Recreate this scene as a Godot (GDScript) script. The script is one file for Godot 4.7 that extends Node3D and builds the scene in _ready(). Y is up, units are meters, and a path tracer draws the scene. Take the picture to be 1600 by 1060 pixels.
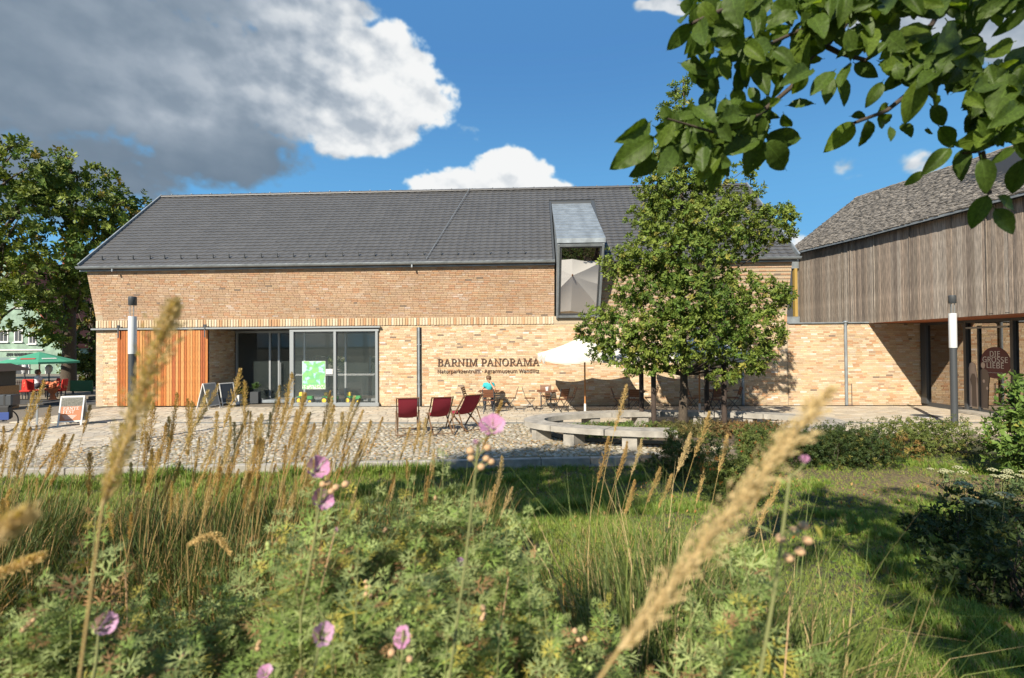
extends Node3D
# A brick museum with a steep tiled roof behind a cobbled yard, seen over a bed of tall grasses and mallows.

var cam: Camera3D
var rng := RandomNumberGenerator.new()
var M := {}
var used := {}
const SUN := Vector3(0.5, -0.75, -1.0)      # the way sunlight travels

func _ready():
	rng.seed = 7
	# ---- camera
	cam = Camera3D.new()
	cam.name = "camera"
	add_child(cam)
	cam.position = Vector3(0, 2.43, 0)
	cam.rotation_degrees = Vector3(0.775, 2.486, -0.394)
	cam.fov = 2.0 * rad_to_deg(atan(530.0 / 760.0))
	var ca := CameraAttributesPhysical.new()
	ca.frustum_focal_length = 12.0 * 760.0 / 530.0
	ca.frustum_focus_distance = 15.0
	ca.frustum_near = 0.05
	ca.frustum_far = 900.0
	ca.exposure_aperture = 2.6
	cam.attributes = ca
	cam.near = 0.05
	cam.far = 900.0
	cam.fov = 2.0 * rad_to_deg(atan(530.0 / 760.0))
	# ---- sky and sun
	var env := Environment.new()
	env.background_mode = Environment.BG_SKY
	var sk := Sky.new()
	var pm := PanoramaSkyMaterial.new()
	pm.panorama = ImageTexture.create_from_image(sky_image())
	pm.energy_multiplier = 0.66
	sk.sky_material = pm
	env.sky = sk
	env.tonemap_mode = Environment.TONE_MAPPER_LINEAR
	env.tonemap_exposure = 1.95
	env.sdfgi_enabled = true
	env.ssao_enabled = true
	env.ssil_enabled = true
	var we := WorldEnvironment.new()
	we.name = "environment"
	we.environment = env
	add_child(we)
	var sun := DirectionalLight3D.new()
	sun.name = "sun"
	sun.light_energy = 1.55
	sun.light_color = Color(1.0, 0.955, 0.88)
	sun.light_angular_distance = 0.5
	sun.shadow_enabled = true
	add_child(sun)
	sun.look_at_from_position(Vector3.ZERO, SUN, Vector3.UP)
	materials()
	# ---- the setting and the large structure
	ground()
	museum()
	barn()
	background_left()
	# ---- furniture of the yard
	yard()
	people()
	# ---- planting
	yard_tree()
	left_trees()
	shrubs()
	lawn_grass()
	tall_grasses()
	mallows()
	walnut()

# ------------------------------------------------------------------ helpers
func lin(r: float, g: float, b: float) -> Color:
	return Color(r, g, b).linear_to_srgb()

func at(px: float, py: float, depth: float) -> Vector3:     # the point that many metres in front of the lens
	var b := Basis.from_euler(Vector3(deg_to_rad(0.775), deg_to_rad(2.486), deg_to_rad(-0.394)))
	return Vector3(0, 2.43, 0) + b * Vector3((px - 800.0) / 760.0, (530.0 - py) / 760.0, -1.0) * depth

func on_y(px: float, py: float, y: float) -> Vector3:
	var o := Vector3(0, 2.43, 0)
	var d := at(px, py, 1.0) - o
	return o + d * ((y - o.y) / d.y)

func on_z(px: float, py: float, z: float) -> Vector3:
	var o := Vector3(0, 2.43, 0)
	var d := at(px, py, 1.0) - o
	return o + d * (z / d.z)

func bed(x: float, z: float) -> float:                      # height of the lawn and flower bed
	var s := clampf((z + 10.4) / 10.4, 0.0, 1.15)
	var y := -0.17 + 0.98 * s * s * (3.0 - 2.0 * minf(s, 1.0)) 
	return y + 0.03 * sin(x * 1.7 + z) * clampf(s * 3.0, 0, 1) + 0.02 * sin(z * 3.1 - x * 0.7) * clampf(s * 3.0, 0, 1)

func on_bed(px: float, py: float) -> Vector3:
	var o := Vector3(0, 2.43, 0)
	var d := at(px, py, 1.0) - o
	var t := 0.5
	while t < 40.0:
		var p := o + d * t
		if p.y < bed(p.x, p.z):
			return Vector3(p.x, bed(p.x, p.z), p.z)
		t += 0.02
	return o + d * t

func front_line(x: float) -> float:                         # z of the yard's edge towards the lawn
	if x < 2.3:
		return -9.34 - (x + 10.7) * 0.104
	if x < 4.5:
		return lerpf(-10.69, -11.25, (x - 2.3) / 2.2)
	if x < 8.0:
		return lerpf(-11.25, -13.3, (x - 4.5) / 3.5)
	return -13.3

func thing(called: String, label: String, category: String, pos := Vector3.ZERO, yaw := 0.0, group := "") -> Node3D:
	var o := Node3D.new()
	name_it(o, called)
	o.position = pos
	o.rotation.y = yaw
	tag(o, label, category, group)
	add_child(o)
	return o

func name_it(o: Node, called: String):
	var k: int = used.get(called, 0)
	used[called] = k + 1
	o.name = called if k == 0 else "%s_%03d" % [called, k]

func tag(o: Node, label: String, category: String, group := ""):
	o.set_meta("label", label)
	o.set_meta("category", category)
	if group != "":
		o.set_meta("group", group)

func part(parent: Node, called: String, mesh: Mesh, mat: Material, xf := Transform3D.IDENTITY) -> MeshInstance3D:
	var o := MeshInstance3D.new()
	o.name = called
	o.mesh = mesh
	o.material_override = mat
	o.transform = xf
	parent.add_child(o, true)
	return o

func setting(called: String, mesh: Mesh, mat: Material) -> MeshInstance3D:
	var o := MeshInstance3D.new()
	name_it(o, called)
	o.mesh = mesh
	o.material_override = mat
	o.set_meta("kind", "structure")
	add_child(o)
	return o

func another(o: Node3D, pos: Vector3, yaw: float, label: String) -> Node3D:
	var c: Node3D = o.duplicate()
	var base := String(o.name)
	name_it(c, base)
	c.position = pos
	c.rotation.y = yaw
	c.scale = o.scale
	c.set_meta("label", label)
	add_child(c)
	return c

func scatter(parent: Node, called: String, mesh: Mesh, mat: Material, xs: Array, cols: Array, stuff := true) -> MultiMeshInstance3D:
	var mm := MultiMesh.new()
	mm.transform_format = MultiMesh.TRANSFORM_3D
	mm.use_colors = true
	mm.mesh = mesh
	mm.instance_count = xs.size()
	for k in xs.size():
		mm.set_instance_transform(k, xs[k])
		mm.set_instance_color(k, cols[k])
	var o := MultiMeshInstance3D.new()
	o.name = called
	o.multimesh = mm
	o.material_override = mat
	if stuff:
		o.set_meta("kind", "stuff")
	parent.add_child(o, true)
	return o

func rr(a: float, b: float) -> float:
	return rng.randf_range(a, b)

func turned(yaw: float, tilt := 0.0, roll := 0.0) -> Basis:
	return Basis.from_euler(Vector3(tilt, yaw, roll))

func along(dir: Vector3, up := Vector3.UP) -> Basis:         # a basis whose y runs along dir
	var y := dir.normalized()
	var z := up
	if absf(y.dot(z)) > 0.98:
		z = Vector3.BACK
	var x := y.cross(z).normalized()
	return Basis(x, y, x.cross(y))

class MB:
	var v := PackedVector3Array()
	var n := PackedVector3Array()
	var c := PackedColorArray()
	var u := PackedVector2Array()
	var i := PackedInt32Array()
	var col := Color.WHITE

	func tri(a: Vector3, b: Vector3, d: Vector3):            # anticlockwise seen from the front
		var nn := (b - a).cross(d - a).normalized()
		var k := v.size()
		v.append_array([a, b, d])
		n.append_array([nn, nn, nn])
		c.append_array([col, col, col])
		u.append_array([Vector2(0, 0), Vector2(1, 0), Vector2(1, 1)])
		i.append_array([k, k + 2, k + 1])

	func quad(a: Vector3, b: Vector3, d: Vector3, e: Vector3):
		var nn := (d - a).cross(e - b).normalized()
		var k := v.size()
		v.append_array([a, b, d, e])
		n.append_array([nn, nn, nn, nn])
		c.append_array([col, col, col, col])
		u.append_array([Vector2(0, 1), Vector2(1, 1), Vector2(1, 0), Vector2(0, 0)])
		i.append_array([k, k + 2, k + 1, k, k + 3, k + 2])

	func hexa(p: Array):                                     # 0-3 bottom ring anticlockwise from above, 4-7 top ring
		quad(p[3], p[2], p[1], p[0])
		quad(p[4], p[5], p[6], p[7])
		for k in 4:
			quad(p[k], p[(k + 1) % 4], p[4 + (k + 1) % 4], p[4 + k])

	func box(at: Vector3, s: Vector3, bs := Basis.IDENTITY, bev := 0.0):
		var h := s * 0.5
		if bev <= 0.0:
			var p := []
			for y in [-h.y, h.y]:
				for q in [Vector2(-1, 1), Vector2(1, 1), Vector2(1, -1), Vector2(-1, -1)]:
					p.append(at + bs * Vector3(q.x * h.x, y, q.y * h.z))
			hexa(p)
			return
		bev = minf(bev, minf(h.x, minf(h.y, h.z)) * 0.9)
		var ax := [Vector3.RIGHT, Vector3.UP, Vector3.BACK]
		for a in 3:
			for sg in [-1.0, 1.0]:
				var w: Vector3 = ax[a] * sg
				var p1: Vector3 = ax[(a + 1) % 3]
				var p2: Vector3 = ax[(a + 2) % 3] * sg
				var h0: float = h[a]
				var h1: float = h[(a + 1) % 3] - bev
				var h2: float = h[(a + 2) % 3] - bev
				var o := w * h0
				quad(at + bs * (o - p1 * h1 - p2 * h2), at + bs * (o + p1 * h1 - p2 * h2), at + bs * (o + p1 * h1 + p2 * h2), at + bs * (o - p1 * h1 + p2 * h2))
				# the chamfer between this face and the next axis
				for t in [-1.0, 1.0]:
					var q: Vector3 = p1 * t
					var e0 := w * h0 + q * h1
					var e1 := w * (h0 - bev) + q * (h1 + bev)
					var al: Vector3 = ax[(a + 2) % 3]
					var a0 := at + bs * (e0 - al * h2)
					var a1 := at + bs * (e0 + al * h2)
					var b0 := at + bs * (e1 - al * h2)
					var b1 := at + bs * (e1 + al * h2)
					if (a1 - a0).cross(b0 - a0).dot(bs * (w + q)) > 0:
						quad(a0, a1, b1, b0)
					else:
						quad(a1, a0, b0, b1)

	func tube(pts: Array, rad: Array, sides := 6, cap := true):
		var k0 := v.size()
		var m := pts.size()
		var ref := Vector3(0.13, 0.31, 0.94)
		var lx := Vector3.ZERO
		for s in m:
			var d: Vector3 = (pts[mini(s + 1, m - 1)] - pts[maxi(s - 1, 0)]).normalized()
			if s == 0:
				if absf(d.dot(ref)) > 0.9:
					ref = Vector3(0.9, 0.2, 0.1)
				lx = d.cross(ref).normalized()
			else:
				lx = (lx - d * lx.dot(d)).normalized()
			var ly := d.cross(lx)
			for q in sides:
				var an := TAU * q / sides
				var o := lx * cos(an) + ly * sin(an)
				v.append(pts[s] + o * rad[mini(s, rad.size() - 1)])
				n.append(o)
				c.append(col)
				u.append(Vector2(float(q) / sides, float(s)))
		for s in m - 1:
			for q in sides:
				var a := k0 + s * sides + q
				var b := k0 + s * sides + (q + 1) % sides
				i.append_array([a, a + sides, b, b, a + sides, b + sides])
		if cap:
			for e in [0, m - 1]:
				var base := v.size()
				var d: Vector3 = (pts[m - 1] - pts[m - 2]).normalized() if e else (pts[0] - pts[1]).normalized()
				for q in sides:
					v.append(v[k0 + e * sides + q])
					n.append(d)
					c.append(col)
					u.append(Vector2.ZERO)
				for q in range(1, sides - 1):
					if e:
						i.append_array([base, base + q + 1, base + q])
					else:
						i.append_array([base, base + q, base + q + 1])

	func bar(a: Vector3, b: Vector3, w: float, h: float, up := Vector3.UP):   # a rectangular bar from a to b
		var y := (b - a).normalized()
		if absf(y.dot(up)) > 0.98:
			up = Vector3.BACK
		var x := y.cross(up).normalized()
		var z := x.cross(y)
		box((a + b) * 0.5, Vector3(w, (b - a).length(), h), Basis(x, y, z))

	func lathe(prof: Array, seg := 12, at := Vector3.ZERO):  # prof: (radius, height) upwards, smooth
		var k0 := v.size()
		for s in prof.size():
			var p: Vector2 = prof[s]
			var d: Vector2 = prof[mini(s + 1, prof.size() - 1)] - prof[maxi(s - 1, 0)]
			var nn := Vector2(d.y, -d.x).normalized()
			for q in seg + 1:
				var an := TAU * q / seg
				v.append(at + Vector3(cos(an) * p.x, p.y, sin(an) * p.x))
				n.append(Vector3(cos(an) * nn.x, nn.y, sin(an) * nn.x))
				c.append(col)
				u.append(Vector2(float(q) / seg, p.y))
		for s in prof.size() - 1:
			for q in seg:
				var a := k0 + s * (seg + 1) + q
				i.append_array([a, a + 1, a + seg + 1, a + 1, a + seg + 2, a + seg + 1])

	func prism(poly: PackedVector2Array, depth: float, xf := Transform3D.IDENTITY):   # outline in x, y (anticlockwise), z from 0 to depth
		var t := Geometry2D.triangulate_polygon(poly)
		var m := poly.size()
		var f := func(q: Vector2, z: float) -> Vector3: return xf * Vector3(q.x, q.y, z)
		for k in range(0, t.size(), 3):
			var a := poly[t[k]]
			var b := poly[t[k + 1]]
			var d := poly[t[k + 2]]
			if (b - a).cross(d - a) < 0:
				var w := b
				b = d
				d = w
			tri(xf * Vector3(a.x, a.y, depth), xf * Vector3(b.x, b.y, depth), xf * Vector3(d.x, d.y, depth))
			tri(xf * Vector3(a.x, a.y, 0), xf * Vector3(d.x, d.y, 0), xf * Vector3(b.x, b.y, 0))
		for k in m:
			var a := poly[k]
			var b := poly[(k + 1) % m]
			quad(xf * Vector3(a.x, a.y, 0), xf * Vector3(b.x, b.y, 0), xf * Vector3(b.x, b.y, depth), xf * Vector3(a.x, a.y, depth))

	func ball(at: Vector3, r: Vector3, rings := 6, seg := 8, bs := Basis.IDENTITY, rough := 0.0, sd := 0.0):
		var k0 := v.size()
		for s in rings + 1:
			var th := PI * s / rings
			for q in seg + 1:
				var an := TAU * (q % seg) / seg
				var d := Vector3(sin(th) * cos(an), cos(th), sin(th) * sin(an))
				var k := 1.0
				if rough > 0.0:
					k += rough * (sin(d.x * 5.0 + sd) * sin(d.y * 4.0 + sd * 1.7) + sin(d.z * 6.0 - sd * 2.3) * 0.7)
				v.append(at + bs * (d * r * k))
				n.append((bs * (d / r)).normalized())
				c.append(col)
				u.append(Vector2(float(q) / seg, float(s) / rings))
		for s in rings:
			for q in seg:
				var a := k0 + s * (seg + 1) + q
				i.append_array([a, a + seg + 1, a + 1, a + 1, a + seg + 1, a + seg + 2])

	func sheet(fn: Callable, nu: int, nv: int):              # smooth sheet; fn(u, v) gives the point
		var k0 := v.size()
		var p := []
		for b in nv + 1:
			for a in nu + 1:
				p.append(fn.call(float(a) / nu, float(b) / nv))
		for b in nv + 1:
			for a in nu + 1:
				var du: Vector3 = p[b * (nu + 1) + mini(a + 1, nu)] - p[b * (nu + 1) + maxi(a - 1, 0)]
				var dv: Vector3 = p[mini(b + 1, nv) * (nu + 1) + a] - p[maxi(b - 1, 0) * (nu + 1) + a]
				v.append(p[b * (nu + 1) + a])
				n.append(du.cross(dv).normalized())
				c.append(col)
				u.append(Vector2(float(a) / nu, float(b) / nv))
		for b in nv:
			for a in nu:
				var q := k0 + b * (nu + 1) + a
				i.append_array([q, q + nu + 1, q + 1, q + 1, q + nu + 1, q + nu + 2])

	func mesh() -> ArrayMesh:
		var a := []
		a.resize(Mesh.ARRAY_MAX)
		a[Mesh.ARRAY_VERTEX] = v
		a[Mesh.ARRAY_NORMAL] = n
		a[Mesh.ARRAY_COLOR] = c
		a[Mesh.ARRAY_TEX_UV] = u
		a[Mesh.ARRAY_INDEX] = i
		var m := ArrayMesh.new()
		m.add_surface_from_arrays(Mesh.PRIMITIVE_TRIANGLES, a)
		return m

func box_mesh(s: Vector3, bev := 0.0, at := Vector3.ZERO) -> ArrayMesh:
	var b := MB.new()
	b.box(at, s, Basis.IDENTITY, bev)
	return b.mesh()

# ------------------------------------------------------------------ sky
func sky_image() -> Image:
	var f := FastNoiseLite.new()
	f.seed = 21
	f.noise_type = FastNoiseLite.TYPE_SIMPLEX_SMOOTH
	f.frequency = 1.0
	f.fractal_octaves = 6
	f.fractal_gain = 0.52
	var f2 := FastNoiseLite.new()
	f2.seed = 4
	f2.noise_type = FastNoiseLite.TYPE_SIMPLEX_SMOOTH
	f2.frequency = 1.0
	f2.fractal_octaves = 3
	# a coarse sky all round, then the finer part in which the large clouds stand (towards the north)
	var W := 4096
	var H := 2048
	var full := sky_patch(512, 256, 0, 0, 512, 256, f, f2)
	full.resize(W, H, Image.INTERPOLATE_CUBIC)
	var c0 := -640                     # the picture's middle column looks south, its edges north
	var w := 1280
	var r0 := 400
	var h := 650
	var fine := sky_patch(W, H, c0, r0, w, h, f, f2)
	full.blit_rect(fine, Rect2i(0, 0, 640, h), Vector2i(W - 640, r0))
	full.blit_rect(fine, Rect2i(640, 0, 640, h), Vector2i(0, r0))
	return full

# blobs of cloud: (azimuth east of north in degrees, elevation in degrees) of centre, then half widths, then how white
const CLOUDS := [
	[150, 90, 400, 190, 0.27], [350, 130, 250, 120, 0.52], [560, 145, 130, 95, 0.8], [640, 140, 72, 78, 1.0], [335, 235, 150, 58, 0.10],
	[110, 260, 220, 90, 0.14], [470, 30, 120, 80, 0.62], [430, 110, 90, 60, 0.6], [570, 80, 95, 60, 0.85], [-250, 120, 420, 230, 0.15], [560, 205, 95, 48, 0.7],
	[735, 305, 112, 48, 1.0], [800, 282, 72, 50, 1.0], [850, 296, 50, 28, 1.0], [719, 202, 26, 18, 0.7], [1330, 272, 34, 15, 0.7], [1245, 372, 34, 30, 1.0],
	[1470, 20, 190, 75, 0.55], [1600, 60, 120, 60, 0.5], [1455, 262, 39, 18, 0.7], [1900, 200, 260, 90, 0.7], [1050, 8, 50, 14, 0.6]]

func sky_patch(W: int, H: int, c0: int, r0: int, w: int, h: int, f: FastNoiseLite, f2: FastNoiseLite) -> Image:
	var out := PackedByteArray()
	out.resize(w * h * 3)
	var yaw := deg_to_rad(2.486)
	var cy := cos(yaw)
	var sy := sin(yaw)
	var zen := Color(0.295, 0.495, 0.705)
	var mid := Color(0.385, 0.63, 0.82)
	var low := Color(0.52, 0.74, 0.88)
	for r in h:
		var el := PI * (0.5 - (r + r0 + 0.5) / H)
		var se := sin(el)
		var ce := cos(el)
		for q in w:
			var k := (r * w + q) * 3
			var col: Color
			if el < -0.02:
				col = Color(0.30, 0.31, 0.24)
			else:
				var az := TAU * (q + c0 + 0.5) / W       # 0 to the north, which is -z
				var d := Vector3(sin(az) * ce, se, -cos(az) * ce)
				var t := clampf(se / 0.55, 0, 1)
				col = low.lerp(mid, smoothstep(0.0, 0.45, t)).lerp(zen, smoothstep(0.35, 1.0, t))
				var fx := d.x * cy + d.z * sy * -1.0 * -1.0
				var fz := -d.x * sy + d.z * cy
				fx = d.x * cy - d.z * sy
				fz = d.x * sy + d.z * cy
				var dens := -1.0
				var white := 0.0
				var u := 0.0
				var v := 0.0
				var near := fz < -0.35
				if near:
					u = fx / -fz * 760.0 + 800.0
					v = 540.0 - d.y / -fz * 760.0
					if u > -700.0 and u < 2200.0 and v > -700.0:
						var wx := f2.get_noise_2d(u / 150.0, v / 150.0) * 26.0
						var wy := f2.get_noise_2d(u / 150.0 + 40.0, v / 150.0) * 20.0
						var ws := 0.0
						for cl in CLOUDS:
							var ex: float = (u + wx - cl[0]) / cl[2]
							var ey: float = (v + wy - cl[1]) / cl[3]
							var g := 1.0 - ex * ex - ey * ey
							dens = maxf(dens, g if cl[2] > 40 else minf(g, 1.0) * 0.30 - 0.08)
							if g > -0.4:
								var wt := (g + 0.4) * (g + 0.4)
								white += wt * cl[4]
								ws += wt
						if ws > 0.0:
							white /= ws
				var edge := 1.0
				if near:
					edge = smoothstep(-700.0, -100.0, v) * smoothstep(2200.0, 1700.0, absf(u - 600.0))
				else:
					edge = 0.0
				# elsewhere: fair-weather cumulus out of view, cover thickened to raise the ambient light
				var den2 := f.get_noise_3d(d.x * 1.6 / (se + 0.35), d.z * 1.6 / (se + 0.35), 3.3) * 1.5 - 0.10
				dens = lerpf(den2, dens, edge)
				white = lerpf(0.75, white, edge)
				if dens > -0.8:
					var n1 := f.get_noise_3d(d.x * 9.0, d.y * 13.0, d.z * 9.0)
					var small := clampf(white, 0, 1)
					var n3 := f.get_noise_3d(d.x * 34.0, d.y * 44.0, d.z * 34.0)
					var x := dens + n1 * 0.55 + n3 * 0.30
					var a := smoothstep(-0.10, lerpf(0.66, 0.30, small), x)
					if a > 0.0:
						var n2 := f.get_noise_3d(d.x * 9.0 - 0.16, d.y * 13.0 - 0.22, d.z * 9.0)
						var relief := clampf((n1 - n2) * 1.1, -0.5, 0.5)
						var calm := smoothstep(0.15, 0.7, white)
						var b := clampf(white + relief * (0.04 + calm * 0.34) + n1 * (0.06 + calm * 0.06), 0, 1)
						var cc := Color(0.385, 0.45, 0.515).lerp(Color(0.60, 0.64, 0.685), smoothstep(0.0, 0.6, b)).lerp(Color(0.865, 0.87, 0.87), smoothstep(0.4, 1.0, b))
						col = col.lerp(cc, a)
			out[k] = int(clampf(col.r, 0, 1) * 255.0)
			out[k + 1] = int(clampf(col.g, 0, 1) * 255.0)
			out[k + 2] = int(clampf(col.b, 0, 1) * 255.0)
	return Image.create_from_data(w, h, false, Image.FORMAT_RGB8, out)

# ------------------------------------------------------------------ materials
func noise_tex(freq: float, lo: float, hi: float, octaves := 4, normal := false, size := 512, sd := 1, contrast := 1.0) -> NoiseTexture2D:
	var f := FastNoiseLite.new()
	f.seed = sd
	f.noise_type = FastNoiseLite.TYPE_SIMPLEX_SMOOTH
	f.frequency = freq
	f.fractal_octaves = octaves
	var t := NoiseTexture2D.new()
	t.width = size
	t.height = size
	t.seamless = true
	t.noise = f
	t.generate_mipmaps = false
	if normal:
		t.as_normal_map = true
		t.bump_strength = contrast
	else:
		var g := Gradient.new()
		g.set_color(0, Color(lo, lo, lo))
		g.set_color(1, Color(hi, hi, hi))
		t.color_ramp = g
	return t

func mat(called: String, col: Color, rough := 0.85, tex: Texture2D = null, scale := Vector3.ONE, nrm: Texture2D = null, ns := 0.5) -> StandardMaterial3D:
	var m := StandardMaterial3D.new()
	m.resource_name = called
	m.albedo_color = col
	m.roughness = rough
	m.vertex_color_use_as_albedo = true
	if tex or nrm:
		m.uv1_triplanar = true
		m.uv1_world_triplanar = true
		m.uv1_scale = scale
	if tex:
		m.albedo_texture = tex
	if nrm:
		m.normal_enabled = true
		m.normal_texture = nrm
		m.normal_scale = ns
	M[called] = m
	return m

func leaf_mat(called: String, col: Color, back: float, rough := 0.55) -> StandardMaterial3D:
	var m := mat(called, col, rough)
	m.cull_mode = BaseMaterial3D.CULL_DISABLED
	m.backlight_enabled = true
	m.backlight = Color(back, back, back * 0.6)
	m.metallic_specular = 0.35
	return m

func glass_mat(called: String, a: float, tint := Color(0.8, 0.9, 0.9)) -> StandardMaterial3D:
	var m := StandardMaterial3D.new()
	m.resource_name = called
	m.albedo_color = Color(tint.r, tint.g, tint.b, a)
	m.transparency = BaseMaterial3D.TRANSPARENCY_ALPHA
	m.roughness = 0.0
	m.metallic_specular = 0.3
	m.cull_mode = BaseMaterial3D.CULL_DISABLED
	M[called] = m
	return m

var prints := {}
func leaf_print(petal: bool) -> ImageTexture:               # midrib, side veins, freckles; on petals the fine streaks
	if prints.has(petal):
		return prints[petal]
	var f := FastNoiseLite.new()
	f.seed = 88
	f.frequency = 0.06
	var im := Image.create(64, 128, false, Image.FORMAT_RGB8)
	for y in 128:
		for x in 64:
			var u := absf(x - 31.5) / 32.0
			var v := y / 128.0
			var k := 0.80 + 0.14 * f.get_noise_2d(x, y)
			var c: Color
			if petal:
				k += 0.10 * sin(x * 0.9 + sin(v * 5.0)) * (1.0 - v * 0.6)
				c = Color(k, k * lerpf(1.05, 0.96, v), k * 1.02)
			else:
				var vein := fposmod(v * 9.0 - u * 2.1, 1.0)
				if vein < 0.10:
					k += 0.14
				if u < 0.045:
					k += 0.20
				c = Color(k * 1.02, k, k * 0.95)
				if f.get_noise_2d(x * 4.0 + 200.0, y * 4.0) > 0.52:
					c = Color(0.62, 0.50, 0.36)
			im.set_pixel(x, y, c.clamp())
	prints[petal] = ImageTexture.create_from_image(im)
	return prints[petal]

func materials():
	var fine := noise_tex(0.03, 0.80, 1.0, 4, false, 512, 3)
	var soft := noise_tex(0.008, 0.75, 1.0, 5, false, 512, 5)
	var bumps := noise_tex(0.05, 0, 1, 4, true, 512, 9, 6.0)
	var grain := noise_tex(0.02, 0.62, 1.0, 5, false, 512, 12)
	mat("brick", Color.WHITE, 0.92, noise_tex(0.03, 0.86, 1.0, 4, false, 256, 17), Vector3(2.2, 2.2, 2.2), bumps, 0.5)
	mat("mortar", lin(0.46, 0.38, 0.27), 0.95, fine, Vector3(1.5, 1.5, 1.5), bumps, 0.4)
	mat("roof_tile", Color.WHITE, 0.45, fine, Vector3(0.9, 0.9, 0.9))
	mat("zinc", lin(0.30, 0.34, 0.37), 0.45, soft, Vector3(0.5, 0.5, 0.5)).metallic = 0.35
	mat("anthracite", lin(0.045, 0.05, 0.055), 0.45)
	mat("steel", lin(0.26, 0.28, 0.29), 0.42).metallic = 0.4
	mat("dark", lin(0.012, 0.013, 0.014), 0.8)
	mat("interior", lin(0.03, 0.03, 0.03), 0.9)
	mat("interior_floor", lin(0.08, 0.07, 0.06), 0.5)
	mat("door_wood", Color.WHITE, 0.5, grain, Vector3(7.0, 0.35, 7.0))
	mat("grey_wood", Color.WHITE, 0.9, noise_tex(0.014, 0.6, 1.0, 6, false, 512, 61), Vector3(3.0, 0.28, 3.0), bumps, 0.3)
	mat("soffit_wood", lin(0.50, 0.15, 0.055), 0.7, grain, Vector3(5.0, 5.0, 0.5))
	mat("shingle", Color.WHITE, 0.92, fine, Vector3(2.0, 2.0, 2.0))
	mat("chair_wood", lin(0.22, 0.125, 0.06), 0.6, grain, Vector3(6.0, 1.0, 6.0))
	mat("frame_wood", lin(0.42, 0.26, 0.13), 0.6, grain, Vector3(6.0, 1.0, 6.0))
	mat("slat_wood", lin(0.21, 0.075, 0.032), 0.55, grain, Vector3(5.0, 5.0, 5.0))
	mat("post_wood", lin(0.075, 0.052, 0.04), 0.9, grain, Vector3(5.0, 0.5, 5.0))
	mat("pole_wood", lin(0.36, 0.16, 0.05), 0.6)
	mat("maroon", lin(0.33, 0.025, 0.05), 0.9, noise_tex(0.1, 0.85, 1.0, 2, false, 256, 8), Vector3(3, 3, 3))
	mat("canvas", lin(0.60, 0.58, 0.53), 0.9)
	mat("white", lin(0.58, 0.58, 0.56), 0.6)
	mat("milk", lin(0.52, 0.54, 0.55), 0.35)
	mat("concrete", lin(0.38, 0.355, 0.31), 0.9, soft, Vector3(0.8, 0.8, 0.8), bumps, 0.25)
	mat("paver", Color.WHITE, 0.92, fine, Vector3(1.5, 1.5, 1.5), bumps, 0.4)
	mat("paving_joint", lin(0.20, 0.17, 0.13), 0.95, fine, Vector3(1, 1, 1))
	mat("cobble", Color.WHITE, 0.85, fine, Vector3(3, 3, 3), bumps, 0.5)
	mat("granite", lin(0.22, 0.21, 0.195), 0.9, fine, Vector3(3, 3, 3), bumps, 0.3)
	mat("cobble_bed", lin(0.25, 0.225, 0.135), 0.95, soft, Vector3(2, 2, 2))
	mat("asphalt", lin(0.07, 0.07, 0.07), 0.9, fine, Vector3(1, 1, 1))
	mat("soil", Color.WHITE, 0.97, noise_tex(0.02, 0.5, 1.0, 5, false, 512, 31), Vector3(1.2, 1.2, 1.2), bumps, 0.6)
	mat("bark", lin(0.11, 0.085, 0.06), 0.95, grain, Vector3(3, 0.8, 3), bumps, 1.0)
	mat("twig", lin(0.05, 0.036, 0.025), 0.9)
	mat("paint", Color.WHITE, 0.5)
	mat("rubber", lin(0.02, 0.02, 0.02), 0.7)
	mat("skin_cloth", Color.WHITE, 0.8)
	mat("render", lin(0.25, 0.36, 0.28), 0.9, soft, Vector3(0.3, 0.3, 0.3))
	mat("red_tile", lin(0.26, 0.07, 0.035), 0.8, fine, Vector3(1, 1, 1))
	mat("lettering", lin(0.075, 0.035, 0.02), 0.6)
	glass_mat("glass", 0.015)
	glass_mat("dark_glass", 0.35, Color(0.2, 0.23, 0.24))
	var mir := mat("mirror", lin(0.62, 0.62, 0.62), 0.02)
	mir.metallic = 1.0
	mat("stem", lin(0.16, 0.17, 0.06), 0.7)
	mat("straw", Color.WHITE, 0.85).cull_mode = BaseMaterial3D.CULL_DISABLED
	leaf_mat("leaf", Color.WHITE, 0.7)
	leaf_mat("plume", Color.WHITE, 0.95, 0.9)
	leaf_mat("walnut_leaf", lin(0.115, 0.20, 0.035), 1.0, 0.5)
	leaf_mat("walnut_leaf_young", lin(0.21, 0.33, 0.055), 1.1, 0.5)
	leaf_mat("walnut_leaf_dark", lin(0.088, 0.155, 0.03), 0.9, 0.5)
	for wl in ["walnut_leaf", "walnut_leaf_young", "walnut_leaf_dark"]:
		M[wl].albedo_texture = leaf_print(false)
	leaf_mat("mallow_grey", lin(0.29, 0.345, 0.135), 0.75, 0.8)
	leaf_mat("mallow_green", lin(0.21, 0.30, 0.075), 0.8, 0.8)
	leaf_mat("mallow_yellow", lin(0.38, 0.34, 0.07), 0.7, 0.75)
	leaf_mat("mallow_brown", lin(0.27, 0.155, 0.07), 0.4, 0.85)
	leaf_mat("petal", lin(0.72, 0.36, 0.56), 0.7, 0.7)
	leaf_mat("petal_pale", lin(0.82, 0.52, 0.72), 0.8, 0.7)
	M.petal.albedo_texture = leaf_print(true)
	M.petal_pale.albedo_texture = M.petal.albedo_texture
	mat("pod", lin(0.42, 0.27, 0.15), 0.85)
	mat("bud", lin(0.26, 0.32, 0.10), 0.7)

# ------------------------------------------------------------------ the ground
func world_of(n: Node) -> Transform3D:
	var t := Transform3D.IDENTITY
	while n is Node3D and n != self:
		t = n.transform * t
		n = n.get_parent()
	return t

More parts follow.
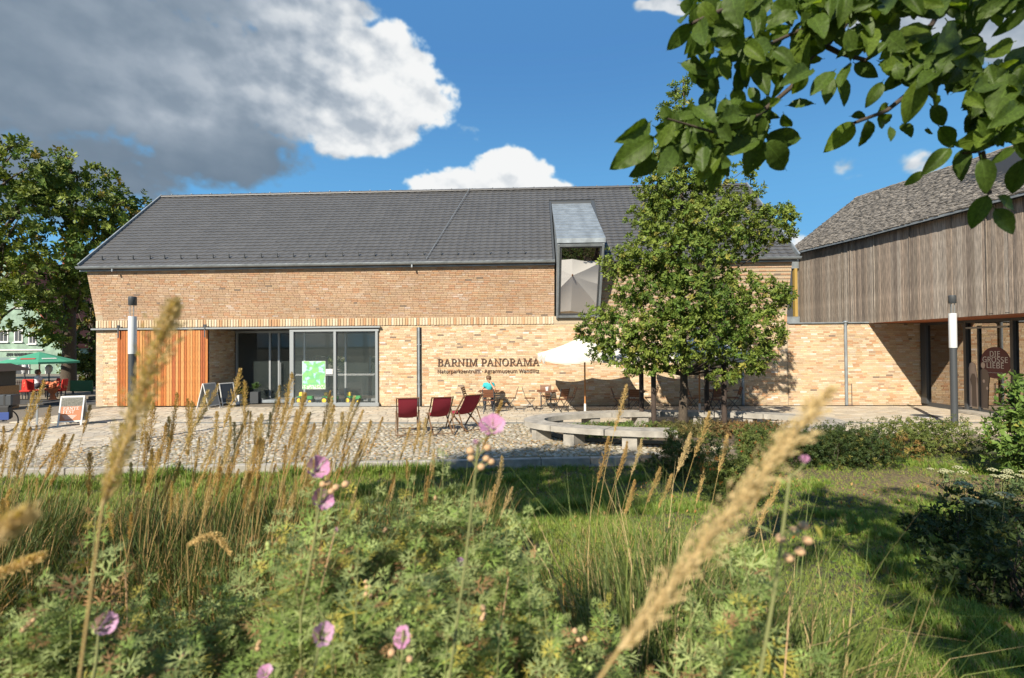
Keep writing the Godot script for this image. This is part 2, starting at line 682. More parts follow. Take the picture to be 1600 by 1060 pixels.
func wpart(parent: Node, called: String, mesh: Mesh, mat: Material, xf := Transform3D.IDENTITY) -> MeshInstance3D:   # built in the world's axes
	return part(parent, called, mesh, mat, world_of(parent).affine_inverse() * xf)

func wscatter(parent: Node, called: String, mesh: Mesh, mat: Material, xs: Array, cols: Array) -> MultiMeshInstance3D:
	var o := scatter(parent, called, mesh, mat, xs, cols)
	o.transform = world_of(parent).affine_inverse()
	return o

# the largest in view as pieces of their own, the rest as one
func pieces(parent: Node, called: String, rest: String, mesh: Mesh, mats: Array, tints: Array, matm: Material, xs: Array, cols: Array, most := 300):
	var order := range(xs.size())
	var eye := Vector3(0, 2.43, 0)
	var near := func(a, b): return (xs[a].origin - eye).length_squared() < (xs[b].origin - eye).length_squared()
	order.sort_custom(near)
	var rx := []
	var rc := []
	var inv := world_of(parent).affine_inverse()
	for k in order.size():
		var j: int = order[k]
		if k < most:
			var best := 0
			var bd := 9.0
			for m in tints.size():
				var dd: float = absf(tints[m].r - cols[j].r) + absf(tints[m].g - cols[j].g) + absf(tints[m].b - cols[j].b)
				if dd < bd:
					bd = dd
					best = m
			part(parent, called, mesh, mats[best], inv * xs[j])
		else:
			rx.append(xs[j])
			rc.append(cols[j])
	if rx.size():
		wscatter(parent, rest, mesh, matm, rx, rc)

func tinted(base: String, tints: Array) -> Array:
	var out := []
	for t in tints:
		var m: StandardMaterial3D = M[base].duplicate()
		m.albedo_color = t.linear_to_srgb()
		out.append(m)
	return out

func ground():
	# one sheet of earth to the horizon; flat below the yard, rising to a bank round the camera
	var xs := [-500.0, -200.0, -90.0, -45.0, -26.0, -18.0]
	var x := -14.0
	while x < 16.0:
		xs.append(x)
		x += 0.4
	xs.append_array([17.0, 20.0, 26.0, 45.0, 90.0, 200.0, 500.0])
	var zs := [300.0, 100.0, 40.0, 15.0, 8.0, 4.0, 2.0]
	var z := 1.0
	while z > -16.0:
		zs.append(z)
		z -= 0.35
	zs.append_array([-18.0, -24.0, -40.0, -80.0, -200.0, -600.0])
	var nz := FastNoiseLite.new()
	nz.seed = 5
	nz.frequency = 0.35
	var b := MB.new()
	for zz in zs:
		for xx in xs:
			var y := -0.34
			if zz > front_line(xx) - 0.02:
				y = bed(xx, minf(zz, 1.0))
			b.v.append(Vector3(xx, y, zz))
			b.n.append(Vector3(0, 1, 0.06).normalized())
			var dry := clampf(nz.get_noise_2d(xx, zz) * 0.9 + 0.25 + 0.9 * exp(-pow((xx - 8.2) / 2.6, 2) - pow((zz + 8.7) / 1.1, 2)), 0, 1)
			b.c.append(Color(0.055, 0.07, 0.022).lerp(Color(0.24, 0.18, 0.09), dry))
			b.u.append(Vector2(xx, zz))
	var nx := xs.size()
	for q in zs.size() - 1:
		for p in nx - 1:
			var k := q * nx + p
			b.i.append_array([k, k + nx, k + 1, k + 1, k + nx, k + nx + 1])
	setting("ground", b.mesh(), M.soil)
	# the yard's slab
	var flat := Basis(Vector3.RIGHT, Vector3.FORWARD, Vector3.UP)
	var poly := PackedVector2Array()
	for k in 29:
		var px := -40.0 + k * 2.5
		poly.append(Vector2(px, -front_line(px)))
	poly.append(Vector2(30, 40))
	poly.append(Vector2(-40, 22.4))
	b = MB.new()
	b.prism(poly, 0.3, Transform3D(flat, Vector3(0, -0.335, 0)))
	var paving := setting("paving", b.mesh(), M.paving_joint)
	var cobble_edge := func(cx: float) -> float: return clampf(-13.0 - (cx + 9.8) * 1.6, -15.25, -11.0) if cx < -8.0 else -15.25
	# pavers
	var pm := box_mesh(Vector3(1, 0.05, 1), 0.0)
	var mb := MB.new()
	mb.box(Vector3(0, -0.025, 0), Vector3(1, 0.05, 1), Basis.IDENTITY, 0.03)
	pm = mb.mesh()
	var tints := [Color(0.54, 0.475, 0.365), Color(0.49, 0.43, 0.335), Color(0.58, 0.52, 0.42), Color(0.51, 0.425, 0.315), Color(0.46, 0.41, 0.335)]
	var pxs := []
	var pcs := []
	var zz := -19.42
	while zz < -8.6:
		var deep := rr(0.18, 0.24)
		var px := -17.6 + rr(0, 0.3)
		while px < 17.0:
			var w := rr(0.26, 0.46)
			var cx := px + w * 0.5
			var cz := zz + deep * 0.5
			var inside: bool = cz < front_line(cx) - 0.35 and (cz < cobble_edge.call(cx) - 0.05 or cx > 7.6 or cx < -11.2) and not (cz > -15.42 and cz < -15.2)
			if inside and absf(cx) < -cz * 1.12 + 1.5:
				var t: Color = tints[rng.randi() % 5] * rr(0.9, 1.1)
				pxs.append(Transform3D(Basis.from_euler(Vector3(rr(-0.008, 0.008), rr(-0.01, 0.01), rr(-0.008, 0.008))).scaled_local(Vector3(w - 0.012, 1, deep - 0.012)), Vector3(cx, rr(-0.004, 0.004), cz)))
				pcs.append(t)
			px += w
		zz += deep
	pieces(paving, "paver", "far_pavers", pm, tinted("paver", tints), tints, M.paver, pxs, pcs)
	# cobbles in their bed
	b = MB.new()
	poly = PackedVector2Array()
	for k in 22:
		var cx := -11.3 + k * 0.95
		poly.append(Vector2(cx, -front_line(cx) + 0.25))
	for k in 22:
		var cx := 8.65 - k * 0.95
		poly.append(Vector2(cx, -cobble_edge.call(cx)))
	b.prism(poly, 0.02, Transform3D(flat, Vector3(0, -0.032, 0)))
	var cob := setting("cobbled_ground", b.mesh(), M.cobble_bed)
	var cm := []
	for s in 3:
		mb = MB.new()
		mb.ball(Vector3.ZERO, Vector3(0.5, 0.5, 0.5), 5, 8, Basis.IDENTITY, 0.10, 1.0 + s * 2.1)
		cm.append(mb.mesh())
	var ctints := [Color(0.44, 0.40, 0.315), Color(0.37, 0.34, 0.28), Color(0.51, 0.475, 0.39), Color(0.31, 0.265, 0.20), Color(0.42, 0.345, 0.245)]
	var groups := [[[], []], [[], []], [[], []]]
	zz = -15.2
	while zz < -9.3:
		var cx := -11.2
		while cx < 8.6:
			var w := rr(0.105, 0.16)
			var p := Vector3(cx + w * 0.5, 0, zz + rr(-0.025, 0.025))
			if p.z < front_line(p.x) - 0.28 and p.z > cobble_edge.call(p.x) + 0.06:
				var g = groups[rng.randi() % 3]
				g[0].append(Transform3D(Basis.from_euler(Vector3(rr(-0.1, 0.1), rr(0, TAU), rr(-0.1, 0.1))).scaled_local(Vector3(w * 1.10, rr(0.045, 0.065), w * rr(0.95, 1.1))), Vector3(p.x, rr(-0.026, -0.016), p.z)))
				g[1].append(ctints[rng.randi() % 5] * rr(0.85, 1.1))
			cx += w + 0.008
		zz += 0.125
	for s in 3:
		pieces(cob, "cobble", "far_cobbles", cm[s], tinted("cobble", ctints), ctints, M.cobble, groups[s][0], groups[s][1], 100)
	# earth of the tree bed inside the bench
	b = MB.new()
	poly = PackedVector2Array()
	for k in 40:
		poly.append(Vector2(3.85 + cos(TAU * k / 40) * 3.4, 13.1 + sin(TAU * k / 40) * 1.25))
	b.col = Color(0.16, 0.12, 0.075)
	b.prism(poly, 0.05, Transform3D(flat, Vector3(0, -0.02, 0)))
	setting("tree_bed", b.mesh(), M.soil)
	# leaf litter and tufts between the stones
	var lit := MB.new()
	lit.quad(Vector3(-0.5, 0.05, 0), Vector3(0, 0, 0.4), Vector3(0.5, 0.08, 0), Vector3(0, 0, -0.4))
	var lx := []
	var lc := []
	for k in 8000:
		var p := Vector3(rr(-11.5, 7.5), rr(0.012, 0.024), rr(-15, -9.4))
		var dens := clampf(1.2 - absf(p.z - front_line(p.x) + 1.6) * 0.32 + (0.35 if p.x < -5.0 else 0.0), 0.12, 1.0)
		if p.z < front_line(p.x) - 0.1 and rng.randf() < dens:
			lx.append(Transform3D(Basis.from_euler(Vector3(rr(-0.4, 0.4), rr(0, TAU), rr(-0.4, 0.4))).scaled_local(Vector3.ONE * rr(0.03, 0.075)), p))
			lc.append(Color(0.34, 0.17, 0.05).lerp(Color(0.42, 0.30, 0.12), rng.randf()) * rr(0.6, 1.0))
	var litter := scatter(self, "fallen_leaves", lit.mesh(), M.straw, lx, lc)
	tag(litter, "brown fallen leaves strewn over the cobbles of the yard", "leaf litter")
	# kerb along the lawn
	b = MB.new()
	for k in 36:
		var a := -36.0 + k * 1.063
		var e := a + 1.063
		b.bar(Vector3(a, -0.17, front_line(a) - 0.06), Vector3(e, -0.17, front_line(e) - 0.06), 0.30, 0.09)
	var kerb := setting("kerb", b.mesh(), M.concrete)
	for k in 36:
		var a := -36.0 + k * 1.063 + 0.006
		var e := a + 1.051
		var pa := Vector3(a, 0, front_line(a))
		var pe := Vector3(e, 0, front_line(e))
		var ln := (pe - pa).length()
		wpart(kerb, "kerb_stone", box_mesh(Vector3(ln, 0.36, 0.16), 0.012), M.concrete, Transform3D(Basis(Vector3.UP, atan2(-(pe.z - pa.z), pe.x - pa.x)), (pa + pe) * 0.5 + Vector3(0, -0.16 + rr(-0.004, 0.004), 0)))
	# slot drain across the yard
	b = MB.new()
	b.box(Vector3(2.0, -0.012, -15.31), Vector3(28.0, 0.03, 0.11))
	var drain := setting("drain_channel", b.mesh(), M.dark)
	for k in 28:
		for s in [-1, 1]:
			wpart(drain, "edge_bar", box_mesh(Vector3(0.985, 0.02, 0.018)), M.steel, Transform3D(Basis.IDENTITY, Vector3(-11.5 + k, 0.0, -15.31 + s * 0.062)))
	# street and far pavement to the left
	setting("street", box_mesh(Vector3(60, 0.04, 1.5), 0.0, Vector3(-49.2, 0.0, -21.3)), M.asphalt)
	setting("far_pavement", box_mesh(Vector3(60, 0.14, 30.0), 0.02, Vector3(-49.2, 0.10, -37.1)), M.paving_joint)
	for q in [[1448, 650.5, "round dark manhole cover in the paving before the barn's glass front", 0.42], [313, 654, "round dark manhole cover in the paving before the orange door", 0.36], [812, 639.5, "small dark drain plate at the foot of the wall under the lettering", 0.22]]:
		var p := on_y(q[0], q[1], 0.0)
		var o := thing("manhole_cover", q[2], "manhole cover", p)
		mb = MB.new()
		mb.lathe([Vector2(0.001, 0.012), Vector2(q[3] - 0.06, 0.012), Vector2(q[3] - 0.05, 0.002)], 20)
		part(o, "lid", mb.mesh(), M.anthracite)
		mb = MB.new()
		mb.lathe([Vector2(q[3], 0.0), Vector2(q[3], 0.014), Vector2(q[3] - 0.045, 0.014), Vector2(q[3] - 0.045, 0.0)], 20)
		part(o, "rim", mb.mesh(), M.steel)

# ------------------------------------------------------------------ brickwork
const BUFF := [Color(0.535, 0.40, 0.255), Color(0.565, 0.445, 0.305), Color(0.50, 0.35, 0.215), Color(0.51, 0.30, 0.16), Color(0.59, 0.51, 0.385), Color(0.43, 0.25, 0.135), Color(0.36, 0.25, 0.17), Color(0.22, 0.165, 0.125), Color(0.64, 0.59, 0.51)]

func brick_tint(warm: float) -> Color:
	var r := rng.randf()
	var c: Color
	if r < 0.34:
		c = BUFF[0]
	elif r < 0.60:
		c = BUFF[1]
	elif r < 0.76:
		c = BUFF[2]
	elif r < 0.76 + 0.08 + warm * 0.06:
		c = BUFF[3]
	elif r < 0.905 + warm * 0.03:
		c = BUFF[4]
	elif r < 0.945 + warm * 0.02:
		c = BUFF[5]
	elif r < 0.972:
		c = BUFF[6]
	elif r < 0.982:
		c = BUFF[7]
	else:
		c = BUFF[8]
	var k := rr(0.9, 1.12)
	return Color(c.r * k, c.g * k * rr(0.97, 1.03), c.b * k * rr(0.92, 1.06)).lerp(Color(0.36, 0.215, 0.145), warm * 0.52)  # red-brown mix; at full it also carries the upper wall's painted shade

func brick_shape() -> ArrayMesh:                            # unit front face in x, y; depth 1 backwards; edges worn
	var b := MB.new()
	var e := 0.012
	var f := 0.07
	var p := []
	for q in [[-0.5, -0.5], [0.5, -0.5], [0.5, 0.5], [-0.5, 0.5]]:
		p.append(Vector3(q[0], q[1], -0.05))
	for q in [[-0.5 + e, -0.5 + f], [0.5 - e, -0.5 + f], [0.5 - e, 0.5 - f], [-0.5 + e, 0.5 - f]]:
		p.append(Vector3(q[0], q[1], 0))
	for q in [[-0.5, -0.5], [0.5, -0.5], [0.5, 0.5], [-0.5, 0.5]]:
		p.append(Vector3(q[0], q[1], -1))
	b.quad(p[4], p[5], p[6], p[7])
	for k in 4:
		var j := (k + 1) % 4
		b.quad(p[k], p[j], p[4 + j], p[4 + k])
		b.quad(p[8 + k], p[8 + j], p[j], p[k])
	return b.mesh()

# fills a stretch of wall with courses; holes are rectangles (x0, y0, x1, y1); z_of(course) gives the face
func lay_bricks(x0: float, x1: float, y0: float, courses: int, course: float, holes: Array, z_of: Callable, warm: float, xs: Array, cs: Array, lean := 0.0):
	var stain := FastNoiseLite.new()
	stain.seed = 77
	stain.frequency = 0.8
	for k in courses:
		var y := y0 + (k + 0.5) * course
		var x := x0 - rr(0.0, 0.2)
		while x < x1:
			var ln := 0.252 if rng.randf() < 0.8 else 0.126
			var spans := [[maxf(x, x0), minf(x + ln, x1)]]
			for h in holes:
				if y > h[1] and y < h[3]:
					var nxt := []
					for s in spans:
						if s[1] <= h[0] or s[0] >= h[2]:
							nxt.append(s)
						else:
							if s[0] < h[0]:
								nxt.append([s[0], h[0]])
							if s[1] > h[2]:
								nxt.append([h[2], s[1]])
					spans = nxt
			for s in spans:
				var w: float = s[1] - s[0] - 0.006
				if w > 0.02:
					var cx: float = (s[0] + s[1]) * 0.5
					xs.append(Transform3D(Basis.from_euler(Vector3(lean, rr(-0.008, 0.008), rr(-0.004, 0.004))).scaled_local(Vector3(w, course - rr(0.008, 0.012), 0.1)), Vector3(cx, y, z_of.call(k, cx) + rr(-0.0025, 0.002))))
					var wear := 1.0 + 0.16 * stain.get_noise_2d(cx * 0.5, y * 0.9) + 0.10 * stain.get_noise_2d(cx * 2.2 + 50.0, y * 0.25)
					if y < 0.34:
						wear *= 1.0 - 0.30 * clampf(stain.get_noise_2d(cx * 1.3, 9.0) + 0.45, 0, 1) * (1.0 - y / 0.34)
					cs.append(brick_tint(warm) * wear)
			x += ln

func brick_pieces(parent: Node, xs: Array, cs: Array, shape: ArrayMesh, share: int):
	# the odd dark, red and white ones that one can pick out, then others, as pieces of their own
	var mats := tinted("brick", BUFF)
	var rx := []
	var rc := []
	var n := 0
	var inv := world_of(parent).affine_inverse()
	for k in xs.size():
		var c: Color = cs[k]
		var lum := c.get_luminance()
		var odd := lum < 0.26 or lum > 0.60 or c.r > c.b * 3.3
		if odd and n < share and xs[k].origin.z > -19.7:
			var best := 0
			var bd := 9.0
			for m in BUFF.size():
				var dd: float = absf(BUFF[m].r - c.r) + absf(BUFF[m].g - c.g) + absf(BUFF[m].b - c.b)
				if dd < bd:
					bd = dd
					best = m
			part(parent, "brick", shape, mats[best], inv * xs[k])
			n += 1
		else:
			rx.append(xs[k])
			rc.append(c)
	wscatter(parent, "brickwork", shape, M.brick, rx, rc)

const ZF := -19.6

func museum():
	var o := thing("museum_building", "long buff brick museum with steep dark tiled roof and dormer window", "museum building", Vector3(-4.15, 0, -23.4))
	var shape := brick_shape()
	# --- ground floor wall: backing of mortar
	var b := MB.new()
	b.box(Vector3(-15.855, 1.64, ZF - 0.159), Vector3(4.89, 3.28, 0.3))
	b.box(Vector3(1.84, 1.64, ZF - 0.159), Vector3(16.32, 3.28, 0.3))
	b.box(Vector3(-9.865, 3.24, ZF - 0.159), Vector3(7.09, 0.08, 0.3))
	b.box(Vector3(-4.15, 3.44, ZF - 0.165), Vector3(28.3, 0.32, 0.3))
	var wall := wpart(o, "lower_wall", b.mesh(), M.mortar)
	var xs := []
	var cs := []
	lay_bricks(-18.3, 10.0, 0.0, 46, 0.0708, [[-13.41, -1, -6.30, 3.2], [-4.74, -1, -4.52, 3.2]], func(_k, _x): return ZF, 0.0, xs, cs)
	brick_pieces(wall, xs, cs, shape, 290)
	b = MB.new()
	b.box(Vector3(-4.63, 1.6, ZF - 0.012), Vector3(0.2, 3.2, 0.01))  # strip coloured dark to paint in the shade of the pipe slot
	wpart(wall, "recess_shade_strip", b.mesh(), M.dark)
	# --- soldier course
	b = MB.new()
	b.box(Vector3(0, 0, -0.5), Vector3(1, 1, 1), Basis.IDENTITY, 0.0)
	var smats := tinted("brick", BUFF)
	var band := wpart(o, "soldier_course", box_mesh(Vector3(28.3, 0.30, 0.02), 0.0, Vector3(-4.15, 3.44, ZF - 0.004)), M.mortar)
	var k := 0
	var rx := []
	var rc := []
	while k < 244:
		var x := -18.3 + 0.116 * (k + 0.5)
		var t := Transform3D(Basis.from_euler(Vector3(0, rr(-0.03, 0.03), rr(-0.012, 0.012))).scaled_local(Vector3(rr(0.082, 0.096), 0.295, 0.09)), Vector3(x, 3.44 + rr(-0.006, 0.006), ZF + rr(0.026, 0.042)))
		if not (x > 0.85 and x < 2.74):
			wpart(band, "brick", shape, smats[[0, 1, 2, 3, 1, 0, 4, 5][rng.randi() % 8]], t)
		k += 1
	# --- upper wall, each course stepping out over the one below
	b = MB.new()
	for e in [[-18.3, 0.86], [2.73, 10.0]]:
		b.hexa([Vector3(e[0], 3.6, ZF - 0.02), Vector3(e[1], 3.6, ZF - 0.02), Vector3(e[1], 3.6, ZF - 0.3), Vector3(e[0], 3.6, ZF - 0.3),
			Vector3(e[0], 5.74, ZF + 0.47), Vector3(e[1], 5.74, ZF + 0.47), Vector3(e[1], 5.74, ZF + 0.1), Vector3(e[0], 5.74, ZF + 0.1)])
	var up := wpart(o, "upper_wall", b.mesh(), M.mortar)
	xs = []
	cs = []
	var face := func(c: int, x: float) -> float: return ZF + 0.004 + 0.0165 * c + (0.0 if x < 2.7 or c % 2 else -0.03)
	lay_bricks(-18.3, 10.0, 3.6, 30, 0.071, [[0.86, 3, 2.73, 6]], face, 1.0, xs, cs, 0.21)  # redder bricks, with the shade of the leaning wall put into their colour
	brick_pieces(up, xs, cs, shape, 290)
	# --- gable ends and rear
	for e in [[-18.3, -1.0], [10.0, 1.0]]:
		b = MB.new()
		var out := PackedVector2Array([Vector2(-ZF, 0), Vector2(-ZF, 3.6), Vector2(-ZF - 0.45, 5.74), Vector2(23.4, 9.85), Vector2(27.7, 5.74), Vector2(27.2, 3.6), Vector2(27.2, 0)])
		out.reverse()
		# outline in (-z, y)
		b.prism(out, 0.3, Transform3D(Basis(Vector3.FORWARD, Vector3.UP, Vector3.RIGHT), Vector3(e[0] - (0.0 if e[1] < 0 else 0.3), 0, -0.3 if false else 0)))
		wpart(o, "gable_wall", b.mesh(), M.mortar)
	b = MB.new()
	for e in [[-18.0, -12.4], [-10.6, -9.2], [-6.0, 9.7]]:
		b.box(Vector3((e[0] + e[1]) * 0.5, 2.87, -27.05), Vector3(e[1] - e[0], 5.74, 0.3))
	b.box(Vector3(-9.2, 3.8, -27.05), Vector3(6.4, 3.8, 0.3))
	b.box(Vector3(-11.5, 0.4, -27.05), Vector3(1.8, 0.8, 0.3))
	b.box(Vector3(-7.6, 0.4, -27.05), Vector3(3.2, 0.8, 0.3))
	wpart(o, "rear_wall", b.mesh(), M.mortar)
	# --- roof
	var er := Vector2(-19.0, 5.76)         # (z, y) of eave and ridge
	var rd := Vector2(-23.4, 9.97)
	b = MB.new()
	for e in [[-18.42, 0.88], [2.71, 10.12]]:
		b.hexa([Vector3(e[0], er.y - 0.14, er.x), Vector3(e[1], er.y - 0.14, er.x), Vector3(e[1], rd.y - 0.16, rd.x), Vector3(e[0], rd.y - 0.16, rd.x),
			Vector3(e[0], er.y, er.x), Vector3(e[1], er.y, er.x), Vector3(e[1], rd.y, rd.x), Vector3(e[0], rd.y, rd.x)])
	b.hexa([Vector3(0.88, 9.05 - 0.14, -22.45), Vector3(2.71, 9.05 - 0.14, -22.45), Vector3(2.71, rd.y - 0.16, rd.x), Vector3(0.88, rd.y - 0.16, rd.x),
		Vector3(0.88, 9.05, -22.45), Vector3(2.71, 9.05, -22.45), Vector3(2.71, rd.y, rd.x), Vector3(0.88, rd.y, rd.x)])
	b.hexa([Vector3(-18.42, rd.y - 0.16, rd.x), Vector3(10.12, rd.y - 0.16, rd.x), Vector3(10.12, er.y - 0.14, -27.8), Vector3(-18.42, er.y - 0.14, -27.8),
		Vector3(-18.42, rd.y, rd.x), Vector3(10.12, rd.y, rd.x), Vector3(10.12, er.y, -27.8), Vector3(-18.42, er.y, -27.8)])
	var roof := wpart(o, "roof", b.mesh(), M.anthracite)
	b = MB.new()
	b.sheet(func(u, v): return Vector3(u - 0.5, v * 1.15 - 0.5, 0.037 - v * 0.029 + 0.009 * cos(u * TAU) + (0.006 if u < 0.16 else 0.0)) * Vector3(0.3, 0.24, 1.0), 7, 1)
	b.sheet(func(u, v): return Vector3((u - 0.5) * 0.3, -0.12, (0.037 + 0.009 * cos(u * TAU) + (0.006 if u < 0.16 else 0.0)) * v), 7, 1)
	var tile := b.mesh()
	var sl := (rd - er).normalized()
	var ts := Basis(Vector3.RIGHT, Vector3(0, sl.y, sl.x), Vector3.RIGHT.cross(Vector3(0, sl.y, sl.x)))
	var tx := []
	var tc := []
	var weather := FastNoiseLite.new()
	weather.seed = 12
	weather.frequency = 0.9
	for r in 26:
		for q in 95:
			var x := -18.27 + q * 0.3
			var p := er + sl * (0.10 + r * 0.2345)
			if x > 0.76 and x < 2.84 and p.x > -22.5:
				continue
			tx.append(Transform3D(ts.rotated(Vector3.UP, rr(-0.006, 0.006)), Vector3(x, p.y + rr(-0.003, 0.003), p.x)))
			var g := rr(0.94, 1.06) * (1.0 + 0.12 * weather.get_noise_2d(x * 1.2, r * 0.12) + 0.06 * weather.get_noise_2d(x * 0.3, r * 0.5))
			tc.append(Color(0.092 * g, 0.092 * g, 0.093 * g))
	var ttint := [Color(0.088, 0.088, 0.089), Color(0.092, 0.092, 0.093), Color(0.096, 0.096, 0.097)]
	pieces(roof, "tile", "far_tiles", tile, tinted("roof_tile", ttint), ttint, M.roof_tile, tx, tc)
	var rt := MB.new()
	rt.sheet(func(u, v): return Vector3((v - 0.5) * 0.44, 0.13 * sin(u * PI) - 0.06, -0.15 * cos(u * PI)), 8, 1)
	var rtm := rt.mesh()
	for q in 71:
		wpart(roof, "ridge_tile", rtm, smooth_tile(ttint[q % 3]), Transform3D(turned(0, 0, 0.02), Vector3(-18.2 + q * 0.402, 9.99, -23.4)))
	for q in 28:
		wpart(roof, "ridge_clip", box_mesh(Vector3(0.04, 0.03, 0.14)), M.zinc, Transform3D(Basis.IDENTITY, Vector3(-17.9 + q * 1.0, 10.065, -23.38)))
	for e in [-18.45, 10.15]:
		b = MB.new()
		b.bar(Vector3(e, er.y + 0.03, er.x + 0.05), Vector3(e, rd.y + 0.05, rd.x), 0.16, 0.06, Vector3.RIGHT)
		wpart(roof, "verge", b.mesh(), M.zinc)
	b = MB.new()
	b.tube([Vector3(-3.0, 9.99 + 0.07, -23.3), Vector3(-4.2, 5.83 + 0.05, -19.0)], [0.012], 5)
	wpart(roof, "lightning_conductor", b.mesh(), M.zinc)
	# snow guards
	var hook := MB.new()
	hook.bar(Vector3(0, 0.03, 0), Vector3(0, 0.18, 0.02), 0.035, 0.04)
	hook.bar(Vector3(0, 0.035, 0.03), Vector3(0, 0.035, -0.22), 0.03, 0.015)
	var hm := hook.mesh()
	for q in 27:
		var p := er + sl * 0.42
		wpart(roof, "snow_guard", hm, M.anthracite, Transform3D(turned(0, 0.0), Vector3(-17.75 + q * 0.67 + rr(-0.03, 0.03), p.y + 0.02, p.x + 0.02)))
	# gutter
	for e in [[-18.5, 0.87], [2.72, 10.2]]:
		b = MB.new()
		b.sheet(func(u, v): return Vector3(lerpf(e[0], e[1], v), 5.73 - 0.085 * sin(u * PI), er.x + 0.07 - 0.085 * cos(u * PI)), 8, 1)
		b.box(Vector3((e[0] + e[1]) * 0.5, 5.735, er.x + 0.16), Vector3(e[1] - e[0], 0.018, 0.018))
		b.box(Vector3((e[0] + e[1]) * 0.5, 5.60, er.x - 0.06), Vector3(e[1] - e[0], 0.05, 0.05))
		wpart(o, "gutter", b.mesh(), M.zinc)
	wpart(o, "gutter_outlet", box_mesh(Vector3(0.05, 0.16, 0.05), 0.0, Vector3(-4.75, 5.62, er.x + 0.08)), M.zinc)
	wpart(o, "gutter_outlet", box_mesh(Vector3(0.05, 0.16, 0.05), 0.0, Vector3(-17.0, 5.62, er.x + 0.08)), M.zinc)
	dormer(o)
	entrance(o)
	# downpipes
	for x in [-4.63, 8.25]:
		b = MB.new()
		b.tube([Vector3(x, 0.02, ZF + 0.05), Vector3(x, 3.2, ZF + 0.05)], [0.052], 10)
		b.box(Vector3(x, 0.9, ZF + 0.03), Vector3(0.14, 0.03, 0.12))
		b.box(Vector3(x, 2.5, ZF + 0.03), Vector3(0.14, 0.03, 0.12))
		wpart(o, "downpipe", b.mesh(), M.zinc)
	lettering()

func smooth_tile(t: Color) -> StandardMaterial3D:
	var key := "ridge%d" % int(t.r * 1000)
	if not M.has(key):
		M[key] = M.roof_tile.duplicate()
		M[key].albedo_color = t.linear_to_srgb()
	return M[key]

func dormer(o: Node3D):
	# a box whose glazed front leans out by half a right angle's third, so that the glass mirrors the yard
	var x0 := 0.93
	var x1 := 2.66
	var w := x1 - x0
	var foot := Vector3((x0 + x1) * 0.5, 3.56, -19.5)
	var head := Vector3((x0 + x1) * 0.5, 6.19, -18.0)
	var u := (head - foot).normalized()
	var bs := Basis(Vector3.RIGHT, u, Vector3.RIGHT.cross(u))
	var ln := (head - foot).length()
	var face := Transform3D(bs, foot)
	var d := wpart(o, "dormer", box_mesh(Vector3(w - 0.1, 0.05, 0.4), 0.0, Vector3(foot.x, 3.54, -19.72)), M.zinc)
	var outl := PackedVector2Array([Vector2(19.46, 3.50), Vector2(19.9, 3.50), Vector2(19.9, 5.4), Vector2(22.4, 8.5), Vector2(22.4, 8.88), Vector2(17.97, 6.34), Vector2(17.97, 6.18)])
	for x in [x0, x1 - 0.05]:
		var b := MB.new()
		b.prism(outl, 0.05, Transform3D(Basis(Vector3.FORWARD, Vector3.UP, Vector3.RIGHT), Vector3(x, 0, 0)))
		wpart(d, "cheek", b.mesh(), M.zinc)
	var b := MB.new()
	b.hexa([Vector3(x0 - 0.03, 6.20, -17.93), Vector3(x1 + 0.03, 6.20, -17.93), Vector3(x1 + 0.03, 8.80, -22.4), Vector3(x0 - 0.03, 8.80, -22.4),
		Vector3(x0 - 0.03, 6.37, -17.93), Vector3(x1 + 0.03, 6.37, -17.93), Vector3(x1 + 0.03, 8.95, -22.4), Vector3(x0 - 0.03, 8.95, -22.4)])
	wpart(d, "sheet_roof", b.mesh(), M.zinc)
	for k in 13:
		var t := (k + 0.7) / 13.5
		wpart(d, "seam", box_mesh(Vector3(w + 0.04, 0.016, 0.03)), M.zinc, Transform3D(turned(0, 0.525), Vector3(foot.x, lerpf(6.375, 8.955, t), lerpf(-17.93, -22.4, t))))
	b = MB.new()
	for s in [-1.0, 1.0]:
		b.box(Vector3(s * (w * 0.5 - 0.045), ln * 0.5, 0.02), Vector3(0.086, ln, 0.10), Basis.IDENTITY, 0.008)
	b.box(Vector3(0, 0.04, 0.02), Vector3(w - 0.18, 0.08, 0.095))
	b.box(Vector3(0, ln - 0.05, 0.02), Vector3(w - 0.18, 0.10, 0.095))
	wpart(d, "frame", b.mesh(), M.zinc, face)
	b = MB.new()
	for s in [-1.0, 1.0]:
		b.box(Vector3(s * (w * 0.5 - 0.125), ln * 0.5, 0.0), Vector3(0.07, ln - 0.19, 0.08))
	b.box(Vector3(0, 0.115, 0), Vector3(w - 0.33, 0.06, 0.078))
	b.box(Vector3(0, ln - 0.135, 0), Vector3(w - 0.33, 0.06, 0.078))
	wpart(d, "sash", b.mesh(), M.anthracite, face)
	if not M.has("mirror_glass"):
		var g := mat("mirror_glass", lin(0.50, 0.50, 0.51), 0.012)
		g.metallic = 1.0
	wpart(d, "pane", box_mesh(Vector3(w - 0.33, ln - 0.31, 0.012), 0.0, Vector3(0, ln * 0.5 - 0.01, 0)), M.mirror_glass, face)

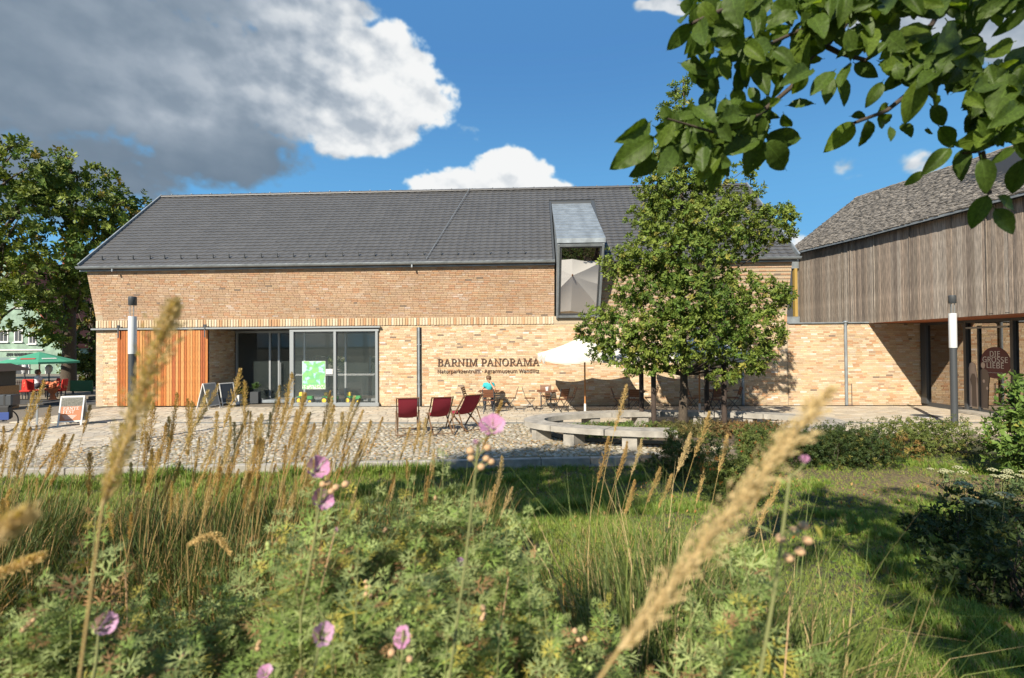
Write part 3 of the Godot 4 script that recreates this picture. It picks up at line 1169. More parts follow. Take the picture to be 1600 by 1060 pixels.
func entrance(o: Node3D):
	var zi := -21.3
	# recess: side wall of brick, ceiling, inner room
	var b := MB.new()
	b.box(Vector3(-13.56, 1.6, -20.6), Vector3(0.28, 3.2, 1.4))
	var side := wpart(o, "reveal_wall", b.mesh(), M.mortar)
	var xs := []
	var cs := []
	var flat := []
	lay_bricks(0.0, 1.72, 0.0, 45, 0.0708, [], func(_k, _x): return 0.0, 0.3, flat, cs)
	var turn := Transform3D(Basis(Vector3(0, 0, -1), Vector3.UP, Vector3(1, 0, 0)), Vector3(-13.405, 0, ZF - 0.02))
	for t in flat:
		xs.append(turn * t)
	wscatter(side, "brickwork", brick_shape(), M.brick, xs, cs)
	b = MB.new()
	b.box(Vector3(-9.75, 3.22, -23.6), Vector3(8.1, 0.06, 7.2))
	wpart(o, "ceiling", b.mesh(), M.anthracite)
	for q in [[-11.8, -20.3], [-10.9, -20.4], [-7.9, -22.0], [-7.0, -21.5]]:
		b = MB.new()
		b.lathe([Vector2(0.001, 0), Vector2(0.06, 0), Vector2(0.08, 0.02)], 12)
		wpart(o, "downlight", b.mesh(), M.steel, Transform3D(Basis.IDENTITY, Vector3(q[0], 3.165, q[1])))
	b = MB.new()
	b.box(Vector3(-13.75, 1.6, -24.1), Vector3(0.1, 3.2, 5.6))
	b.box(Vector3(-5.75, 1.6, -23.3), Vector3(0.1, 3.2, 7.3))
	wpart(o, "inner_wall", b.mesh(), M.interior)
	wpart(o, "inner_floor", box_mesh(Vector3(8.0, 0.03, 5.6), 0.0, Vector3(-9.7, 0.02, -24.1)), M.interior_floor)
	# inner glass line
	var posts := [-13.3, on_z(422, 560, zi).x, on_z(436, 560, zi).x, on_z(476, 560, zi).x, on_z(540, 560, zi).x, -6.2]
	b = MB.new()
	for x in posts:
		b.box(Vector3(x, 1.6, zi), Vector3(0.08, 3.1, 0.08))
	b.box(Vector3(-9.75, 3.12, zi), Vector3(7.2, 0.10, 0.09))
	b.box(Vector3(-9.75, 0.07, zi), Vector3(7.2, 0.12, 0.09))
	wpart(o, "inner_frame", b.mesh(), M.steel)
	for k in 5:
		wpart(o, "inner_pane", box_mesh(Vector3(posts[k + 1] - posts[k] - 0.08, 2.95, 0.01), 0.0, Vector3((posts[k] + posts[k + 1]) * 0.5, 1.6, zi)), M.glass)
	var dx: float = posts[2]
	wpart(o, "threshold", box_mesh(Vector3(2.6, 0.13, 0.5), 0.01, Vector3(-10.6, 0.07, zi + 0.32)), M.zinc)
	b = MB.new()
	b.tube([Vector3(dx + 0.12, 0.75, zi + 0.1), Vector3(dx + 0.12, 1.75, zi + 0.1)], [0.022], 8)
	b.box(Vector3(dx + 0.12, 1.5, zi + 0.06), Vector3(0.03, 0.03, 0.1))
	b.box(Vector3(dx + 0.12, 0.95, zi + 0.06), Vector3(0.03, 0.03, 0.1))
	wpart(o, "door_handle", b.mesh(), M.steel)
	# some furniture inside
	b = MB.new()
	b.box(Vector3(-8.6, 0.55, -24.2), Vector3(2.2, 1.1, 0.6))
	b.box(Vector3(-12.2, 1.0, -25.2), Vector3(0.5, 2.0, 0.5))
	b.box(Vector3(-10.4, 1.3, -23.4), Vector3(0.7, 1.3, 0.05))
	wpart(o, "foyer_counter", b.mesh(), M.interior_floor)
	# outer glass front
	for q in [[-9.9, 0.17], [-8.1, 0.11], [-6.37, 0.11]]:
		wpart(o, "mullion", box_mesh(Vector3(q[1], 3.0, 0.12), 0.008, Vector3(q[0], 1.58, ZF + 0.02)), M.steel)
	b = MB.new()
	b.box(Vector3(-8.13, 3.10, ZF + 0.015), Vector3(3.7, 0.08, 0.14))
	wpart(o, "head_rail", b.mesh(), M.steel)
	wpart(o, "sill", box_mesh(Vector3(3.72, 0.15, 0.22), 0.01, Vector3(-8.12, 0.077, ZF + 0.03)), M.steel)
	for q in [[-9.8, -8.165], [-8.035, -6.435]]:
		wpart(o, "pane", box_mesh(Vector3(q[1] - q[0], 2.92, 0.012), 0.0, Vector3((q[0] + q[1]) * 0.5, 1.6, ZF)), M.glass)
	var dot := MB.new()
	dot.box(Vector3.ZERO, Vector3(0.022, 0.022, 0.003))
	xs = []
	cs = []
	for r in 2:
		for k in 66:
			var x := -9.76 + k * 0.05 + r * 0.025
			if absf(x + 8.1) > 0.09:
				xs.append(Transform3D(Basis.IDENTITY, Vector3(x, 1.27 + r * 0.04, ZF + 0.009)))
				cs.append(Color(0.55, 0.57, 0.57))
	wscatter(o, "safety_dots", dot.mesh(), M.paint, xs, cs)
	# steel track, sliding door of boards
	wpart(o, "door_track", box_mesh(Vector3(12.2, 0.07, 0.14), 0.008, Vector3(-12.3, 3.225, ZF + 0.09)), M.steel)
	var door := wpart(o, "sliding_door", box_mesh(Vector3(3.89, 3.12, 0.03), 0.0, Vector3(-15.365, 1.60, ZF + 0.03)), M.dark)
	var tones := [Color(0.56, 0.185, 0.035), Color(0.48, 0.135, 0.022), Color(0.62, 0.25, 0.06), Color(0.57, 0.20, 0.04), Color(0.66, 0.32, 0.10), Color(0.42, 0.105, 0.02)]
	var dm := tinted("door_wood", tones)
	var x := -17.31
	while x < -13.44:
		var w := minf([0.10, 0.125, 0.15, 0.12][rng.randi() % 4], -13.41 - x)
		wpart(door, "board", box_mesh(Vector3(w - 0.012, 3.14, 0.035), 0.006), dm[rng.randi() % 6], Transform3D(Basis.IDENTITY, Vector3(x + w * 0.5, 1.60, ZF + 0.065 + rr(0, 0.008))))
		x += w
	for hx in [-17.2, -13.5]:
		b = MB.new()
		b.box(Vector3(hx, 3.12, ZF + 0.165), Vector3(0.05, 0.52, 0.02))
		b.box(Vector3(hx, 3.33, ZF + 0.14), Vector3(0.12, 0.12, 0.05), Basis.IDENTITY, 0.01)
		wpart(door, "hanger", b.mesh(), M.anthracite)

func font(called: String) -> SystemFont:
	var f := SystemFont.new()
	f.font_names = PackedStringArray([called])
	f.generate_mipmaps = false
	return f

func text_mesh(s: String, f: Font, size: int, px: float, depth: float) -> TextMesh:
	var t := TextMesh.new()
	t.text = s
	t.font = f
	t.font_size = size
	t.pixel_size = px
	t.depth = depth
	t.curve_step = 1.0
	t.horizontal_alignment = HORIZONTAL_ALIGNMENT_LEFT
	t.vertical_alignment = VERTICAL_ALIGNMENT_BOTTOM
	return t

func lettering():
	var o := thing("wall_lettering", "dark brown metal lettering BARNIM PANORAMA over a smaller line on the brick wall", "lettering", Vector3(-3.9, 1.30, ZF + 0.03))
	var f := font("Droid Serif")
	var s := "BARNIM PANORAMA"
	var px := 0.0042
	var size := 100
	var full := f.get_string_size(s, HORIZONTAL_ALIGNMENT_LEFT, -1, size).x
	px = 4.15 / full
	for k in s.length():
		if s[k] == " ":
			continue
		var w := f.get_string_size(s.substr(0, k), HORIZONTAL_ALIGNMENT_LEFT, -1, size).x
		var m := text_mesh(s[k], f, size, px, 0.03)
		part(o, "letter", m, M.lettering, Transform3D(Basis.IDENTITY, Vector3(w * px, 0.22, 0)))
	var f2 := font("Droid Sans")
	s = "Naturparkzentrum · Agrarmuseum Wandlitz"
	full = f2.get_string_size(s, HORIZONTAL_ALIGNMENT_LEFT, -1, size).x
	px = 4.13 / full
	part(o, "small_line", text_mesh(s, f2, size, px, 0.02), M.lettering, Transform3D(Basis.IDENTITY, Vector3(0, -0.02, -0.005)))

# ------------------------------------------------------------------ wooden barn on the right, its link and low wall
func barn_top(z: float) -> float:
	if z < -19.4:
		return lerpf(6.93, 6.59, (z + 25.08) / 5.68)
	return lerpf(6.59, 6.35, (z + 19.4) / 5.73)

func barn_ridge(z: float) -> float:
	return 9.83 - (z + 24.6) * 0.0874

func barn():
	var o := thing("timber_barn", "weathered grey timber barn jutting out over a glass ground floor, shingled roof", "barn", Vector3(16.6, 0, -16.5))
	var X := 13.1
	var b := MB.new()
	b.hexa([Vector3(X + 0.03, 3.26, -8), Vector3(20.1, 3.26, -8), Vector3(20.1, 3.26, -25), Vector3(X + 0.03, 3.26, -25),
		Vector3(X + 0.03, barn_top(-8) - 0.05, -8), Vector3(20.1, barn_top(-8) - 0.05, -8), Vector3(20.1, barn_top(-25) - 0.05, -25), Vector3(X + 0.03, barn_top(-25) - 0.05, -25)])
	for z in [-8.0, -24.8]:
		b.prism(PackedVector2Array([Vector2(X + 0.03, barn_top(z) - 0.04), Vector2(20.1, barn_top(z) - 0.04), Vector2(16.6, barn_ridge(z) - 0.15)]), 0.1, Transform3D(Basis.IDENTITY, Vector3(0, 0, z)))
	var wall := wpart(o, "upper_storey", b.mesh(), M.dark)
	var tones := [Color(0.35, 0.295, 0.245), Color(0.285, 0.24, 0.195), Color(0.43, 0.375, 0.32), Color(0.34, 0.275, 0.22), Color(0.25, 0.205, 0.17), Color(0.385, 0.31, 0.25)]
	var pm := tinted("grey_wood", tones)
	var z := -25.1
	while z < -8.0:
		var w: float = [0.12, 0.16, 0.2, 0.14, 0.18][rng.randi() % 5]
		var zc := z + w * 0.5
		var h := barn_top(zc) - 3.21
		wpart(wall, "plank", box_mesh(Vector3(0.03, h, w - 0.005), 0.004), pm[rng.randi() % 6], Transform3D(Basis.IDENTITY, Vector3(X + rr(0.0, 0.016), 3.21 + h * 0.5 + rr(-0.006, 0.0), zc)))
		if rng.randf() < 0.10:
			wpart(wall, "cover_strip", box_mesh(Vector3(0.022, h, 0.035), 0.005), pm[rng.randi() % 6], Transform3D(Basis.IDENTITY, Vector3(X - 0.025, 3.21 + h * 0.5, z)))
		z += w
	# roof
	var P := func(t: float, zz: float) -> Vector3: return Vector3(lerpf(12.9, 16.6, t), lerpf(barn_top(zz) + 0.03, barn_ridge(zz), t), zz)
	b = MB.new()
	for e in [[-25.5, -19.4], [-19.4, -7.6]]:
		var q := [P.call(0.0, e[1]), P.call(1.0, e[1]), P.call(1.0, e[0]), P.call(0.0, e[0])]
		var lo := []
		for p in q:
			lo.append(p - Vector3(0, 0.12, 0))
		b.hexa(lo + q)
		var q2 := [P.call(1.0, e[1]), Vector3(20.3, barn_top(e[1]), e[1]), Vector3(20.3, barn_top(e[0]), e[0]), P.call(1.0, e[0])]
		lo = []
		for p in q2:
			lo.append(p - Vector3(0, 0.12, 0))
		b.hexa(lo + q2)
	var roof := wpart(o, "shingled_roof", b.mesh(), M.dark)
	b = MB.new()
	b.hexa([Vector3(-0.5, 0, -0.5), Vector3(0.5, 0, -0.5), Vector3(0.5, 0, 0.5), Vector3(-0.5, 0, 0.5), Vector3(-0.5, 0.022, -0.5), Vector3(0.5, 0.022, -0.5), Vector3(0.5, 0.006, 0.5), Vector3(-0.5, 0.006, 0.5)])
	# local: z runs up the slope, y is the outward side
	b = MB.new()
	b.box(Vector3(0, 0.5, 0), Vector3(1, 1, 1))
	var sh := b.mesh()
	var sx := []
	var sc := []
	var rows := 34
	for r in rows:
		var t := (r + 0.3) / rows
		var zz := -25.5 + rr(0, 0.1)
		while zz < -7.7:
			var w := rr(0.08, 0.16)
			var p: Vector3 = P.call(t, zz + w * 0.5)
			var up: Vector3 = (P.call(t + 0.02, zz) - P.call(t, zz)).normalized()
			var al: Vector3 = (P.call(t, zz + 0.2) - P.call(t, zz)).normalized()
			var nn := al.cross(up).normalized()
			if nn.y < 0:
				nn = -nn
			var bs := Basis(al, nn, al.cross(nn)) * Basis.from_euler(Vector3(0.17, 0, 0) if al.cross(nn).dot(up) > 0 else Vector3(-0.17, 0, 0))
			sx.append(Transform3D(bs.scaled_local(Vector3(w - 0.006, rr(0.025, 0.05), 0.2)), p + nn * 0.005 + up * rr(-0.012, 0.012)))
			var g := rr(0.45, 1.35)
			sc.append(Color(0.22 * g, 0.20 * g, 0.175 * g))
			zz += w
	var stint := [Color(0.12, 0.11, 0.095), Color(0.19, 0.172, 0.15), Color(0.26, 0.235, 0.205)]
	pieces(roof, "shingle", "far_shingles", sh, tinted("shingle", stint), stint, M.shingle, sx, sc)
	b = MB.new()
	b.bar(Vector3(12.88, barn_top(-25.5) - 0.02, -25.5), Vector3(12.88, barn_top(-19.4) - 0.02, -19.4), 0.06, 0.07)
	b.bar(Vector3(12.88, barn_top(-19.4) - 0.02, -19.4), Vector3(12.88, barn_top(-7.6) - 0.02, -7.6), 0.06, 0.07)
	wpart(roof, "eaves_gutter", b.mesh(), M.zinc)
	# red boarded underside
	var under := wpart(o, "soffit", box_mesh(Vector3(7.0, 0.02, 11.6), 0.0, Vector3(16.6, 3.245, -13.8)), M.dark)
	for k in 14:
		wpart(under, "soffit_board", box_mesh(Vector3(0.19, 0.025, 11.56), 0.004), M.soffit_wood, Transform3D(Basis.IDENTITY, Vector3(13.2 + k * 0.2, 3.215 + rr(-0.002, 0.002), -13.8)))
	wpart(under, "soffit_board", box_mesh(Vector3(4.1, 0.025, 11.56), 0.0, Vector3(18.05, 3.215, -13.8)), M.soffit_wood)
	# ground floor glazing
	var G := 15.12
	var coat: StandardMaterial3D = mat("coated_glass", lin(0.36, 0.34, 0.33), 0.015)
	coat.metallic = 1.0
	var front := wpart(o, "glass_front", box_mesh(Vector3(0.06, 0.16, 11.6), 0.0, Vector3(G, 0.08, -13.8)), M.anthracite)
	var zs := [-19.42, -17.62, -15.95, -14.25, -12.55, -10.9, -9.2]
	for k in zs.size():
		var w := 0.26 if k == 0 else 0.11
		wpart(front, "mullion", box_mesh(Vector3(0.16, 3.05, w), 0.006), M.anthracite, Transform3D(Basis.IDENTITY, Vector3(G - 0.02, 1.62, zs[k])))
		if k < zs.size() - 1:
			wpart(front, "pane", box_mesh(Vector3(0.015, 2.95, zs[k + 1] - zs[k] - 0.1), 0.0, Vector3(G, 1.62, (zs[k] + zs[k + 1]) * 0.5)), coat)
	wpart(front, "head_frame", box_mesh(Vector3(0.14, 0.09, 11.5), 0.0, Vector3(G - 0.02, 3.15, -13.8)), M.anthracite)
	wpart(front, "door_closer_rail", box_mesh(Vector3(0.1, 0.06, 1.5), 0.0, Vector3(G - 0.06, 2.93, -16.8)), M.steel)
	wpart(front, "door_edge", box_mesh(Vector3(0.05, 2.9, 0.05), 0.0, Vector3(G - 0.04, 1.55, -17.15)), M.anthracite)
	wpart(front, "doorstep", box_mesh(Vector3(0.4, 0.10, 1.75), 0.01, Vector3(G - 0.25, 0.05, -16.75)), M.concrete)
	b = MB.new()
	b.box(Vector3(20.0, 1.6, -14.0), Vector3(0.2, 3.2, 12.0))
	b.box(Vector3(17.6, 1.6, -19.9), Vector3(4.8, 3.2, 0.2))
	b.box(Vector3(17.6, 1.6, -8.1), Vector3(4.8, 3.2, 0.2))
	wpart(o, "ground_floor_wall", b.mesh(), M.mortar)
	# the round sticker and the couple on the glass
	var face := Basis(Vector3(0, 0, 1), Vector3.UP, Vector3(-1, 0, 0))
	var disc := thing("window_sticker", "round dark red sticker DIE GROSSE LIEBE in white on the glass front", "window sticker", Vector3(G - 0.012, 1.76, -16.60))
	b = MB.new()
	var poly := PackedVector2Array()
	for k in 40:
		poly.append(Vector2(cos(TAU * k / 40), sin(TAU * k / 40)) * 0.52)
	b.prism(poly, 0.003)
	part(disc, "disc", b.mesh(), mat("sticker_red", lin(0.085, 0.014, 0.024), 0.5), Transform3D(face, Vector3.ZERO))
	var f := font("Droid Sans")
	var rows2 := [["DIE", 0.14, 0.25], ["GROSSE", -0.05, 0.25], ["LIEBE", -0.24, 0.25]]
	b = MB.new()
	var wave := []
	for k in 60:
		wave.append(Vector3(-0.004, -0.33 + 0.014 * sin(k * 1.9) * (1.0 if k % 9 else 1.6), -0.27 + k * 0.009))
	b.tube(wave, [0.004], 4)
	part(disc, "script_line", b.mesh(), M.white)
	for q in rows2:
		var fs := 100
		var px: float = q[2] / 100.0
		var w := f.get_string_size(q[0], HORIZONTAL_ALIGNMENT_LEFT, -1, fs).x * px
		part(disc, "print_line", text_mesh(q[0], f, fs, px, 0.003), M.white, Transform3D(face, Vector3(-0.006, q[1], -w * 0.5)))
	var duo := thing("couple_sticker", "faded print of a bride and groom stuck to the glass front", "window sticker", Vector3(G - 0.012, 0.2, -17.2))
	var pale := mat("print_pale", lin(0.52, 0.43, 0.37), 0.6)
	var brown := mat("print_brown", lin(0.17, 0.135, 0.115), 0.6)
	var veil := PackedVector2Array([Vector2(-0.36, 0.0), Vector2(-0.02, 0.05), Vector2(-0.02, 0.6), Vector2(-0.08, 1.2), Vector2(-0.12, 1.48), Vector2(-0.22, 1.56), Vector2(-0.33, 1.5), Vector2(-0.39, 1.25), Vector2(-0.38, 0.7)])
	b = MB.new()
	b.prism(veil, 0.002)
	part(duo, "veil", b.mesh(), pale, Transform3D(face, Vector3.ZERO))
	var dress := PackedVector2Array([Vector2(-0.26, 0.03), Vector2(-0.08, 0.03), Vector2(-0.1, 0.75), Vector2(-0.08, 1.0), Vector2(-0.15, 1.16), Vector2(-0.25, 1.16), Vector2(-0.32, 0.95), Vector2(-0.25, 0.7)])
	b = MB.new()
	b.prism(dress, 0.002)
	part(duo, "bride_dress", b.mesh(), brown, Transform3D(face, Vector3(-0.004, 0, 0)))
	var suit := PackedVector2Array([Vector2(0.06, 0.02), Vector2(0.32, 0.02), Vector2(0.36, 0.8), Vector2(0.40, 1.1), Vector2(0.33, 1.3), Vector2(0.2, 1.36), Vector2(0.08, 1.3), Vector2(-0.04, 1.0), Vector2(0.05, 0.7)])
	b = MB.new()
	b.prism(suit, 0.002)
	part(duo, "groom_suit", b.mesh(), brown, Transform3D(face, Vector3(-0.007, 0, 0)))
	for q in [[-0.2, 1.3, 0.075], [0.18, 1.46, 0.08], [0.2, 0.93, 0.045], [0.32, 0.7, 0.04]]:
		poly = PackedVector2Array()
		for k in 14:
			poly.append(Vector2(q[0] + cos(TAU * k / 14) * q[2], q[1] + sin(TAU * k / 14) * q[2] * 1.3))
		b = MB.new()
		b.prism(poly, 0.002)
		part(duo, "face_and_hands", b.mesh(), pale, Transform3D(face, Vector3(-0.010, 0, 0)))
	# ---- low wall running on from the museum below the barn
	var w := thing("brick_wall", "sunlit buff brick wall running from the museum in under the barn", "brick wall", Vector3(12.6, 0, ZF - 0.15))
	b = MB.new()
	b.box(Vector3(12.63, 1.6, ZF - 0.159), Vector3(5.22, 3.2, 0.3))
	var core := wpart(w, "wall_core", b.mesh(), M.mortar)
	var xs := []
	var cs := []
	lay_bricks(10.02, 15.22, 0.0, 45, 0.0708, [], func(_k, _x): return ZF, 0.1, xs, cs)
	brick_pieces(core, xs, cs, brick_shape(), 120)
	wpart(w, "coping", box_mesh(Vector3(3.08, 0.05, 0.42), 0.008, Vector3(11.57, 3.235, ZF - 0.14)), M.zinc)
	b = MB.new()
	b.tube([Vector3(12.2, 0.02, ZF + 0.06), Vector3(12.2, 3.25, ZF + 0.06)], [0.055], 10)
	b.ball(Vector3(12.2, 3.26, ZF + 0.06), Vector3(0.1, 0.06, 0.1))
	wpart(w, "downpipe", b.mesh(), M.zinc)
	b = MB.new()
	b.tube([Vector3(12.42, 0.02, ZF + 0.03), Vector3(12.42, 0.85, ZF + 0.03)], [0.012], 6)
	wpart(w, "earthing_rod", b.mesh(), M.anthracite)
	# ---- glazed link between the two
	var l := thing("glazed_link", "narrow glazed link with yellow jamb between brick museum and timber barn", "link building", Vector3(11.5, 0, -24.4))
	wpart(l, "terrace_roof", box_mesh(Vector3(3.0, 0.1, 4.6), 0.0, Vector3(11.55, 3.15, -22.2)), M.zinc)
	wpart(l, "fascia", box_mesh(Vector3(3.0, 0.85, 0.2), 0.0, Vector3(11.55, 6.55, -24.5)), M.zinc)
	wpart(l, "link_sill", box_mesh(Vector3(3.0, 0.55, 0.24), 0.0, Vector3(11.55, 3.48, -24.5)), M.zinc)
	wpart(l, "window", box_mesh(Vector3(2.7, 2.4, 0.02), 0.0, Vector3(11.4, 4.94, -24.45)), M.anthracite)
	wpart(l, "yellow_jamb", box_mesh(Vector3(0.13, 2.37, 0.2), 0.0, Vector3(12.9, 4.94, -24.47)), mat("ochre", lin(0.30, 0.20, 0.05), 0.7))
	wpart(l, "room_behind", box_mesh(Vector3(3.0, 3.9, 0.1), 0.0, Vector3(11.55, 5.0, -26.0)), M.interior)

# ------------------------------------------------------------------ what stands to the left beyond the street
func background_left():
	var zf := -42.0
	var c := on_z(98, 600, zf)
	var xr := c.x
	var xm := on_z(4, 600, zf).x
	var hw := xr - xm
	var o := thing("guest_house", "pale green gabled inn ZUR DAMPFLOK with red tiled roof behind the trees", "house", Vector3(xm, 0.17, zf - 6))
	var b := MB.new()
	var ridge := on_z(4, 405, zf).y
	var eave := on_z(98, 540, zf).y
	b.prism(PackedVector2Array([Vector2(xm - hw, 0.1), Vector2(xr, 0.1), Vector2(xr, eave), Vector2(xm, ridge), Vector2(xm - hw, eave)]), 12.0, Transform3D(Basis.IDENTITY, Vector3(0, 0, zf - 12.0)))
	wpart(o, "wall", b.mesh(), M.render)
	b = MB.new()
	for s in [-1.0, 1.0]:
		var e := Vector3(xm + s * (hw + 0.3), eave - 0.25, zf + 0.35)
		var r := Vector3(xm, ridge + 0.15, zf + 0.35)
		var dz := Vector3(0, 0, -12.7)
		var up := Vector3(0, 0.22, 0)
		var p := [e, r, r + dz, e + dz]
		if s > 0:
			p = [r, e, e + dz, r + dz]
		b.hexa([p[0], p[1], p[2], p[3], p[0] + up, p[1] + up, p[2] + up, p[3] + up])
	var roof := wpart(o, "roof", b.mesh(), M.red_tile)
	wpart(roof, "chimney", box_mesh(Vector3(0.7, 1.6, 0.7), 0.0, Vector3(xm + 1.2, ridge + 0.2, zf - 5)), M.red_tile)
	for q in [[6, 525, 12, 17], [29, 525, 11, 17], [51, 529, 10, 15], [29, 470, 11, 20]]:
		var w0 := on_z(q[0] - q[2] * 0.5, q[1] - q[3] * 0.5, zf)
		var w1 := on_z(q[0] + q[2] * 0.5, q[1] + q[3] * 0.5, zf)
		var mid := (w0 + w1) * 0.5
		var sz := Vector2(w1.x - w0.x, w0.y - w1.y)
		var wi := wpart(o, "window", box_mesh(Vector3(sz.x + 0.14, sz.y + 0.14, 0.06), 0.0, mid + Vector3(0, 0, 0.02)), M.white)
		for s in [-1, 1]:
			wpart(wi, "window_pane", box_mesh(Vector3(sz.x * 0.5 - 0.06, sz.y - 0.05, 0.03), 0.0, mid + Vector3(s * sz.x * 0.25, 0, 0.05)), M.anthracite)
		wpart(wi, "window_sill", box_mesh(Vector3(sz.x + 0.3, 0.08, 0.16), 0.0, mid + Vector3(0, -sz.y * 0.5 - 0.1, 0.07)), M.white)
	# ground floor window and band
	for q in [[30, 580, 34, 24], [75, 582, 8, 20]]:
		var w0 := on_z(q[0] - q[2] * 0.5, q[1] - q[3] * 0.5, zf)
		var w1 := on_z(q[0] + q[2] * 0.5, q[1] + q[3] * 0.5, zf)
		var mid := (w0 + w1) * 0.5
		var sz := Vector2(w1.x - w0.x, w0.y - w1.y)
		var wi := wpart(o, "shop_window", box_mesh(Vector3(sz.x, sz.y, 0.04), 0.0, mid), M.anthracite)
		for k in 4 if q[2] > 20 else 1:
			wpart(wi, "glazing_bar", box_mesh(Vector3(0.06, sz.y, 0.05), 0.0, mid + Vector3((k - 1.5) * sz.x * 0.3, 0, 0.03)), M.white)
		wpart(wi, "glazing_bar", box_mesh(Vector3(sz.x, 0.06, 0.045), 0.0, mid + Vector3(0, sz.y * 0.2, 0.03)), M.white)
	var band := on_z(35, 547, zf)
	wpart(o, "string_course", box_mesh(Vector3(4.6, 0.12, 0.12), 0.0, band + Vector3(-0.3, 0, 0.05)), M.white)
	var t0 := on_z(10, 557, zf)
	var f := font("Droid Sans")
	var s := "ZUR DAMPFLOK"
	var w := f.get_string_size(s, HORIZONTAL_ALIGNMENT_LEFT, -1, 100).x
	var px := (on_z(52, 557, zf).x - t0.x) / w
	for k in s.length():
		if s[k] != " ":
			var adv := f.get_string_size(s.substr(0, k), HORIZONTAL_ALIGNMENT_LEFT, -1, 100).x * px
			wpart(o, "sign_letter", text_mesh(s[k], f, 100, px, 0.05), M.anthracite, Transform3D(Basis.IDENTITY, t0 + Vector3(adv, -0.05, 0.05)))
	# awning over the terrace, lower in front of the house
	b = MB.new()
	var a0 := on_z(-30, 560, -36.0)
	var a1 := on_z(72, 560, -36.0)
	b.hexa([a0 + Vector3(0, -0.5, 2.2), a1 + Vector3(0, -0.5, 2.2), a1, a0, a0 + Vector3(0, -0.45, 2.2), a1 + Vector3(0, -0.45, 2.2), a1 + Vector3(0, 0.06, 0), a0 + Vector3(0, 0.06, 0)])
	var aw := thing("awning", "grey green awning stretched over the inn terrace", "awning", Vector3((a0.x + a1.x) * 0.5, 0.17, -35))
	wpart(aw, "cloth", b.mesh(), mat("awning_cloth", lin(0.16, 0.22, 0.19), 0.9))
	for k in 3:
		b = MB.new()
		var q: Vector3 = a0.lerp(a1, 0.05 + 0.45 * k) + Vector3(0, 0, 2.1)
		b.tube([Vector3(q.x, 0.17, q.z), Vector3(q.x, q.y - 0.48, q.z)], [0.04], 6)
		wpart(aw, "post", b.mesh(), M.anthracite)
	# green parasol
	var p := at(61, 600, 22.8)
	p.y = 0.17
	var g := thing("green_parasol", "green octagonal beer garden parasol with red and white print", "parasol", p)
	b = MB.new()
	b.tube([Vector3.ZERO, Vector3(0, 2.1, 0)], [0.03], 8)
	part(g, "pole", b.mesh(), M.white)
	var green := mat("parasol_green", lin(0.05, 0.27, 0.17), 0.85)
	b = MB.new()
	for k in 8:
		var e0 := Vector3(cos(TAU * k / 8), 0, sin(TAU * k / 8)) * 1.42 + Vector3(0, 1.66, 0)
		var e1 := Vector3(cos(TAU * (k + 1) / 8), 0, sin(TAU * (k + 1) / 8)) * 1.42 + Vector3(0, 1.66, 0)
		b.tri(Vector3(0, 2.12, 0), e1, e0)
		b.quad(e1, e1 - Vector3(0, 0.09, 0), e0 - Vector3(0, 0.09, 0), e0)
		b.tri(Vector3(0, 2.10, 0), e0 - Vector3(0, 0.015, 0), e1 - Vector3(0, 0.015, 0))
	part(g, "canopy", b.mesh(), green)
	for k in [0, 1, 2]:
		var an: float = TAU * (k + 0.5) / 8.0
		var d := Vector3(cos(an), 0, sin(an))
		var tb := Vector3(-sin(an), 0, cos(an))
		var up := (Vector3(0, 0.46, 0) - d * 1.31).normalized()
		part(g, "print_patch", box_mesh(Vector3(0.52, 0.006, 0.12)), M.white if k != 1 else mat("print_red", lin(0.4, 0.03, 0.03), 0.7), Transform3D(Basis(tb, up.cross(-tb), -up).orthonormalized(), d * 0.92 + Vector3(0, 1.815, 0)))
	# red covered chairs
	var red := mat("red_cloth", lin(0.48, 0.03, 0.02), 0.9)
	var orange := mat("flower_cloth", lin(0.52, 0.17, 0.08), 0.9)
	var names := ["red flowered garden chair beside the seated man in white", "red flowered garden chair at the outer edge of the terrace", "red flowered garden chair behind the terracotta pot", "red flowered garden chair right of the parasol pole"]
	var spots := [[50, 22.0, 2.6], [40, 21.7, 0.5], [80, 22.6, -0.6], [91, 22.0, -1.2]]
	for k in 4:
		p = at(spots[k][0], 610, spots[k][1])
		p.y = 0.17
		var ch := thing("red_chair", names[k], "chair", p, spots[k][2], "red chairs on the inn terrace")
		ch.scale = Vector3.ONE * 0.84
		b = MB.new()
		b.box(Vector3(0, 0.45, 0), Vector3(0.5, 0.10, 0.5), Basis.IDENTITY, 0.03)
		part(ch, "seat", b.mesh(), red)
		b = MB.new()
		b.box(Vector3(0, 0.75, -0.26), Vector3(0.5, 0.62, 0.10), turned(0, -0.12), 0.04)
		var bk := part(ch, "backrest", b.mesh(), red)
		for q in 5:
			b = MB.new()
			b.ball(Vector3(rr(-0.18, 0.18), rr(0.55, 0.95), -0.32), Vector3(0.06, 0.05, 0.02), 4, 6)
			part(bk, "flower_print", b.mesh(), orange)
		for sx in [-1, 1]:
			for sz in [-1, 1]:
				part(ch, "leg", box_mesh(Vector3(0.04, 0.42, 0.04), 0.0, Vector3(sx * 0.21, 0.21, sz * 0.21)), M.anthracite)
	p = at(82, 613, 21.6)
	p.y = 0.17
	var pot := thing("flower_pot", "terracotta pedestal pot of orange flowers on the inn terrace", "plant pot", p)
	b = MB.new()
	b.lathe([Vector2(0.17, 0), Vector2(0.1, 0.1), Vector2(0.08, 0.25), Vector2(0.14, 0.32), Vector2(0.22, 0.5), Vector2(0.24, 0.52)], 12)
	part(pot, "pot", b.mesh(), mat("terracotta", lin(0.36, 0.12, 0.05), 0.9))
	b = MB.new()
	for k in 24:
		b.ball(Vector3(rr(-0.2, 0.2), 0.62 + rr(-0.1, 0.14), rr(-0.2, 0.2)), Vector3.ONE * rr(0.05, 0.09), 3, 5)
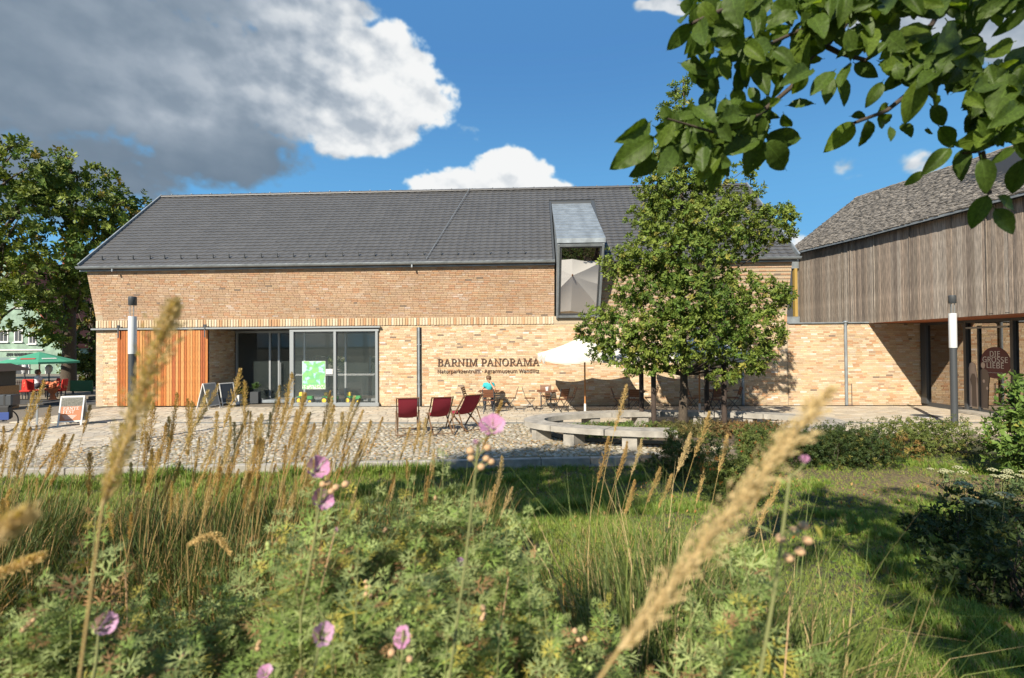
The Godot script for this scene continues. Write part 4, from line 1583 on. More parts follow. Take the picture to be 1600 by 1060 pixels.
	part(pot, "flowers", b.mesh(), orange)
	for q in [[38, 577, "white globe lantern on a post left of the green parasol pole"], [76, 577, "white globe lantern on a post right of the green parasol pole"]]:
		p = at(q[0], 600, 23.6)
		p.y = 0.17
		var la := thing("lantern", q[2], "lantern", p, 0.0, "terrace lanterns")
		b = MB.new()
		b.tube([Vector3.ZERO, Vector3(0, 1.08, 0)], [0.03], 6)
		part(la, "post", b.mesh(), M.anthracite)
		b = MB.new()
		b.lathe([Vector2(0.06, 1.08), Vector2(0.13, 1.18), Vector2(0.15, 1.36), Vector2(0.09, 1.46), Vector2(0.02, 1.5)], 10)
		part(la, "globe", b.mesh(), M.milk)
	# terrace fence
	var f0 := at(8, 600, 24.0)
	var f1 := at(96, 600, 24.0)
	f0.y = 0.17
	f1.y = 0.17
	var fe := thing("terrace_fence", "low dark picket fence along the inn terrace", "fence", (f0 + f1) * 0.5)
	for k in 30:
		wpart(fe, "picket", box_mesh(Vector3(0.05, 0.72, 0.02)), M.post_wood, Transform3D(Basis.IDENTITY, f0.lerp(f1, k / 29.0) + Vector3(0, 0.36, 0)))
	b = MB.new()
	b.bar(f0 + Vector3(0, 0.6, -0.025), f1 + Vector3(0, 0.6, -0.025), 0.03, 0.06)
	b.bar(f0 + Vector3(0, 0.2, -0.025), f1 + Vector3(0, 0.2, -0.025), 0.03, 0.06)
	wpart(fe, "rail", b.mesh(), M.post_wood)
	# kiosk at the picture's edge
	p = at(2, 610, 19.6)
	p.y = 0.0
	var ki := thing("kiosk", "small wooden kiosk with a low brown roof beside the street", "kiosk", p)
	part(ki, "counter", box_mesh(Vector3(1.1, 0.95, 1.0), 0.01, Vector3(-0.35, 0.475, 0)), M.frame_wood)
	part(ki, "window", box_mesh(Vector3(0.9, 0.6, 0.9), 0.0, Vector3(-0.35, 1.25, 0)), M.anthracite)
	b = MB.new()
	b.hexa([Vector3(-1.2, 1.55, 0.8), Vector3(0.5, 1.55, 0.8), Vector3(0.5, 1.55, -0.8), Vector3(-1.2, 1.55, -0.8), Vector3(-0.9, 1.85, 0.3), Vector3(0.05, 1.85, 0.3), Vector3(0.05, 1.85, -0.3), Vector3(-0.9, 1.85, -0.3)])
	part(ki, "roof", b.mesh(), M.post_wood)
	for sx in [-0.8, 0.12]:
		part(ki, "corner_post", box_mesh(Vector3(0.07, 0.62, 0.07), 0.0, Vector3(sx, 1.24, 0.47)), M.frame_wood)
	# green board by the trunk
	p = at(127, 606, 24.2)
	p.y = 0.17
	var gb := thing("green_board", "low green board fence between the tree trunk and the museum corner", "board", p)
	part(gb, "board", box_mesh(Vector3(1.15, 0.55, 0.05), 0.01, Vector3(0, 0.4, 0)), mat("board_green", lin(0.02, 0.11, 0.05), 0.7))
	for sx in [-0.5, 0.5]:
		part(gb, "post", box_mesh(Vector3(0.06, 0.62, 0.06), 0.0, Vector3(sx, 0.31, -0.06)), M.anthracite)
	bicycle()

func bicycle():
	var p := on_y(7, 676, 0.0)
	var o := thing("bicycle", "parked black bicycle at the left edge with its rear wheel in view", "bicycle", p, 0.25)
	for cx in [0.0, -1.05]:
		var b := MB.new()
		var ring := []
		for k in 25:
			ring.append(Vector3(cx + cos(TAU * k / 24) * 0.33, 0.345 + sin(TAU * k / 24) * 0.33, 0))
		b.tube(ring, [0.017], 6, false)
		var wh := part(o, "wheel", b.mesh(), M.rubber)
		b = MB.new()
		for k in 14:
			var d := Vector3(cos(TAU * k / 14), sin(TAU * k / 14), 0)
			b.tube([Vector3(cx, 0.345, 0) + d * 0.03, Vector3(cx, 0.345, 0) + d * 0.32], [0.002], 3, false)
		b.tube([Vector3(cx, 0.345, -0.05), Vector3(cx, 0.345, 0.05)], [0.03], 8)
		part(wh, "spokes", b.mesh(), M.steel)
	var b := MB.new()
	var crank := Vector3(-0.42, 0.3, 0)
	var seat := Vector3(-0.24, 0.82, 0)
	var head := Vector3(-0.85, 0.88, 0)
	for q in [[Vector3(0, 0.345, 0.05), crank], [Vector3(0, 0.345, 0.05), seat], [crank, seat], [crank, head - Vector3(0, 0.15, 0)], [seat - Vector3(0, 0.08, 0), head], [head + Vector3(0.02, 0.08, 0), Vector3(-1.05, 0.345, 0.05)]]:
		b.tube([q[0], q[1]], [0.016], 6)
	part(o, "frame", b.mesh(), M.anthracite)
	b = MB.new()
	b.ball(Vector3(-0.22, 0.92, 0), Vector3(0.14, 0.04, 0.08), 5, 8)
	b.tube([seat, Vector3(-0.22, 0.9, 0)], [0.014], 6)
	part(o, "saddle", b.mesh(), M.rubber)
	b = MB.new()
	b.tube([Vector3(-0.84, 1.05, -0.28), Vector3(-0.9, 1.08, 0), Vector3(-0.84, 1.05, 0.28)], [0.013], 6)
	b.tube([head, Vector3(-0.9, 1.08, 0)], [0.014], 6)
	part(o, "handlebar", b.mesh(), M.anthracite)
	b = MB.new()
	b.box(Vector3(0.02, 0.76, 0), Vector3(0.5, 0.02, 0.14))
	b.tube([Vector3(0.2, 0.75, 0.06), Vector3(0, 0.345, 0.06)], [0.008], 5)
	part(o, "carrier", b.mesh(), M.anthracite)
	var bag := thing("pannier_bag", "black pannier bag with blue flap hanging on the bicycle carrier", "bag", p + Vector3(0.05, 0.5, 0.14), 0.25)
	b = MB.new()
	b.box(Vector3(0.05, 0.1, 0), Vector3(0.42, 0.4, 0.16), Basis.IDENTITY, 0.05)
	part(bag, "body", b.mesh(), M.rubber)
	part(bag, "flap", box_mesh(Vector3(0.3, 0.22, 0.02), 0.008, Vector3(0.1, 0.0, 0.088)), mat("bag_blue", lin(0.02, 0.05, 0.2), 0.7))
	var top := thing("crate_box", "dark box strapped on top of the bicycle carrier", "box", p + Vector3(0.0, 0.775, 0), 0.25)
	part(top, "box", box_mesh(Vector3(0.46, 0.32, 0.34), 0.03, Vector3(0.05, 0.165, 0)), M.anthracite)
	part(top, "strap", box_mesh(Vector3(0.04, 0.33, 0.35), 0.0, Vector3(0.1, 0.166, 0)), M.rubber)

# ------------------------------------------------------------------ furniture
func a_board(called: String, label: String, pos: Vector3, yaw: float, w: float, h: float, sheet: Material) -> Node3D:
	var o := thing(called, label, "sandwich board", pos, yaw)
	var lean := 0.26
	for s in [1.0, -1.0]:
		var bs := Basis.from_euler(Vector3(-lean * s, 0, 0))
		var c := Vector3(0, h * 0.5 * cos(lean), s * (h * 0.5 * sin(lean) + 0.01))
		var b := MB.new()
		for sx in [-1.0, 1.0]:
			b.box(c + bs * Vector3(sx * (w * 0.5 - 0.02), 0, 0), Vector3(0.04, h, 0.03), bs, 0.005)
		b.box(c + bs * Vector3(0, h * 0.5 - 0.02, 0), Vector3(w - 0.082, 0.04, 0.028), bs)
		b.box(c + bs * Vector3(0, -h * 0.5 + 0.14, 0), Vector3(w - 0.082, 0.04, 0.028), bs)
		part(o, "frame", b.mesh(), M.white)
		b = MB.new()
		b.box(c + bs * Vector3(0, 0.06, 0), Vector3(w - 0.085, h - 0.2, 0.012), bs)
		part(o, "panel", b.mesh(), sheet)
	return o

func map_texture() -> ImageTexture:                          # the print: a pale green map with lakes
	var f := FastNoiseLite.new()
	f.seed = 44
	f.frequency = 0.03
	f.fractal_octaves = 4
	var im := Image.create(96, 118, false, Image.FORMAT_RGB8)
	for y in 118:
		for x in 96:
			var v := f.get_noise_2d(x, y)
			var c := Color(0.38, 0.62, 0.43).lerp(Color(0.44, 0.66, 0.40), clampf(f.get_noise_2d(x + 300.0, y) * 2.0 + 0.5, 0, 1))
			if v - y * 0.004 > -0.03:
				c = Color(0.48, 0.66, 0.66)
			if v - y * 0.004 > 0.12:
				c = Color(0.60, 0.73, 0.72)
			if y > 100 and f.get_noise_2d(x * 3.0, y * 3.0) > 0.0:
				c = Color(0.72, 0.78, 0.70)
			im.set_pixel(x, y, c)
	return ImageTexture.create_from_image(im)

func lamp_post(pos: Vector3, label: String):
	var o := thing("lamp_post", label, "lamp post", pos, 0.0, "slim lamp posts of the yard")
	var b := MB.new()
	b.lathe([Vector2(0.085, 0.0), Vector2(0.085, 2.28)], 16)
	part(o, "post", b.mesh(), M.anthracite)
	b = MB.new()
	b.lathe([Vector2(0.001, 2.28), Vector2(0.095, 2.28), Vector2(0.095, 3.27), Vector2(0.001, 3.27)], 16)
	part(o, "milk_glass_tube", b.mesh(), M.milk)
	b = MB.new()
	for k in 3:
		var d := Vector3(cos(TAU * k / 3 + 0.4), 0, sin(TAU * k / 3 + 0.4)) * 0.05
		b.tube([d + Vector3(0, 3.27, 0), d + Vector3(0, 3.58, 0)], [0.008], 5)
	part(o, "rods", b.mesh(), M.steel)
	b = MB.new()
	b.lathe([Vector2(0.088, 3.27), Vector2(0.088, 3.56)], 16)
	part(o, "clear_tube", b.mesh(), M.glass)
	b = MB.new()
	b.lathe([Vector2(0.001, 3.56), Vector2(0.095, 3.56), Vector2(0.095, 3.77), Vector2(0.085, 3.79), Vector2(0.001, 3.79)], 16)
	part(o, "cap", b.mesh(), M.anthracite)

func make_chair(label: String) -> Node3D:
	var o := thing("folding_chair", label, "folding chair", Vector3.ZERO, 0.0, "wooden slatted folding chairs by the wall")
	for s in [-1.0, 1.0]:
		var x: float = s * 0.2
		var b := MB.new()
		b.bar(Vector3(x, 0.0, 0.22), Vector3(x, 0.48, -0.14), 0.014, 0.028, Vector3.RIGHT)
		b.bar(Vector3(x, 0.48, -0.14), Vector3(x, 0.88, -0.27), 0.014, 0.028, Vector3.RIGHT)
		part(o, "back_upright", b.mesh(), M.anthracite)
		b = MB.new()
		b.bar(Vector3(x * 0.86, 0.0, -0.24), Vector3(x * 0.86, 0.45, 0.2), 0.014, 0.026, Vector3.RIGHT)
		part(o, "rear_leg", b.mesh(), M.anthracite)
	var b := MB.new()
	b.tube([Vector3(-0.2, 0.12, 0.13), Vector3(0.2, 0.12, 0.13)], [0.008], 6)
	b.tube([Vector3(-0.17, 0.1, -0.14), Vector3(0.17, 0.1, -0.14)], [0.008], 6)
	part(o, "stretcher", b.mesh(), M.anthracite)
	for k in 6:
		part(o, "seat_slat", box_mesh(Vector3(0.4, 0.018, 0.055), 0.004), M.slat_wood, Transform3D(Basis.IDENTITY, Vector3(0, 0.465, -0.15 + k * 0.066)))
	for k in 4:
		var y := 0.61 + k * 0.072
		part(o, "back_slat", box_mesh(Vector3(0.42, 0.066, 0.014), 0.004), M.slat_wood, Transform3D(turned(0, -0.31), Vector3(0, y, -0.155 - (y - 0.53) * 0.325)))
	return o

func make_table(label: String) -> Node3D:
	var o := thing("bistro_table", label, "bistro table", Vector3.ZERO, 0.0, "square bistro tables by the wall")
	for k in 8:
		part(o, "top_slat", box_mesh(Vector3(0.09, 0.022, 0.74), 0.004), M.slat_wood, Transform3D(Basis.IDENTITY, Vector3(-0.336 + k * 0.096, 0.735, 0)))
	for s in [-1.0, 1.0]:
		var b := MB.new()
		b.bar(Vector3(-0.3, 0.0, s * 0.3), Vector3(0.3, 0.72, s * 0.3), 0.016, 0.028, Vector3.BACK)
		part(o, "crossed_leg", b.mesh(), M.anthracite)
		b = MB.new()
		b.bar(Vector3(0.3, 0.0, s * 0.282), Vector3(-0.3, 0.72, s * 0.282), 0.016, 0.028, Vector3.BACK)
		part(o, "crossed_leg", b.mesh(), M.anthracite)
	var b := MB.new()
	b.box(Vector3(-0.3, 0.715, 0), Vector3(0.03, 0.02, 0.64))
	b.box(Vector3(0.3, 0.715, 0), Vector3(0.03, 0.02, 0.64))
	part(o, "bearer", b.mesh(), M.anthracite)
	return o

func make_parasol(label: String) -> Node3D:
	var o := thing("market_parasol", label, "parasol", Vector3.ZERO, 0.0, "square white parasols by the wall")
	var b := MB.new()
	b.tube([Vector3(0, 0.02, 0), Vector3(0, 2.74, 0)], [0.028], 10)
	part(o, "pole", b.mesh(), M.pole_wood)
	b = MB.new()
	b.lathe([Vector2(0.04, 0.0), Vector2(0.04, 0.42), Vector2(0.03, 0.43)], 12)
	part(o, "ground_sleeve", b.mesh(), M.white)
	# square canopy with a rib to every corner and every middle of a side
	var h := 1.5
	var top := 2.76
	var low := 2.13
	var rim := [Vector3(h, low, h), Vector3(0, low + 0.02, h * 0.985), Vector3(-h, low, h), Vector3(-h * 0.985, low + 0.02, 0), Vector3(-h, low, -h), Vector3(0, low + 0.02, -h * 0.985), Vector3(h, low, -h), Vector3(h * 0.985, low + 0.02, 0)]
	var ap := Vector3(0, top, 0)
	for k in 8:
		b = MB.new()
		var c0: Vector3 = rim[k]
		var c1: Vector3 = rim[(k + 1) % 8]
		for layer in [0.0, -0.010]:
			b.sheet(func(u, v): return ap.lerp(c0.lerp(c1, u), maxf(v, 0.002)) + Vector3(0, layer - 0.11 * sin(u * PI) * v * v - 0.05 * sin(v * PI), 0), 8, 6)
			b.sheet(func(u, v): return c0.lerp(c1, u) + Vector3(0, layer * 3.0 - 0.11 * sin(u * PI) - v * (0.17 + 0.012 * sin(u * 25.0)), 0) + ((c0 + c1) * Vector3(1, 0, 1)).normalized() * (0.008 * sin(u * 22.0) * v + layer), 14, 2)
		part(o, "canopy_panel", b.mesh(), M.canvas)
	for k in 8:
		b = MB.new()
		var e: Vector3 = rim[k]
		b.tube([Vector3(0, top - 0.05, 0), ap.lerp(e, 0.5) - Vector3(0, 0.075, 0), e - Vector3(0, 0.03, 0)], [0.012], 5)
		b.tube([Vector3(0, 1.95, 0) + e * Vector3(1, 0, 1) * 0.02, ap.lerp(e, 0.5) - Vector3(0, 0.08, 0)], [0.01], 5)
		part(o, "rib", b.mesh(), M.pole_wood)
	b = MB.new()
	b.ball(Vector3(0, top + 0.03, 0), Vector3(0.04, 0.06, 0.04), 5, 8)
	part(o, "finial", b.mesh(), M.pole_wood)
	return o

func make_deckchair(label: String) -> Node3D:
	# sits facing +z
	var o := thing("deck_chair", label, "deck chair", Vector3.ZERO, 0.0, "red canvas deck chairs on the cobbles")
	o.scale = Vector3.ONE * 1.08
	for s in [-1.0, 1.0]:
		var x: float = s * 0.27
		var b := MB.new()
		b.bar(Vector3(x, 0.03, 0.52), Vector3(x, 0.96, -0.42), 0.036, 0.026, Vector3.RIGHT)
		part(o, "long_rail", b.mesh(), M.chair_wood)
		b = MB.new()
		b.bar(Vector3(x * 0.9, 0.03, -0.48), Vector3(x * 0.9, 0.46, 0.46), 0.036, 0.026, Vector3.RIGHT)
		part(o, "cross_rail", b.mesh(), M.chair_wood)
		b = MB.new()
		b.bar(Vector3(x * 1.08, 0.60, -0.06), Vector3(x * 1.08, 0.06, -0.42), 0.03, 0.02, Vector3.RIGHT)
		part(o, "prop", b.mesh(), M.chair_wood)
	var b := MB.new()
	for q in [Vector3(0, 0.95, -0.41), Vector3(0, 0.455, 0.45), Vector3(0, 0.045, -0.46), Vector3(0, 0.05, 0.50)]:
		b.tube([q - Vector3(0.285, 0, 0), q + Vector3(0.285, 0, 0)], [0.014], 6)
	part(o, "cross_bar", b.mesh(), M.chair_wood)
	b = MB.new()
	for s in [0.0, 0.006]:
		b.sheet(func(u, v):
			var a := Vector3(0, 0.965, -0.425)
			var c := Vector3(0, 0.20, 0.10)
			var e := Vector3(0, 0.47, 0.46)
			var p: Vector3 = a * (1 - v) * (1 - v) + c * 2.0 * v * (1 - v) + e * v * v
			return p + Vector3((u - 0.5) * 0.47, -0.03 * sin(u * PI) * sin(v * PI) - s, s), 6, 14)
	part(o, "canvas", b.mesh(), M.maroon)
	return o

func ring_bench():
	var c := Vector3(3.85, 0, -13.1)
	var o := thing("ring_bench", "long oval pale concrete bench curving round the tree bed, open in front", "bench", c)
	var P := func(t: float, k: float) -> Vector3: return Vector3(cos(t) * (4.12 - k), 0, -sin(t) * (1.92 - k * 1.0))
	var a0 := -1.70
	var a1 := PI + 1.43
	# runs from the front left end (angle a1) round the back to the front right (a0 + about 0.8)
	a0 = -0.95
	var n := 13
	for k in n:
		var t0 := lerpf(a0, a1, k / float(n)) + 0.004
		var t1 := lerpf(a0, a1, (k + 1) / float(n)) - 0.004
		var b := MB.new()
		var m := 6
		for j in m:
			var u0 := lerpf(t0, t1, j / float(m))
			var u1 := lerpf(t0, t1, (j + 1) / float(m))
			var oi: Array = [P.call(u0, 0.0), P.call(u1, 0.0), P.call(u1, 0.55), P.call(u0, 0.55)]
			var hi := Vector3(0, 0.45, 0)
			var lo := Vector3(0, 0.31, 0)
			b.quad(oi[0] + hi, oi[1] + hi, oi[2] + hi, oi[3] + hi)
			b.quad(oi[3] + lo, oi[2] + lo, oi[1] + lo, oi[0] + lo)
			b.quad(oi[0] + lo, oi[1] + lo, oi[1] + hi, oi[0] + hi)
			b.quad(oi[2] + lo, oi[3] + lo, oi[3] + hi, oi[2] + hi)
			if j == 0:
				b.quad(oi[3] + lo, oi[0] + lo, oi[0] + hi, oi[3] + hi)
			if j == m - 1:
				b.quad(oi[1] + lo, oi[2] + lo, oi[2] + hi, oi[1] + hi)
		part(o, "seat_segment", b.mesh(), M.concrete)
		b = MB.new()
		var tm := t0 + 0.1
		var tn := tm + 0.09
		var q := [P.call(tm, 0.08), P.call(tn, 0.08), P.call(tn, 0.50), P.call(tm, 0.50)]
		if k == 9:
			q = [P.call(tm - 0.1, 0.02), P.call(tn + 0.35, 0.10), P.call(tn + 0.35, 0.50), P.call(tm - 0.1, 0.50)]
		var lo := []
		var hi := []
		for e in q:
			lo.append(e + Vector3(0, -0.02, 0))
			hi.append(e + Vector3(0, 0.31, 0))
		b.hexa(lo + hi)
		part(o, "foot", b.mesh(), M.concrete)

func yard():
	# boards by the door
	var dark_sheet := mat("board_sheet", lin(0.05, 0.06, 0.075), 0.5)
	var grey_sheet := mat("board_back", lin(0.30, 0.31, 0.31), 0.6)
	a_board("sandwich_board", "white framed sandwich board seen edge on before the orange sliding door", Vector3(on_z(326, 634, -18.9).x, 0, -18.9), 1.42, 0.62, 1.05, grey_sheet)
	a_board("sandwich_board", "white framed sandwich board with dark poster in the brick entrance recess", Vector3(on_z(353, 630, -19.9).x, 0.0, -19.9), 1.12, 0.62, 0.98, dark_sheet)
	var fest := mat("fest_sheet", lin(0.36, 0.13, 0.05), 0.6)
	var ab := a_board("sandwich_board", "grey framed sandwich board with brown ERNTE FEST poster standing on the paving", on_y(114, 664, 0), 0.42, 0.62, 0.95, grey_sheet)
	var bs := Basis.from_euler(Vector3(-0.26, 0, 0))
	var cc := Vector3(0, 0.95 * 0.5 * cos(0.26), 0.95 * 0.5 * sin(0.26) + 0.01)
	part(ab, "poster", box_mesh(Vector3(0.52, 0.46, 0.004)), fest, Transform3D(bs, cc + bs * Vector3(0, -0.09, 0.010)))
	part(ab, "poster_photo", box_mesh(Vector3(0.52, 0.26, 0.004)), mat("fest_photo", lin(0.25, 0.25, 0.2), 0.6, noise_tex(0.06, 0.3, 1.0, 3, false, 128, 77), Vector3(3, 3, 3)), Transform3D(bs, cc + bs * Vector3(0, 0.28, 0.010)))
	var f := font("Droid Serif")
	for q in [["ERNTE", 0.0], ["FEST", -0.11]]:
		part(ab, "poster_print", text_mesh(q[0], f, 100, 0.00125, 0.003), M.white, Transform3D(bs, cc + bs * Vector3(-0.21, q[1], 0.013)))
	for k in 4:
		part(ab, "poster_line", box_mesh(Vector3(0.36 - k * 0.05, 0.012, 0.003)), M.white, Transform3D(bs, cc + bs * Vector3(-0.03, -0.15 - k * 0.035, 0.013)))
	# planters
	for q in [[369, -20.3, 0.40, 0.36, "white", "pale square planter with leafy plant beside the dark sandwich board"], [399, -20.7, 0.5, 0.34, "anthracite", "dark square planter with bushy plant before the entrance glass"]]:
		var pos := Vector3(on_z(q[0], 620, q[1]).x, 0, q[1])
		var o := thing("planter", q[5], "planter", pos, 0.2, "")
		var b := MB.new()
		b.box(Vector3(0, q[2] * 0.5, 0), Vector3(q[3], q[2], q[3]), Basis.IDENTITY, 0.01)
		part(o, "tub", b.mesh(), M[q[4]])
		var xs := []
		var cs := []
		for k in 60:
			var d := Vector3(rr(-1, 1), rr(-0.2, 1.2), rr(-1, 1)).normalized()
			xs.append(Transform3D(along(d + Vector3(0, 0.3, 0)).scaled_local(Vector3.ONE * rr(0.10, 0.18)), Vector3(0, q[2] + 0.12, 0) + d * rr(0.05, 0.22)))
			cs.append(Color(0.06, 0.11, 0.03) * rr(0.6, 1.4))
		scatter(o, "foliage", leaf_card(), M.leaf, xs, cs)
	# poster and notice behind the glass
	var pz := ZF + 0.012
	var pa := on_z(472.5, 565, pz)
	var pb := on_z(508, 608, pz)
	var po := thing("window_poster", "pale green map poster hung in the entrance glass", "poster", Vector3((pa.x + pb.x) * 0.5, pb.y, pz))
	var mm := StandardMaterial3D.new()
	mm.albedo_texture = map_texture()
	mm.roughness = 0.6
	var b := MB.new()
	var w := pb.x - pa.x
	var h := pa.y - pb.y
	b.quad(Vector3(-w / 2, 0, 0.006), Vector3(w / 2, 0, 0.006), Vector3(w / 2, h, 0.006), Vector3(-w / 2, h, 0.006))
	part(po, "print", b.mesh(), mm)
	part(po, "sheet", box_mesh(Vector3(w + 0.02, h + 0.02, 0.004), 0.0, Vector3(0, h / 2, 0.003)), M.white)
	var na := on_z(509, 577, pz)
	var nb := on_z(519.5, 584.5, pz)
	var no := thing("paper_notice", "small white paper notice beside the green poster", "notice", Vector3((na.x + nb.x) * 0.5, nb.y, pz))
	part(no, "sheet", box_mesh(Vector3(nb.x - na.x, na.y - nb.y, 0.004), 0.0, Vector3(0, (na.y - nb.y) * 0.5, 0.003)), M.white)
	for k in 4:
		part(no, "print_line", box_mesh(Vector3(0.17, 0.008, 0.002), 0.0, Vector3(0, 0.04 + k * 0.032, 0.0065)), M.steel)
	# toy tractors
	var tl := ["green toy tractor behind the glass under the green poster", "green toy tractor behind the middle post of the glass front", "green toy tractor behind the right hand pane of the entrance"]
	var tp := [478.0, 517.0, 553.0]
	for k in 3:
		var pos := on_z(tp[k], 627, -20.2)
		toy_tractor(Vector3(pos.x, 0.035, -20.2), tl[k])
	lamp_post(on_y(206, 689, 0), "slim dark lamp post with white glass tube before the orange door")
	lamp_post(on_y(1492, 668, 0), "slim grey lamp post with white glass tube before the timber barn")
	# bicycle stand
	var st := thing("bicycle_stand", "low stainless steel bicycle stand of two flat posts on the paving", "bicycle stand", on_y(51, 667, 0))
	for s in [-1.0, 1.0]:
		part(st, "post", box_mesh(Vector3(0.07, 0.72, 0.02), 0.004, Vector3(s * 0.13, 0.36, 0)), M.steel)
	part(st, "top_bar", box_mesh(Vector3(0.188, 0.04, 0.018), 0.0, Vector3(0, 0.69, 0)), M.steel)
	ring_bench()
	# frame of posts round the young tree
	var fr := thing("tree_support", "dark timber frame of four posts staking the yard tree", "tree stake frame", Vector3(4.75, 0, -13.9))
	for q in [[1002, 655, -14.6], [1021, 664, -13.5], [1104, 652, -14.6], [1131, 655, -13.5]]:
		var tp2 := on_z(q[0], 577, q[2])
		b = MB.new()
		b.tube([Vector3(tp2.x, -0.05, q[2]), Vector3(tp2.x, tp2.y + 0.15, q[2])], [0.075, 0.068], 10)
		wpart(fr, "post", b.mesh(), M.post_wood)
	for z in [-14.6, -13.5]:
		var x0 := on_z(1002 if z < -14 else 1021, 577, z).x
		var x1 := on_z(1104 if z < -14 else 1131, 577, z).x
		var y := on_z(1060, 576, z).y
		b = MB.new()
		b.bar(Vector3(x0, y, z + 0.09), Vector3(x1, y, z + 0.09), 0.12, 0.05)
		wpart(fr, "cross_rail", b.mesh(), M.post_wood)
	# parasols
	var pr := make_parasol("square white parasol shading the table left of the yard tree")
	pr.position = Vector3(on_z(914, 600, -16.75).x, 0, -16.75)
	pr.rotation.y = deg_to_rad(4)
	another(pr, Vector3(on_z(1093, 600, -16.75).x, 0, -16.75), deg_to_rad(-7), "square white parasol half hidden behind the crown of the yard tree")
	# tables and chairs
	var tabs := [[764.0, "brown slatted bistro table where the person in teal sits"], [855.0, "brown slatted bistro table with a white pot on it"], [992.0, "brown slatted bistro table in parasol shade left of the tree trunk"], [1118.0, "brown slatted bistro table in parasol shade right of the tree trunk"]]
	var tb: Node3D = null
	for q in tabs:
		var pos := Vector3(on_z(q[0], 620, -18.2).x, 0, -18.2)
		if tb == null:
			tb = make_table(q[1])
			tb.position = pos
		else:
			another(tb, pos, rr(-0.06, 0.06), q[1])
	var chs := [[733.0, -18.45, 80, "folding chair left of the seated person's table"], [764.0, -17.55, 178, "folding chair with its back to the yard before the seated person"], [765.0, -18.92, 4, "folding chair on which the person in teal sits"],
		[799.0, -18.3, -88, "folding chair right of the seated person's table"], [827.0, -18.15, 92, "folding chair left of the table with the white pot"], [853.0, -18.95, 0, "folding chair against the wall behind the white pot's table"],
		[876.0, -17.75, -140, "folding chair turned askew in front of the white pot's table"], [890.0, -18.4, -85, "folding chair in shade right of the white pot's table"], [966.0, -18.1, 88, "shaded folding chair left of the third table"],
		[991.0, -17.6, 176, "shaded folding chair with its back to the yard between the tree stakes"], [1017.0, -18.3, -95, "shaded folding chair right of the third table"], [1083.0, -18.15, 95, "shaded folding chair left of the table right of the trunk"],
		[1119.0, -17.6, 183, "shaded folding chair with its back to the yard right of the trunk"], [1147.0, -18.2, -100, "shaded folding chair right of the last table"]]
	var ch: Node3D = null
	for q in chs:
		var pos := Vector3(on_z(q[0], 620, q[1]).x, 0, q[1])
		if ch == null:
			ch = make_chair(q[3])
			ch.position = pos
			ch.rotation.y = deg_to_rad(q[2])
		else:
			another(ch, pos, deg_to_rad(q[2]), q[3])
	# on the tables
	var tx := on_z(855, 620, -18.2).x
	var wp := thing("white_pot", "small white pot on the second bistro table", "pot", Vector3(tx + 0.0, 0.747, -18.1))
	b = MB.new()
	b.lathe([Vector2(0.05, 0), Vector2(0.075, 0.14), Vector2(0.068, 0.14), Vector2(0.045, 0.02)], 12)
	part(wp, "pot", b.mesh(), M.white)
	tx = on_z(764, 620, -18.2).x
	var pp := thing("paper_sheets", "pale sheets lying before the seated person", "paper", Vector3(tx + 0.02, 0.747, -18.15))
	part(pp, "sheet", box_mesh(Vector3(0.3, 0.004, 0.21), 0.0, Vector3(0, 0.002, 0)), M.white)
	part(pp, "sheet", box_mesh(Vector3(0.21, 0.003, 0.29)), M.white, Transform3D(turned(0.4), Vector3(0.05, 0.006, -0.02)))
	var gl := thing("drinking_glass", "small drinking glass at the right of the seated person's table", "glass", Vector3(tx + 0.24, 0.747, -18.05))
	b = MB.new()
	b.lathe([Vector2(0.001, 0.004), Vector2(0.026, 0.004), Vector2(0.034, 0.12), Vector2(0.031, 0.12)], 12)
	part(gl, "tumbler", b.mesh(), M.glass)
	b = MB.new()
	b.lathe([Vector2(0.001, 0.01), Vector2(0.024, 0.01), Vector2(0.028, 0.07), Vector2(0.001, 0.07)], 12)
	part(gl, "drink", b.mesh(), M.pole_wood)
	# deck chairs
	var dl := ["red canvas deck chair furthest left, turned away to the building", "middle red canvas deck chair of the three on the cobbles", "red canvas deck chair furthest right, seen almost side on"]
	var dp := [[637.0, 678.0, 195.0], [687.0, 676.0, 202.0], [728.0, 671.0, 217.0]]
	var dc: Node3D = null
	for k in 3:
		var pos := on_y(dp[k][0], dp[k][1], 0.01)
		if dc == null:
			dc = make_deckchair(dl[k])
			dc.position = pos
			dc.rotation.y = deg_to_rad(dp[k][2])
		else:
			another(dc, pos, deg_to_rad(dp[k][2]), dl[k])

